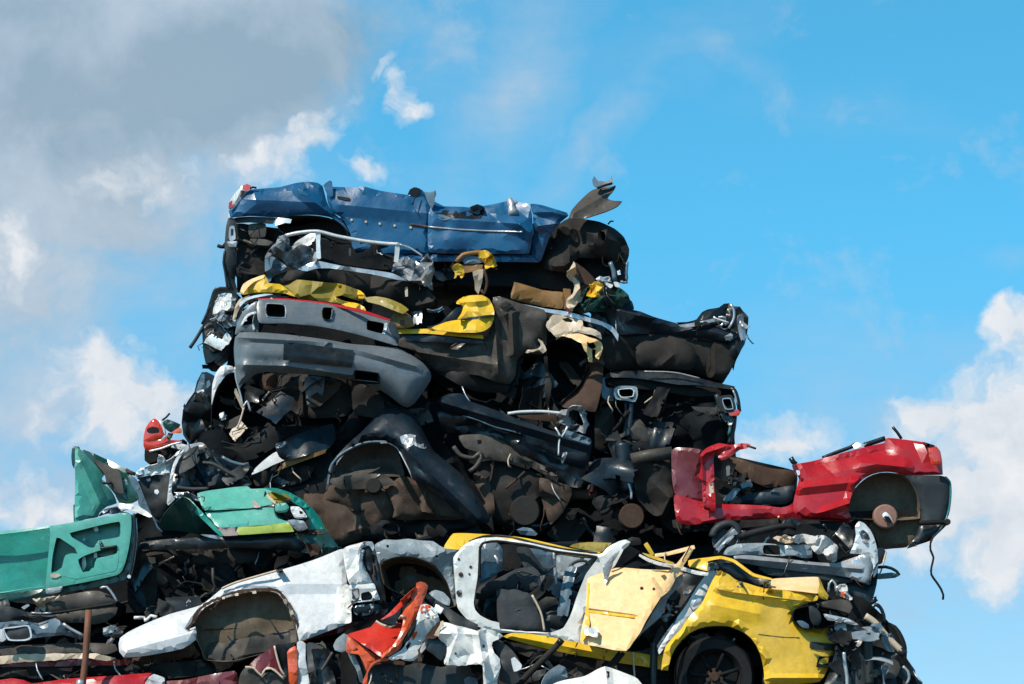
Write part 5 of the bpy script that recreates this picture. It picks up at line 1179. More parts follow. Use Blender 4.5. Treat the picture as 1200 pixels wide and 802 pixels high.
debris(t, z('L', '600,400 740,400 700,480 620,490'), -1.56, -1.46, 9, ['silver', 'black', 'greydark'], 122, size=.28)

# grey lamp car at the far left
t = thing('crushed_car', 'flattened dark grey car with a square lamp and rusty sill, under the teal door', 'wrecked car', (60, 800), -1.5)
hull('floor_shell', 'void', t, q('-70,700 0,705 60,710 100,730 140,760 150,785 60,800 -70,800'), -1.1, 1.0, crumple=.10)
sheet('front_panel', 'bluegrey', t, q('-60,730') + z('K', '0,510 60,504 130,506 180,514 260,490 300,520 340,548 392,574 380,592 300,570 160,584 140,596 80,598 0,592') + q('-60,750'), -1.52, bulge=.06, edge=8, crumple=.03, cscale=20)
l_ = rim_ring('lamp_frame', 'chrome', t, z('K', '10,540 60,530 136,524 150,580 120,596 40,594'), 2.2, -1.62, depth=.02)
sheet('lens', 'greydark', l_, z('K', '18,542 60,534 134,530 142,578 116,590 42,588'), -1.60, bulge=.03, edge=6, crumple=.012)
sheet('lamp_side', 'whiteblue', t, z('K', '0,540 12,544 28,590 14,600 0,600'), -1.63, bulge=.01, edge=2, crumple=.005, res=3)
sheet('upper_panel', 'greydark', t, q('-60,705') + z('K', '0,430 60,440 140,464 240,470 270,490 200,508 130,500 60,500 0,508') + q('-60,728'), -1.48, bulge=.04, edge=6, crumple=.04)
sheet('mirror_glass', 'silver', t, z('K', '100,440 130,424 140,430 112,450'), -1.56, bulge=0, crumple=.01, res=3)
tube('panel_edge', 'silver', t, z('K', '146,466 200,468 240,466'), .009, Y=-1.56)
tube('panel_edge', 'silver', t, z('K', '296,516 330,540 390,572'), .013, Y=-1.58)
sheet('rusty_sill', 'taupe', t, q('-60,756') + z('K', '0,620 100,618 250,610 400,606 540,612 552,640 500,660 380,652 200,656 0,664') + q('-60,768'), -1.46, bulge=.04, edge=5, crumple=.03)
sheet('white_sill', 'cream', t, q('-60,770') + z('K', '0,668 100,660 240,656 400,654 470,660 540,680 500,690 400,676 240,690 100,696 0,706') + q('-60,776'), -1.52, bulge=.02, edge=3, crumple=.02, jag=1)
sheet('red_sill', 'darkred', t, q('-60,778') + z('K', '0,706 100,698 240,692 400,680 560,686 620,692 600,710 400,714 200,716 0,718') + q('-60,780'), -1.49, bulge=.02, edge=3, crumple=.02, jag=1)
sheet('under_sill', 'under', t, q('-60,782') + z('K', '0,720 200,718 400,716 700,706 900,690 1000,700 1000,760 700,760 400,750 200,760 0,770') + q('-60,795'), -1.35, bulge=.04, edge=8, crumple=.05)
debris(t, z('K', '0,420 150,420 300,500 400,590 300,600 0,610'), -1.55, -1.3, 16, DARKS+['silver', 'bluegrey'], 131, size=.5)
debris(t, z('K', '400,560 560,500 560,600 520,640 400,600'), -1.4, -1.1, 12, DARKS+['white', 'cream'], 132, size=.5)
debris(t, z('K', '560,720 900,700 1080,720 1060,790 800,780'), -1.4, -1.1, 18, DARKS+['greywhite'], 133, size=.6)

t = thing('spare_seat', 'two dusty grey brown oval cushions strapped together, jammed below the teal van door', 'car seat', (95, 730), -1.2)
sheet('cushion', 'taupe', t, z('K', '212,430 230,402 300,384 400,366 460,362 520,384 546,412 540,426 460,432 360,450 260,466 220,462'), -1.36, bulge=.08, edge=9, crumple=.008, thick=.02)
sheet('cushion', 'taupe', t, z('K', '250,474 340,456 440,440 530,430 552,440 544,472 500,506 440,520 380,512 320,512 270,500'), -1.34, bulge=.08, edge=9, crumple=.008, thick=.02)
tube('strap', 'silver', t, z('K', '470,350 500,344 530,380 548,412'), .011, Y=-1.42)
tube('strap', 'rubber', t, z('K', '222,470 340,454 460,434 540,422'), .012, Y=-1.42)
sheet('torn_hem', 'cream', t, z('K', '154,400 200,396 284,384 250,410 216,424 206,460 180,440'), -1.40, bulge=.0, crumple=.05, cscale=8, res=3, jag=1.5)
hull('backing', 'underdark', t, z('K', '220,430 300,392 460,372 540,410 540,470 440,510 320,500'), -1.28, -.6, crumple=.04)

t = thing('rusty_rod', 'thin rusty upright steel rod with a capped foot, in front of the far left wreck', 'rod', (98, 805), -1.75)
tube('rod', 'pole', t, q('104,715 102,745 100,775 97,800 95,840'), .028, Y=-1.75, smooth_path=False)
tube('cap', 'silver', t, q('95,797 94,806'), .040, Y=-1.75, smooth_path=False)

# red panels along the bottom
t = thing('crushed_car', 'bright red crushed car roof showing along the bottom left edge of the picture', 'wrecked car', (100, 840), -1.6)
hull('floor_shell', 'underdark', t, q('-70,800 60,800 200,800 340,795 350,880 -70,890'), -1.4, 1.0, crumple=.10)
sheet('roof', 'red', t, q('-60,800') + z('K', '0,780 50,772 110,780 150,796 220,788 300,776 400,768 560,758 660,750 712,748 700,790 690,900 0,920') + q('-60,860'), -1.58, bulge=.08, edge=12, crumple=.02, cscale=50, slope=(0, .3))
sheet('door', 'darkred', t, z('K', '770,792 860,780 1000,752 1100,738 1116,770 1120,900 800,910'), -1.6, bulge=.06, edge=8, crumple=.03)
sheet('torn_white', 'whiteblue', t, z('K', '680,800 700,764 720,752 770,770 772,800 760,860 690,860'), -1.66, bulge=.01, edge=3, crumple=.03, slope=(.4, .3), res=4)
debris(t, z('K', '0,730 500,730 900,760 700,790 0,790'), -1.5, -1.3, 14, DARKS, 135, size=.7)

# =================================================================== CENTRE BOTTOM
t = thing('crushed_door', 'crumpled orange red door folded to a peak, right of the pale car front', 'car door', (440, 800), -1.8)
sheet('outer_skin', 'orange', t, z('L', '912,326 930,318 952,324 966,338 960,370 940,420 910,480 880,540 850,590 838,630 800,660 744,680 760,650 800,620 836,560 850,500 840,480 870,430 906,380'), -2.0, bulge=.04, edge=6, crumple=.02, slope=(.5, .2), res=4)
sheet('outer_skin', 'vermilion', t, z('L', '592,566 640,550 700,530 726,500 760,530 800,530 830,500 848,484 852,520 836,570 800,616 750,672 700,640 640,600'), -1.9, bulge=.03, edge=6, crumple=.02, slope=(.2, .9), res=5)
sheet('upper_flap', 'vermilion', t, z('L', '744,498 780,470 820,430 860,390 900,352 916,350 900,380 850,430 810,470 770,490'), -1.95, bulge=.01, edge=3, crumple=.012, slope=(0, .6), res=4)
sheet('flap_highlight', 'orange', t, z('L', '838,406 860,386 900,350 914,348 900,366 870,396 842,420'), -1.985, bulge=.0, crumple=.006, slope=(0, .8), res=3)
sheet('lining', 'black', t, z('L', '744,500 790,476 840,440 832,480 810,520 790,520 764,508'), -1.88, bulge=0, crumple=.02, res=4)
tube('hem', 'cream', t, z('L', '722,504 748,520 790,532 820,512 842,480 856,486'), .011, Y=-1.98)
sheet('left_flap', 'orange', t, z('L', '586,650 594,572 620,596 700,650 752,682 700,700 680,740 664,700 640,660'), -1.94, bulge=.02, edge=5, crumple=.03, slope=(.4, .3), res=4)
sheet('left_edge', 'orange', t, z('L', '584,610 590,576 604,586 632,626 622,640 600,650 586,640'), -2.0, bulge=.01, edge=3, crumple=.01, res=3)
sheet('inner_edge', 'greywhite', t, z('L', '590,650 612,652 640,700 660,760 664,800 650,790 630,730 606,690'), -1.97, bulge=.0, edge=3, crumple=.015, slope=(.5, 0), res=4)
sheet('torn_corner', 'greywhite', t, z('L', '522,620 536,590 572,562 592,570 590,600 584,640 560,650 530,640'), -1.95, bulge=.02, edge=4, crumple=.02, slope=(.3, .5), res=4)
sheet('door_frame', 'white', t, z('L', '932,430 960,424 990,440 1010,470 1020,500 1006,540 980,600 940,650 900,690 860,690 836,680 800,690 780,676 840,640 870,600 896,540 912,490'), -1.98, holes=[z('L', '862,620 880,600 888,610 868,640')], bulge=.02, edge=5, crumple=.03, slope=(.3, .1), res=4)
sheet('frame_stain', 'orange', t, z('L', '930,440 946,428 976,432 976,452 950,462 936,470'), -2.03, bulge=.0, crumple=.01, jag=1, res=3)
sheet('frame_stain', 'orange', t, z('L', '890,570 900,556 916,554 912,574 896,590'), -2.03, bulge=.0, crumple=.01, jag=1, res=3)
sheet('frame_slot', 'greydark', t, z('L', '872,560 896,520 912,488 908,540 880,590 856,610 850,600'), -2.02, bulge=0, crumple=.01, res=3)
sheet('rusty_hem', 'rustbrown', t, z('L', '690,700 740,684 800,690 856,694 850,712 780,700 720,706 690,730'), -1.97, bulge=0, crumple=.02, jag=1, res=3)
sheet('hem_skin', 'orange', t, z('L', '660,800 664,776 690,720 700,700 740,682 790,676 780,690 730,694 704,712 684,750 680,800'), -2.0, bulge=.01, edge=2, crumple=.012, res=3)
debris(t, z('L', '920,430 1020,440 980,520 910,500'), -2.08, -2.0, 7, ['greydark', 'white', 'chrome', 'black'], 141, size=.25)
hull('door_core', 'underdark', t, q('400,745 440,720 470,725 500,745 490,790 440,830 400,830'), -1.8, -1.0, crumple=.06)

t = thing('folded_panel', 'dark red sheet with a white edge beside an orange post, at the bottom edge', 'wreck part', (330, 810), -1.8)
sheet('panel', 'darkred', t, z('L', '124,716 170,670 216,640 246,618 262,680 276,740 300,760 250,740 210,720 184,752 150,730'), -1.9, bulge=.02, edge=5, crumple=.02, slope=(.2, .3), res=5)
tube('edge', 'cream', t, z('L', '246,620 260,680 276,730 300,766 280,764 250,736 214,722 190,748'), .009, Y=-1.96)
sheet('board', 'black', t, z('L', '248,618 330,606 324,640 310,680 312,740 306,770 284,730 266,680'), -1.86, bulge=.01, edge=3, crumple=.02)
sheet('post', 'orange', t, z('L', '306,650 324,630 344,620 352,640 354,720 356,860 320,860 312,740'), -1.92, bulge=.02, edge=4, crumple=.02, res=4)
sheet('post', 'whiteblue', t, z('L', '352,604 378,598 392,610 392,680 402,740 414,820 412,880 362,880 356,740'), -1.90, bulge=.03, edge=4, crumple=.02, res=4)
sheet('pouch', 'taupe', t, z('L', '84,860 84,760 110,722 150,720 184,756 230,740 286,776 290,860'), -1.92, bulge=.03, edge=6, crumple=.03, res=4)
tube('pouch_edge', 'cream', t, z('L', '110,720 150,724 184,760 204,730 230,726 262,748 290,776'), .009, Y=-1.98)

t = thing('crushed_car', 'dark crushed car interior with bare struts, gaping below the orange door', 'wrecked car', (460, 850), -1.6)
hull('floor_shell', 'void', t, q('340,800 360,760 400,752 520,770 620,790 760,795 860,800 860,880 340,880'), -1.4, .8, crumple=.10)
sheet('window_frame', 'greydark', t, z('L', '396,610 430,606 500,640 520,660 470,720 440,800 430,860 404,860 402,700'), -1.7, bulge=.03, edge=5, crumple=.04)
tube('strut', 'taupe', t, z('L', '520,650 490,700 460,750 440,810'), .014, Y=-1.75)
tube('strut', 'rubber', t, z('L', '540,660 560,720 620,800'), .02, Y=-1.7)
sheet('panel_below', 'greydark', t, z('L', '680,760 700,716 760,702 860,712 920,700 1030,720 1060,714 1160,712 1170,860 680,860'), -1.85, bulge=.03, edge=6, crumple=.04)
sheet('scar', 'bluegrey', t, z('L', '1136,776 1160,764 1190,776 1200,800 1140,800'), -1.92, bulge=0, crumple=.02, res=3)
debris(t, z('L', '400,640 580,660 640,800 420,800'), -1.75, -1.5, 22, DARKS+['navy', 'bluegrey'], 145, size=.7)
debris(t, z('M', '330,640 760,720 860,760 820,800 340,790'), -1.7, -1.4, 30, DARKS+['greywhite', 'silver'], 146, size=.8)

t = thing('crumpled_sheet', 'crumpled white sheet metal with torn lower flap, right of the orange door', 'wreck part', (545, 800), -2.0)
sheet('sheet', 'white', t, z('M', '64,508 90,510 160,530 236,548 262,536 300,546 340,560 360,576 340,590 306,600 310,640 340,680 346,720 330,790 350,860 270,860 262,712 180,712 80,708 92,670 92,630 60,590 48,570'), -2.06,
      bulge=.02, edge=6, crumple=.05, cscale=22, slope=(.1, .3), jag=1, res=4.5, folds=[(*z('M','240,545')[0], *z('M','280,800')[0], .08, 8), (*z('M','90,540')[0], *z('M','230,690')[0], .05, 12)])
sheet('torn_hem', 'cream', t, z('M', '40,560 66,506 84,510 64,540 58,580 30,570'), -2.10, bulge=0, crumple=.03, jag=1.5, res=3)
sheet('plastic_block', 'black', t, z('L', '952,590 990,580 1030,586 1052,600 1050,660 1026,690 990,660 960,640'), -2.05, bulge=.02, edge=4, crumple=.02)
sheet('torn_rust', 'rustbrown', t, z('L', '1000,520 1030,500 1026,540 1000,590 960,586 930,640 936,690 918,690 922,640 960,570'), -2.04, bulge=0, crumple=.03, jag=1.5, res=3)
sheet('shadow_side', 'greydark', t, z('M', '306,604 340,590 400,640 440,700 430,790 380,800 340,780 346,720 340,680'), -1.98, bulge=.01, crumple=.03)
disc('rivet', 'black', t, z('M', '266,622')[0], 1.8, -2.17, thick=.006, seg=10)
disc('rivet', 'black', t, z('M', '136,656')[0], 1.2, -2.17, thick=.006, seg=10)
sheet('small_flap', 'whiteblue', t, z('M', '396,680 412,672 446,710 440,730 410,740'), -2.05, bulge=0, crumple=.02, slope=(.4, .4), res=3)

t = thing('crumpled_sheet', 'pointed white sheet metal lying at the bottom edge beneath the yellow sill', 'wreck part', (690, 815), -1.9)
sheet('sheet', 'white', t, z('M', '590,800 640,782 740,762 800,730 836,716 860,722 940,752 990,776 1020,860 560,860'), -1.96, bulge=.03, edge=6, crumple=.03, cscale=24, slope=(0, .8), folds=[(*z('M','836,716')[0], *z('M','850,840')[0], .05, 8)])
sheet('side', 'greywhite', t, z('M', '540,790 570,740 620,708 650,720 660,770 600,796 560,860 536,860'), -1.88, bulge=.03, edge=6, crumple=.03, slope=(.3, .2))
sheet('hole', 'black', t, z('M', '842,738 856,740 858,764 846,770 850,752'), -2.02, bulge=0, crumple=.003, res=2.5)

# =================================================================== THE YELLOW CAR
t = thing('crushed_car', 'bright yellow crushed car with white door frames and one wheel, across the lower right', 'wrecked car', (760, 800), -1.4)
hull('floor_shell', 'void', t, q('450,640 530,628 700,640 800,655 870,665 960,690 980,720 975,790 850,800 600,745 540,730 455,700'), -.9, .9, crumple=.14)
sheet('roof_edge', 'yellow', t, z('M', '80,162 100,124 124,94 180,92 260,96 400,106 480,118 560,136 620,150 680,164 740,174 820,180 800,188 720,186 640,172 560,152 480,134 400,122 330,112 270,112 214,128 180,146 156,170'), -1.30, bulge=.02, edge=4, crumple=.012, slope=(0, .9))
sheet('roof_skin', 'olive', t, z('M', '670,154 700,140 760,134 820,136 868,138 850,156 826,178 740,170'), -1.1, bulge=.03, edge=5, crumple=.015, slope=(0, .5))
sheet('roof_dent', 'bluegrey', t, z('M', '420,76 450,64 490,70 520,96 510,104 440,98'), -1.1, bulge=.03, edge=4, crumple=.03)
sheet('door_frame', 'white', t, z('M', '125,205 150,176 172,150 210,128 262,114 330,112 400,122 480,136 560,154 640,170 760,188 822,188 838,168 862,150 900,130 934,122 956,134 946,150 900,190 880,216 850,258 826,300 800,350 780,400 756,440 740,480 730,520 722,606 660,596 560,578 450,562 342,558 300,546 240,530 200,505 176,482 150,450 140,420 130,300'), -1.42,
      holes=[z('M', '248,160 256,142 280,134 330,132 400,138 480,152 540,168 600,180 680,192 760,200 802,206 780,240 746,288 720,350 700,400 684,450 670,486 640,536 600,552 556,562 450,556 346,546 340,512 300,502 252,478 228,452 220,420 228,360 238,300 242,220')],
      bulge=.05, edge=6, crumple=.012, res=4.5, thick=.02)
tube('door_seal', 'rubber', t, z('M', '248,300 250,160 262,140 330,130 480,150 600,178 760,198 800,206'), .012, Y=-1.47)
tube('roof_trim', 'navy', t, z('M', '200,132 262,108 330,104 400,112 520,140 640,166 800,186'), .010, Y=-1.50)
for s_ in ((160,286,2.6),(206,250,1.6),(150,214,1.4),(152,372,3.2),(200,284,1.2)):
    disc('bolt_hole', 'rustbrown', t, z('M', f'{s_[0]},{s_[1]}')[0], s_[2], -1.50, thick=.004, seg=12)
sheet('striker_plate', 'silver', t, z('M', '144,360 160,356 164,388 146,390'), -1.49, bulge=.005, edge=2, crumple=.002, res=3)
sheet('sill', 'yellow', t, z('M', '358,576 400,560 480,564 560,574 640,592 720,606 830,636 940,648 1010,656 1080,666 1130,650 1160,610 1200,560') + z('N', '24,600 8,680 12,736 -40,728 -110,716') + z('M', '900,700 800,680 700,664 640,652 560,634 480,614 400,592'), -1.46,
      bulge=.07, edge=7, crumple=.012, folds=[(*z('M','400,575')[0], *z('M','1000,690')[0], .02, 4)])
sheet('sill_seam', 'rustbrown', t, strip(z('M', '846,640 832,664 828,690'), .9), -1.54, bulge=0, crumple=0, res=3)
sheet('under_sill', 'under', t, z('M', '380,600 480,618 640,656 800,684 1000,720 1140,740 1140,790 900,760 700,720 500,680 400,640'), -1.3, bulge=.02, edge=6, crumple=.03)
# interior
sheet('floor', 'underdark', t, z('M', '240,150 480,150 800,206 700,400 640,540 345,545 225,440'), -.95, bulge=0, crumple=.05)
sheet('inner_pillar', 'bluegrey', t, z('M', '250,170 280,136 330,136 356,170 352,260 310,300 250,330 240,300'), -1.05, bulge=.06, edge=8, crumple=.03)
sheet('seat_cover', 'cloth', t, z('M', '330,400 360,378 480,378 500,420 530,480 556,552 450,552 346,548 330,470'), -1.34, bulge=.12, edge=18, crumple=.03, cscale=26)
sheet('seat_cover', 'cloth', t, z('M', '250,340 340,300 420,260 500,250 536,290 520,350 440,372 330,380 250,400 228,420 232,370'), -1.15, bulge=.12, edge=16, crumple=.06, cscale=20)
sheet('headrest', 'cloth', t, z('M', '420,160 480,160 520,220 580,300 600,380 560,400 520,340 450,240'), -1.1, bulge=.1, edge=12, crumple=.05)
sheet('far_door', 'bluegrey', t, z('M', '450,160 560,172 600,180 600,290 560,280 500,230 470,200'), -1.02, bulge=.03, edge=6, crumple=.03)
sheet('far_door', 'greywhite', t, z('M', '610,196 700,206 786,214 770,250 740,300 700,330 650,320 614,310'), -1.0, bulge=.03, edge=6, crumple=.03, folds=[(*z('M','660,300')[0], *z('M','760,220')[0], .04, 6)])
tube('speaker_ring', 'greydark', t, z('M', '660,300 664,260 690,230 730,220 764,236 766,270 740,306'), .014, Y=-1.1)
tube('belt', 'cream', t, z('M', '494,382 520,430 540,480 552,550'), .010, Y=-1.5)
tube('belt', 'chrome', t, z('M', '318,196 330,214 334,236'), .010, Y=-1.2)
tube('pillar_rod', 'silver', t, z('M', '596,180 600,240 606,334'), .014, Y=-1.2)
sheet('seat_trim', 'taupe', t, z('M', '520,420 560,390 610,396 620,420 570,440 540,456'), -1.28, bulge=.05, edge=6, crumple=.02)
sheet('crumpled_trim', 'greydark', t, z('M', '560,440 640,410 700,370 690,420 650,520 580,540'), -1.2, bulge=.06, edge=8, crumple=.07)
debris(t, z('M', '260,250 560,220 700,330 640,500 560,540 260,440'), -1.3, -1.02, 28, ['cloth', 'black', 'navy', 'rubber', 'greydark', 'bluegrey'], 151, size=.8)
# the door hanging ajar
dr = sheet('front_door', 'yellow_pale', t, z('M', '752,310 770,286 800,264 860,256 930,254 1000,260 1080,264 1150,264 1180,250 1196,222 1204,240 1200,280 1160,306 1130,340 1080,420 1030,500 1000,560 970,600 950,630 934,644 880,640 800,624 722,606 726,540 742,470 748,400'), -1.60,
      bulge=.05, edge=7, crumple=.012, cscale=60, slope=(-.15, .6), thick=.012, folds=[(*z('M','760,455')[0], *z('M','975,485')[0], -.03, 3)])
sheet('door_side', 'yellow', dr, z('M', '742,470 752,400 754,316 762,320 760,450 764,520 750,570 730,600 722,606 726,530'), -1.60, bulge=.01, edge=2, crumple=.01, slope=(0, .85), pivot=z('M', '900,450')[0])
sheet('door_crease', 'yellow', dr, z('M', '760,452 860,464 976,480 974,488 860,476 760,462'), -1.700, bulge=0, crumple=.003, slope=(-.15, .85), pivot=z('M', '900,450')[0], res=3)
hn = sheet('door_handle', 'chrome', dr, z('M', '736,532 752,524 764,536 790,530 806,546 800,580 776,578 760,570 744,572'), -1.76, bulge=.04, edge=4, crumple=.02, cscale=8, res=2.5, slope=(0, .85), pivot=z('M', '900,450')[0])
for a_, b_ in ((1008,350),(1066,354)):
    disc('bolt_hole', 'rustbrown', dr, z('M', f'{a_},{b_}')[0], 1.9, -1.72+.85*(450-b_)/4/PPM+.0, thick=.006, seg=10)
sheet('door_inner', 'greywhite', t, z('M', '1200,285 1160,310 1090,410 1040,500 1004,560 990,590 1010,560 1100,480 1130,400 1200,320'), -1.48, bulge=.01, edge=3, crumple=.02)
sheet('window_frame', 'white', t, strip(z('M', '918,166 900,200 876,240 858,256'), [2.5, 3, 4, 4]), -1.46, bulge=.01, edge=2, crumple=.006, res=3)
sheet('window_frame', 'silver', t, z('M', '826,250 850,222 870,196 880,200 872,240 856,290 838,330 832,300'), -1.52, bulge=.01, edge=3, crumple=.02, res=3)
sheet('window_frame', 'white', t, strip(z('M', '996,194 1040,218 1100,238 1160,246 1190,240'), [2.5, 4, 4, 4, 5]), -1.46, bulge=.01, edge=2, crumple=.006, res=3)
sheet('bent_frame', 'yellow_pale', t, strip(z('N', '-60,300 -20,380 0,350 30,300 60,250 90,210 116,170 130,154'), [3, 9, 10, 9, 8, 7, 6, 4]), -1.66, bulge=.015, edge=3, crumple=.008, slope=(.3, .3), res=3.5)
sheet('bent_frame', 'yellow_pale', t, strip(z('N', '-50,196 0,190 60,176 136,156'), [3.5, 4, 4.5, 4]), -1.72, bulge=.01, edge=2, crumple=.006, slope=(0, .5), res=3.5)
sheet('bent_frame', 'yellow', t, strip(z('M', '1026,140 1040,162 1060,194'), [5, 5, 4]), -1.70, bulge=.01, edge=2, crumple=.01, res=3)
sheet('screen_trim', 'yellow', t, z('M', '1010,184 1060,196 1110,214 1160,230 1150,238 1100,224 1040,204'), -1.56, bulge=0, edge=2, crumple=.008, res=3)
sheet('window_gap', 'void', t, z('M', '880,250 920,166 950,150 1000,180 1120,240 1150,262 1000,258'), -1.2, bulge=0, crumple=.03)
sheet('wiper_motor', 'under', t, z('M', '930,130 960,110 1000,116 1004,144 960,150'), -1.35, bulge=.04, edge=5, crumple=.05, res=4)
# gap between door and wing
sheet('dash', 'greydark', t, z('N', '20,270 130,290 160,300 100,400 40,480 -20,540 -80,600 -80,560 0,440 0,380'), -1.2, bulge=.0, crumple=.06)
disc('speaker', 'greydark', t, z('N', '30,382')[0], 7, -1.35, thick=.03)
tube('wiring', 'greywhite', t, z('N', '-60,470 -30,440 10,430 20,470 -20,490 10,500'), .02, Y=-1.38)
tube('wiring', 'rubber', t, z('N', '-10,360 20,420 0,480 10,560'), .02, Y=-1.36)
sheet('kick_panel', 'greydark', t, z('M', '1000,650 1040,630 1080,640 1060,600 1100,520 1120,560 1100,650 1110,700 1060,690 1010,676'), -1.42, bulge=.02, edge=4, crumple=.04)
tube('hanging_strap', 'black', t, z('M', '1066,600 1064,700 1062,820'), .035, Y=-1.56, seg=6)
tube('hanging_wire', 'cream', t, z('M', '966,650 970,700 974,760 976,820'), .008, Y=-1.6)
debris(t, z('N', '60,280 160,300 60,440 0,520 -50,560 0,400'), -1.42, -1.2, 12, ['greydark', 'black', 'greywhite', 'rubber'], 152, size=.4)
# windscreen pillar
sheet('windscreen_pillar', 'white', t, z('N', '196,276 216,266 244,268 230,300 212,330 190,372 170,420 130,462 100,500 70,540 30,590 0,622 -30,660 -36,640 0,580 40,520 60,480 96,430 120,390 150,340'), -1.52, bulge=.04, edge=5, crumple=.015, slope=(.3, .3), res=4)
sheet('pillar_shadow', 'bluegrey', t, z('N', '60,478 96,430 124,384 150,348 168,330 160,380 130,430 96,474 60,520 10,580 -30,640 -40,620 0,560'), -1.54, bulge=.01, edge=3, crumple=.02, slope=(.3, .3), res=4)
sheet('hinge', 'silver', t, z('N', '120,420 150,398 168,400 166,420 140,436 124,440'), -1.60, bulge=.01, edge=3, crumple=.02, res=3)
# front wing
wing = z('N', '192,374 206,340 220,312 236,286 252,270 276,276 300,288 322,306 344,318 380,326 430,342 470,352 520,358 600,362 660,366 700,374 722,400 700,410 650,424 610,446 598,470 600,500 628,526 664,540 700,538 758,534 780,548 796,566 808,600 800,632 790,660 772,700 750,750 722,788 660,796 600,800 466,798 462,760 458,720 446,668 426,620 400,584 366,556 330,540 290,528 240,526 190,530 150,542 110,562 76,592 46,630 24,676 10,732 -20,735 -14,680 0,622 36,580 70,542 106,490 132,462 168,424')
sheet('wing', 'yellow', t, wing, -1.58, bulge=.13, edge=20, crumple=.02, cscale=60, slope=(.12, .12), res=6,
      folds=[(*z('N','230,430')[0], *z('N','430,470')[0], .03, 14), (*z('N','340,520')[0], *z('N','470,680')[0], .04, 7), (*z('N','470,770')[0], *z('N','740,770')[0], .03, 5), (*z('N','250,340')[0], *z('N','560,410')[0], .045, 9)])
sheet('bumper_seam', 'rustbrown', t, strip(z('N', '436,566 500,574 560,580 628,582'), .8), -1.745, bulge=0, crumple=0, slope=(.12, .12), pivot=(880, 735), res=3)
sheet('wing_top', 'yellow', t, z('N', '234,290 256,268 300,290 340,318 430,346 560,362 700,378 720,400 690,412 600,404 500,392 400,380 300,366 240,350'), -1.69, bulge=.01, edge=4, crumple=.012, slope=(.12, .8), res=5, thick=.002)
sheet('side_strip', 'greydark', t, z('N', '678,602 700,602 760,608 800,614 802,640 760,642 700,636 676,630'), -1.80, bulge=.015, edge=3, crumple=.002, res=3)
sheet('bonnet', 'yellow_pale', t, z('N', '495,308 560,302 640,298 716,298 726,330 722,374 640,366 560,358 498,352'), -1.5, bulge=.02, edge=4, crumple=.014, slope=(0, 1.0))
sheet('bonnet_side', 'yellow', t, z('N', '716,298 730,320 744,356 764,384 758,404 728,398 712,372 722,330'), -1.6, bulge=.02, edge=3, crumple=.02, slope=(.3, 0), res=3.5)
sheet('cowl_lip', 'yellow', t, strip(z('N', '110,236 160,224 210,212 262,206 320,222 370,258 410,286 460,300 498,308'), [8, 7, 4, 3.5, 3.5, 3.5, 3.5, 3, 2]), -1.5, bulge=.01, edge=2, crumple=.008, slope=(0, .6), res=3.5)
sheet('cowl_panel', 'black', t, z('N', '204,240 260,214 320,232 380,280 420,300 494,316 492,350 440,340 380,326 320,306 280,276 240,268'), -1.42, bulge=.02, edge=5, crumple=.04, res=4)
sheet('cowl_scrap', 'silver', t, z('N', '436,304 470,308 490,320 490,346 466,344 446,326'), -1.56, bulge=0, crumple=.05, cscale=6, res=2.5, jag=1)
sheet('screen_corner', 'greywhite', t, z('N', '200,236 230,228 250,250 236,270 214,268 196,276'), -1.55, bulge=.01, crumple=.03, res=3)
sheet('cowl_end', 'yellow', t, z('N', '104,240 150,218 196,226 206,244 196,270 150,258'), -1.50, bulge=.02, edge=3, crumple=.03, slope=(0, .6), res=3.5)
sheet('windscreen_rail', 'white', t, strip(z('N', '0,232 60,252 130,274 200,286'), [4, 4.5, 4.5, 4]), -1.53, bulge=.01, edge=2, crumple=.006, res=3)
sheet('sticker', 'bluegrey', t, z('N', '330,316 362,322 364,344 336,346 328,334'), -1.745, bulge=.0, crumple=.002, slope=(0, .8), res=3, thick=.002)
# headlight opening
hr = recess('headlight_opening', 'void', t, z('N', '598,470 606,450 640,440 690,432 740,440 800,450 860,470 850,500 800,520 760,532 700,540 664,540 628,526 600,500'), -1.66, .22, res=4)
sheet('headlight_bracket', 'greydark', hr, z('N', '672,432 700,440 724,464 730,500 716,524 690,520 676,490'), -1.72, bulge=.03, edge=4, crumple=.02, res=3)
sheet('headlight_bracket', 'bluegrey', hr, z('N', '614,504 640,502 670,520 672,538 640,534'), -1.73, bulge=.01, edge=2, crumple=.02, res=3)
sheet('indicator', 'bluegrey', t, z('N', '756,546 776,540 800,580 808,606 780,600 760,580'), -1.80, bulge=.01, edge=2, crumple=.015, res=3)
# wheel
recess('wheel_arch', 'void', t, z('N', '14,735 26,676 50,632 80,596 116,566 156,546 200,534 250,530 300,534 340,548 380,570 410,600 434,640 452,690 458,740 462,800 466,870 400,880 100,880 20,800'), -1.42, .5)
wc = z('N', '226,766')[0]
wh = disc('wheel', 'rubber', t, wc, 44, -1.42, prof=[(.215, -.06), (.235, -.10), (.31, -.105), (.335, -.07), (.34, .02), (.335, .12), (.0, .14)], seg=48)
disc('rim', 'underdark', wh, wc, 28, -1.42, prof=[(.0, -.01), (.06, -.01), (.19, .01), (.205, -.05), (.222, -.085), (.228, -.06)], seg=40)
disc('hub', 'rustbrown', wh, wc, 10, -1.42, prof=[(.0, -.07), (.035, -.07), (.04, -.05), (.075, -.045), (.08, .0)], seg=20)
for k in range(7):
    a = 2*PI*k/7+.3; c0 = P(wc[0], wc[1], -1.42)
    W = [c0+Vector((math.cos(a)*r_, yy, math.sin(a)*r_)) for r_, yy in ((.05, -.04), (.13, -.06), (.21, -.075))]
    tube3('spoke', 'void', wh, W, .016, 6)
debris(t, z('N', '60,700 120,600 300,560 420,640 440,780 380,700 240,620 120,680'), -1.4, -1.2, 14, ['under', 'greydark', 'black', 'silver'], 153, size=.5)
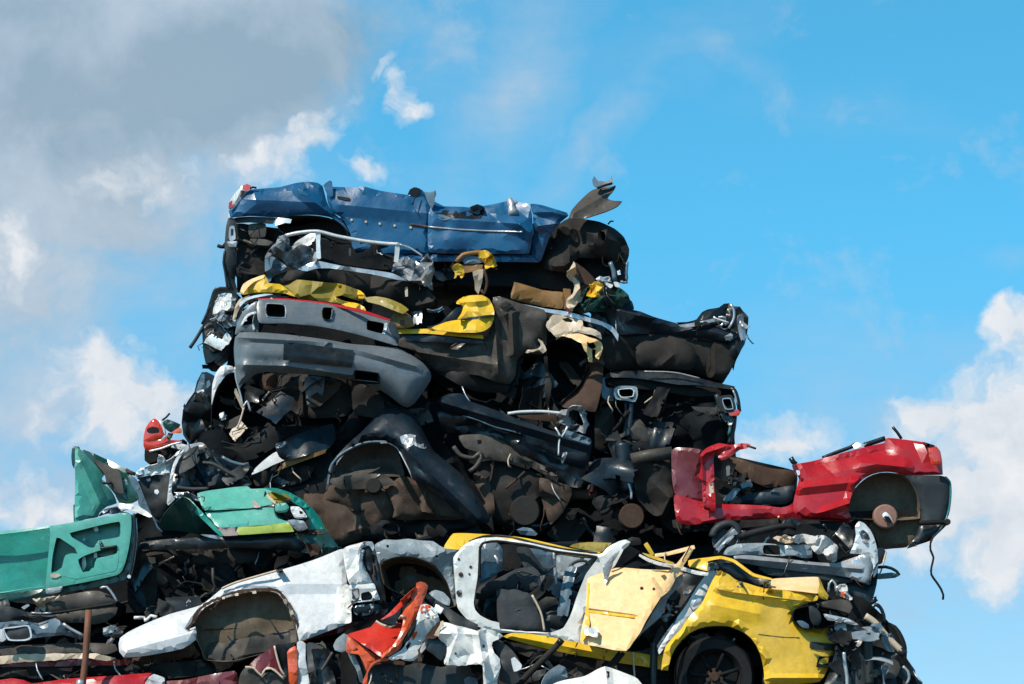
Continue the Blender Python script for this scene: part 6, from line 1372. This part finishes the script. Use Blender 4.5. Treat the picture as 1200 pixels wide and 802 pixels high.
# rear wheel arch section (white primer) at its left end
sheet('rear_quarter', 'greywhite', t, z('L', '716,148 740,132 762,122 820,124 872,118 930,126 990,130 1020,150 1050,164 1110,170 1126,190 1100,206 1088,240 1088,280 1100,330 1102,400 1094,434 1076,380 1060,330 1030,280 1000,244 960,222 900,204 850,200 800,206 760,222 738,238 726,200'), -1.34,
      holes=[z('L', '770,148 780,146 784,158 774,160'), z('L', '1000,196 1012,194 1014,206 1002,208')], bulge=.05, edge=7, crumple=.03, cscale=24, res=4.5)
recess('rear_wheel_arch', 'liner', t, z('L', '740,240 762,224 800,208 850,202 900,206 960,226 1000,248 1030,284 1060,332 1078,390 1092,436 1040,440 960,440 900,400 800,360 760,330'), -1.26, .42, inward=.88)
sheet('bracket', 'greydark', t, z('L', '862,298 884,290 906,296 908,312 880,320'), -1.1, bulge=.02, edge=3, crumple=.03, res=3)
sheet('white_flap', 'greywhite', t, z('L', '970,374 1000,358 1040,370 1070,404 1066,432 1040,424 1000,400'), -1.45, bulge=.02, edge=4, crumple=.02, slope=(.1, .6), res=4)
sheet('black_beam', 'greydark', t, z('L', '950,372 1000,400 1060,440 1120,480 1180,510 1200,520 1200,560 1140,540 1080,520 1040,470 1000,440 960,400'), -1.62, bulge=.03, edge=5, crumple=.03)
debris(t, z('L', '760,340 900,400 920,340 860,440 780,420'), -1.3, -1.0, 12, DARKS, 154, size=.6)

t = thing('steel_bar', 'rusty steel bar poking out diagonally from under the yellow sill', 'rod', (610, 802), -1.75)
tube('bar', 'under', t, z('M', '632,592 600,630 560,670 500,730 440,790 420,830'), .026, Y=-1.72, smooth_path=False, taper=1.2)
tube('bar_end', 'black', t, z('M', '634,590 618,612'), .03, Y=-1.725, smooth_path=False)

# =================================================================== RED CAR, RIGHT
t = thing('crushed_car', 'bright red crushed car with a bare rusty hub, overhanging the right end of the pile', 'wrecked car', (950, 640), -.7)
hull('floor_shell', 'underdark', t, q('770,540 830,530 850,560 940,585 1000,590 1050,585 1090,600 1080,625 1040,640 990,622 930,618 860,618 790,625 770,600'), -.35, .85, crumple=.05, shrink=.9)
sheet('quarter_panel', 'red', t, z('J', '318,240 322,216 350,212 400,204 460,188 520,172 560,160 600,150 640,140 700,126 745,116 752,98 762,93 800,96 830,100 880,106 930,114 962,130 990,134 1008,158 1016,200 1018,240 1020,266 930,268 842,270 800,258 760,253 720,256 690,264 660,278 636,296 612,322 596,350 586,380 578,420 572,472 520,470 400,462 330,452 318,430 318,400 330,340 346,285'), -.74,
      bulge=.14, edge=18, crumple=.02, cscale=60, slope=(.0, .2), res=6, folds=[(*z('J','340,330')[0], *z('J','610,300')[0], .05, 9), (*z('J','610,300')[0], *z('J','580,400')[0], .05, 8), (*z('J','420,220')[0], *z('J','750,150')[0], -.06, 14), (*z('J','460,440')[0], *z('J','580,400')[0], .05, 7), (*z('J','640,210')[0], *z('J','840,230')[0], .06, 12)])
sheet('tail_lamp', 'lamp_red', t, z('J', '950,138 984,132 1004,150 1014,186 1012,220 990,222 966,216 956,180'), -.90, bulge=.03, edge=5, crumple=.002, res=3.5)
sheet('lamp_trim', 'black', t, z('J', '924,112 950,118 984,132 950,138'), -.88, bulge=0, crumple=.004, res=3)
sheet('bumper', 'greydark', t, z('J', '842,270 900,268 1010,270 1040,278 1054,310 1054,360 1048,420 1034,470 1010,520 980,560 940,582 850,612 880,574 906,520 916,470 914,430 908,384 890,330 866,292'), -.76, bulge=.14, edge=16, crumple=.01, cscale=50, thick=.012)
sheet('bumper_lower', 'black', t, z('J', '890,560 914,500 1020,486 1046,480 1040,500 1000,540 960,576 900,596 852,612'), -.80, bulge=.08, edge=12, crumple=.02)
tube('bumper_edge', 'teal', t, z('J', '1030,276 1052,300 1056,350 1050,420 1036,470 1006,524 970,560'), .010, Y=-.76)
tube('tow_hook', 'underdark', t, z('J', '910,492 980,490 1040,488'), .022, Y=-.88)
disc('tow_hook_head', 'under', t, z('J', '1040,488')[0], 3.6, -.9, thick=.03, seg=14)
recess('wheel_arch', 'liner', t, z('J', '574,470 580,420 590,376 600,350 616,324 640,298 664,280 694,266 724,258 760,256 800,260 840,270 866,292 890,330 908,384 914,430 912,470 800,480 660,474'), -.72, .20, inward=.97, crumple=.01)
sheet('arch_lower', 'liner', t, z('J', '574,460 660,468 800,470 916,462 918,520 880,572 850,606 790,612 734,616 716,590 700,550 650,500'), -.60, bulge=.05, edge=9, crumple=.03)
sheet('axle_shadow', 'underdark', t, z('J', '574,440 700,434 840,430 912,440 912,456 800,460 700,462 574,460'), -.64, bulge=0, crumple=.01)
tube('arch_rim', 'taupe', t, z('J', '840,272 870,300 896,350 910,400 914,436'), .007, Y=-.76)
hb = disc('hub', 'cream', t, z('J', '750,462')[0], 14, -.74, prof=[(.0, -.05), (.03, -.05), (.032, -.03), (.095, -.025), (.106, -.015), (.11, .04), (.06, .05), (.06, .2)], seg=32)
hb.data.materials.clear(); hb.data.materials.append(M['hubrust'] if 'hubrust' in M else M['rustbrown'])
sheet('stub_axle', 'chrome', hb, z('J', '736,452 750,440 764,448 780,470 784,492 770,486 756,476 740,470'), -.81, bulge=.02, edge=3, crumple=.01, res=2.5)
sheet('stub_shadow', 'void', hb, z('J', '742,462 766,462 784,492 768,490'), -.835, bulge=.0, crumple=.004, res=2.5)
sheet('sill', 'red', t, z('I', '440,480 520,500 600,520 680,524 760,526 860,530 940,540 980,530 1000,516 1000,540 1060,552 1160,560 1260,560 1270,612 1200,606 1100,596 950,590 820,592 700,600 600,612 500,622 452,600'), -.72, bulge=.08, edge=8, crumple=.015)
sheet('sill_underside', 'underdark', t, z('I', '460,622 600,614 700,602 950,592 1200,606 1280,616 1200,640 1000,640 800,650 560,650'), -.55, bulge=.02, edge=6, crumple=.03)
sheet('front_panel', 'darkred', t, z('I', '428,272 470,258 570,270 566,340 570,420 578,540 520,520 470,500 440,470 430,400'), -.68, bulge=.04, edge=7, crumple=.02)
sheet('windscreen_pillar', 'red', t, z('I', '558,300 574,276 600,256 650,238 690,244 720,246 760,238 796,242 800,250 780,262 740,272 718,290 690,310 664,318 646,306 650,290 636,282 624,300 628,400 634,548 610,556 580,546 574,500 570,420 560,402 538,404 546,390 560,376 566,340'), -.82,
      bulge=.02, edge=5, crumple=.03, cscale=20, res=4, folds=[(*z('I','570,290')[0], *z('I','690,250')[0], .04, 5), (*z('I','572,300')[0], *z('I','576,540')[0], .03, 4)])
sheet('pillar_inner', 'darkred', t, z('I', '640,296 680,262 740,262 790,248 740,274 700,306 664,318'), -.77, bulge=.0, crumple=.02, res=4)
tube('pillar_tip', 'rustbrown', t, z('I', '780,250 800,256 824,264'), .010, Y=-.84)
sheet('label_plate', 'cream', t, z('I', '602,424 624,422 626,470 606,474'), -.87, bulge=0, crumple=.001, soft=False, res=4, thick=.003)
sheet('interior_floor', 'void', t, z('I', '624,300 720,300 1010,370 1000,520 940,530 634,520'), -.30, bulge=0, crumple=.03)
sheet('far_sill', 'rustbrown', t, z('I', '700,304 760,314 820,336 900,356 960,362 1004,370 1012,410 990,440 900,444 820,424 760,386 716,350'), -.40, bulge=.05, edge=8, crumple=.03)
sheet('interior_trim', 'navy', t, z('I', '690,510 800,474 900,452 1000,436 1000,470 990,512 940,526 800,520'), -.56, bulge=.07, edge=8, crumple=.02)
sheet('seat_rail', 'bluegrey', t, z('I', '668,504 720,450 760,424 806,422 790,440 750,456 706,510'), -.58, bulge=.02, edge=4, crumple=.012)
sheet('interior_scrap', 'silver', t, z('I', '684,346 700,344 702,386 688,392'), -.55, bulge=0, crumple=.03, res=3, jag=1)
debris(t, z('I', '640,310 760,380 860,440 680,500'), -.6, -.35, 14, ['black', 'navy', 'greydark', 'rubber'], 161, size=.6)
tube('window_seal', 'black', t, z('J', '456,188 520,162 590,136 612,122'), .018, Y=-.62)
sheet('window_seal', 'silver', t, z('J', '596,128 616,114 640,120 660,124 640,134 606,142'), -.66, bulge=0, crumple=.03, res=3)
tube('rear_seal', 'black', t, z('J', '650,128 700,112 748,96'), .024, Y=-.62)
tube('antenna', 'black', t, z('J', '826,98 806,68 784,42'), .014, Y=-.6)
tube('pillar_stub', 'black', t, z('J', '306,186 318,206 332,218'), .024, Y=-.72)
sheet('pillar_stub', 'darkred', t, z('J', '312,222 330,214 344,240 342,272 326,262'), -.80, bulge=.01, edge=3, crumple=.02, res=3)
sheet('pillar_stub', 'chrome', t, z('J', '332,246 348,246 350,266 340,270'), -.86, bulge=.0, edge=3, crumple=.01, res=2.5)
sheet('floor_edge', 'under', t, z('I', '430,600 470,594 500,622 470,640 436,632'), -.66, bulge=.03, edge=4, crumple=.02)
tube('sill_clip', 'yellow_pale', t, z('J', '250,464 251,476 250,488'), .010, Y=-.82)

t = thing('rolled_carpet', 'muddy brown beam end and matted carpet left of the red door panel', 'wreck part', (740, 600), -.5)
tube('beam', 'taupe', t, z('I', '240,316 330,296 430,284'), .06, Y=-.58, smooth_path=False)
sheet('mat', 'under', t, z('I', '256,330 380,320 426,330 430,400 436,470 420,560 380,590 320,560 270,500 250,420'), -.50, bulge=.06, edge=10, crumple=.06, cscale=22, jag=2)
disc('brake_drum', 'rustbrown', t, z('I', '240,584')[0], 15, -.45, thick=.08)
tube('post', 'navy', t, z('I', '196,240 210,360 230,460'), .07, Y=-.42)
tube('pipe', 'silver', t, z('I', '224,420 240,470 238,500'), .012, Y=-.52)
debris(t, z('I', '100,300 420,330 420,600 120,620'), -.55, -.3, 22, DARKS+['navy'], 162, size=.9)

t = tag(tube('cable', 'rubber', None, z('J', '972,560 962,585 962,620 976,655 966,700 966,735 990,770 1012,804 1022,830 1020,852'), .010, Y=-.82, seg=6), 'thin black cable dangling from the red car rear bumper into the sky', 'cable')

# =================================================================== CAR UNDER THE RED ONE
t = thing('crushed_car', 'crushed black car with silver bumper beam and bright chrome corner, beneath the overhanging red car', 'wrecked car', (930, 720), -1.0)
hull('floor_shell', 'void', t, q('836,650 850,622 900,616 1000,612 1024,620 1026,690 1010,730 990,720 940,695 870,668'), -.8, .6, crumple=.08)
tube('corner_tube', 'greydark', t, z('N', '220,110 230,80 260,56 300,46 330,60 340,90 336,120'), .035, Y=-1.06)
sheet('corner_cover', 'greydark', t, z('N', '216,120 240,90 270,70 300,96 330,110 330,150 260,180 226,160'), -1.03, bulge=.04, edge=6, crumple=.03)
tube('trim_bar', 'rubber', t, z('N', '350,108 420,88 500,68 560,58 606,62 602,72'), .034, Y=-1.06, taper=.7)
sheet('beam_upper', 'greywhite', t, z('N', '270,190 290,160 340,142 450,138 540,146 560,150 620,146 680,150 686,206 640,208 600,196 520,200 450,196 360,190 300,196'), -1.10,
      holes=[z('N', '460,148 530,150 534,196 460,190')], bulge=.05, edge=6, crumple=.03, res=4.5)
sheet('beam_window', 'underdark', t, z('N', '458,146 534,148 536,198 458,194'), -1.04, bulge=0, crumple=.02)
sheet('beam_lower', 'silver', t, z('N', '318,200 380,194 460,202 560,212 700,228 800,232 900,200 950,190 968,240 962,300 930,326 860,300 760,284 700,280 560,262 440,246 340,226'), -1.16, bulge=.09, edge=9, crumple=.015, cscale=50, folds=[(*z('N','340,210')[0], *z('N','920,260')[0], .03, 5)])
sheet('beam_bottom', 'greydark', t, z('N', '436,250 560,266 700,284 800,300 880,316 840,326 720,306 600,300 480,286'), -1.12, bulge=.04, edge=4, crumple=.015)
sheet('chrome_corner', 'chrome', t, z('N', '864,186 880,150 892,100 888,60 906,36 932,46 960,78 980,120 992,170 996,220 988,280 976,300 972,240 950,200 900,190'), -1.20, holes=[z('N', '908,86 926,76 950,96 966,136 950,134 920,120')], bulge=.07, edge=8, crumple=.02, res=4)
sheet('corner_lamp', 'silver', t, z('N', '904,84 930,72 954,96 968,138 940,136 914,124'), -1.16, bulge=.0, crumple=.04, cscale=6, res=2.5)
tube('beam_end', 'greywhite', t, z('N', '930,196 944,240 938,300 930,326'), .05, Y=-1.16)
sheet('black_side', 'black', t, z('N', '810,298 900,310 930,326 966,312 984,300 996,240 990,330 972,400 950,450 938,478 900,440 860,400 816,350'), -1.06, bulge=.05, edge=8, crumple=.03)
sheet('rear_tab', 'black', t, z('N', '994,160 1020,160 1034,180 1030,216 1010,236 996,240'), -.85, bulge=.04, edge=5, crumple=.02)
m_ = thing('wing_mirror', 'dark folded wing mirror sticking out to the right of the chrome corner', 'mirror', (1035, 678), -.9)
tube('arm', 'black', m_, z('N', '996,252 1030,250 1056,256 1084,272 1096,290'), .014, Y=-.96)
sheet('shell', 'green_dark', m_, z('N', '982,286 1020,280 1060,276 1092,284 1096,292 1076,302 1020,306 986,308'), -.98, bulge=.05, edge=4, crumple=.005, thick=.02)
c_ = thing('cloth_bundle', 'crumpled pale airbag cloth lying on the silver bumper beam', 'cloth', (965, 655), -1.1)
sheet('cloth', 'padding', c_, z('N', '584,122 610,104 650,96 700,106 740,100 770,116 790,140 808,160 806,190 800,224 770,230 750,206 738,184 716,190 694,180 680,150 650,134 620,140'), -1.22, bulge=.07, edge=9, crumple=.09, cscale=13, res=3.5, jag=1.2)
sheet('cloth_fold', 'cream', c_, z('N', '504,112 550,102 600,106 640,96 650,110 610,130 570,138 530,130'), -1.18, bulge=.03, edge=4, crumple=.06, cscale=9, res=3, jag=1.5)
debris(t, z('N', '560,60 860,60 880,180 800,180 700,100 580,90'), -1.1, -.9, 16, ['bluegrey', 'silver', 'greydark', 'black'], 171, size=.5)
debris(t, z('N', '220,100 340,120 520,140 280,190'), -1.1, -.95, 8, ['silver', 'greydark', 'black'], 172, size=.4)
tube('pipe', 'silver', t, z('N', '764,370 766,330 780,312 796,330 800,370'), .012, Y=-1.35)
sheet('valve', 'chrome', t, z('N', '800,350 820,330 840,336 856,370 876,396 860,410 830,390 806,380'), -1.38, bulge=.0, crumple=.07, cscale=6, res=2.5, jag=1.5)
sheet('bracket', 'orange', t, z('N', '820,372 840,364 846,386 826,392'), -1.42, bulge=0, crumple=.03, res=2.5)

# =================================================================== ENGINE REMAINS, LOWER RIGHT
t = thing('engine', 'torn out engine with pipes and crushed hoses, right of the yellow front wing', 'engine', (1020, 830), -1.4)
hull('block', 'underdark', t, q('955,712 985,700 1010,700 1035,722 1050,740 1060,765 1075,802 1085,850 960,860 955,800 975,760'), -1.35, -.2, crumple=.10)
sheet('slam_panel', 'taupe', t, z('N', '704,424 760,408 820,402 862,410 876,440 860,470 840,480 800,452 740,436'), -1.60, bulge=.03, edge=5, crumple=.03, slope=(.1, .6), res=4)
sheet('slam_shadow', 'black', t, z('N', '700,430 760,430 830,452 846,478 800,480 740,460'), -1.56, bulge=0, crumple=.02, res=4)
sheet('crossbar', 'silver', t, z('N', '740,470 800,480 860,494 904,520 880,522 820,506 760,500'), -1.66, bulge=.02, edge=3, crumple=.012, res=4)
sheet('crossbar', 'greywhite', t, z('N', '796,508 840,512 850,556 820,566 790,540'), -1.62, bulge=.02, edge=4, crumple=.02, res=4)
tube('pipe', 'cream', t, z('N', '936,480 980,510 1030,570 1080,620 1118,656'), .030, Y=-1.55)
tube('pipe_end', 'black', t, z('N', '1096,640 1122,662'), .036, Y=-1.56)
tube('hose', 'black', t, z('N', '980,424 1006,440 1022,476 1026,520'), .016, Y=-1.35)
tube('hose', 'rubber', t, z('N', '1030,524 1070,540 1096,580 1112,630 1110,690'), .035, Y=-1.3)
tube('hose', 'rubber', t, z('N', '960,420 986,404 980,390'), .02, Y=-1.3)
sheet('radiator', 'greydark', t, z('N', '850,520 910,540 930,600 950,700 960,800 960,870 880,870 870,700 850,600'), -1.62, bulge=.03, edge=5, crumple=.03)
sheet('radiator_side', 'black', t, z('N', '800,640 840,560 870,600 880,720 880,870 720,870 760,760'), -1.56, bulge=.03, edge=6, crumple=.05)
sheet('manifold', 'bluegrey', t, z('N', '910,540 960,530 990,560 980,600 950,630 930,640'), -1.60, bulge=.05, edge=6, crumple=.05, res=4)
sheet('cover', 'greydark', t, z('N', '960,620 1040,640 1090,660 1110,720 1140,760 1136,800 1140,870 980,870 960,760'), -1.50, bulge=.06, edge=8, crumple=.06)
sheet('filter_box', 'bluegrey', t, z('N', '1010,580 1060,560 1080,610 1070,650 1030,640'), -1.52, bulge=.05, edge=6, crumple=.04)
sheet('filter_box', 'taupe', t, z('N', '990,690 1080,684 1100,720 1080,770 1010,768'), -1.60, bulge=.04, edge=6, crumple=.04)
tube('strut', 'silver', t, z('N', '836,650 840,700 850,760 852,830'), .016, Y=-1.70)
tube('strut', 'greywhite', t, z('N', '1112,716 1136,740 1142,772 1128,800'), .012, Y=-1.55)
tube('strut', 'greydark', t, z('N', '940,560 950,660 956,800'), .04, Y=-1.66)
sheet('strap', 'navy', t, z('N', '1126,704 1160,740 1200,790 1230,860 1150,860 1140,780'), -1.3, bulge=.05, edge=8, crumple=.04)
debris(t, z('N', '800,540 900,520 1060,540 1110,680 1140,800 760,800'), -1.72, -1.45, 46, ['greydark', 'black', 'silver', 'bluegrey', 'underdark', 'taupe', 'rubber', 'greywhite'], 181, size=.6)
debris(t, z('N', '940,430 1000,440 1060,540 960,520'), -1.45, -1.2, 8, ['black', 'rubber', 'greydark'], 182, size=.4)

# rear halves of the stacked bodies: they close the pile behind what faces the camera
for i, (own, pl, y0_, y1_) in enumerate([
        ('lying across the lower left', '-70,712 60,700 140,690 200,672 420,640 450,640 450,880 -70,880', .0, 1.5),
        ('across the lower right', '430,640 700,638 860,640 1000,640 1012,690 1020,740 1040,800 1040,880 430,880', -.2, 1.4),
        ('broken headlight, on the left', '-40,640 60,645 150,612 168,590 205,560 400,580 420,650 400,700 200,715 90,722 -40,722', -.3, 1.4),
        ('right of the teal car', '205,575 235,520 260,490 520,480 560,600 560,660 250,660', .3, 1.6),
        ('in the pile centre', '480,470 700,470 855,480 850,560 880,660 480,660', .3, 1.6),
        ('overhanging the right end of the pile', '760,560 900,600 1000,600 1000,650 760,655', .1, 1.0)]):
    host = [o for o in D.objects if o.parent is None and own in str(o.get('label', ''))]
    assert len(host) == 1, own
    hull('rear_body', 'void', host[0], q(pl), y0_, y1_, crumple=.10, res=16)

# =================================================================== WHAT THE PILE STANDS ON (below the picture)
for i, (x0, x1, y0, y1, ya, mt, lb) in enumerate([
        (-80, 560, 880, 975, -1.7, 'bluegrey', 'flattened grey blue car shell low in the pile at the left, under the red roof'),
        (540, 1120, 850, 970, -1.6, 'black', 'flattened black car shell low in the pile at the right, under the engine'),
        (-110, 540, 975, 1075, -1.9, 'white', 'flattened white car shell on the ground at the left foot of the pile'),
        (520, 1150, 968, 1075, -1.9, 'darkred', 'flattened dark red car shell on the ground at the right foot of the pile')]):
    t = thing('crushed_car', lb, 'wrecked car', ((x0+x1)/2, y1), ya)
    hull('floor_shell', 'underdark', t, q(f'{x0},{y0+20} {x0+60},{y0} {(x0+x1)/2},{y0+6} {x1-70},{y0} {x1},{y0+24} {x1},{y1} {x0},{y1}'), ya+.1, ya+2.6, crumple=.12, res=18)
    sheet('side_panel', mt, t, q(f'{x0+10},{y0+24} {x0+70},{y0+6} {x1-80},{y0+8} {x1-10},{y0+30} {x1-20},{y1-12} {x1-150},{y1-8} {x1-180},{y1-45} {x1-240},{y1-45} {x1-270},{y1-8} {x0+240},{y1-8} {x0+210},{y1-45} {x0+150},{y1-45} {x0+120},{y1-8} {x0+10},{y1-14}'), ya, bulge=.1, edge=16, crumple=.06, res=12)

# thin wires torn loose and hanging out between the bodies
wr = random.Random(77)
hosts = [o for o in D.objects if o.parent is None and o.get('category') in ('wrecked car', 'engine') and 'ground' not in o['label'] and 'low in' not in o['label']]
boxes = {}
for o in hosts:
    r = REG.get(o.name, [])
    if r: boxes[o.name] = r
for o in hosts:
    for k in range(5):
        r = boxes.get(o.name)
        if not r: continue
        out, hs, P2, Yv = wr.choice(r); i = wr.randrange(len(P2))
        x, y = P2[i]; Y = float(Yv[i])-.02
        dx, L = wr.uniform(-14, 14), wr.uniform(8, 30)
        tube('loose_wire', wr.choice(['rubber', 'rubber', 'black', 'rustbrown', 'cream', 'silver']), o,
             [(x, y, Y), (x+dx*.3+wr.uniform(-3, 3), y+L*.35, Y-.03), (x+dx*.8+wr.uniform(-3, 3), y+L*.8, Y-.05), (x+dx, y+L*wr.uniform(.7, 1.1), Y-.02)], wr.uniform(.004, .008), seg=6)
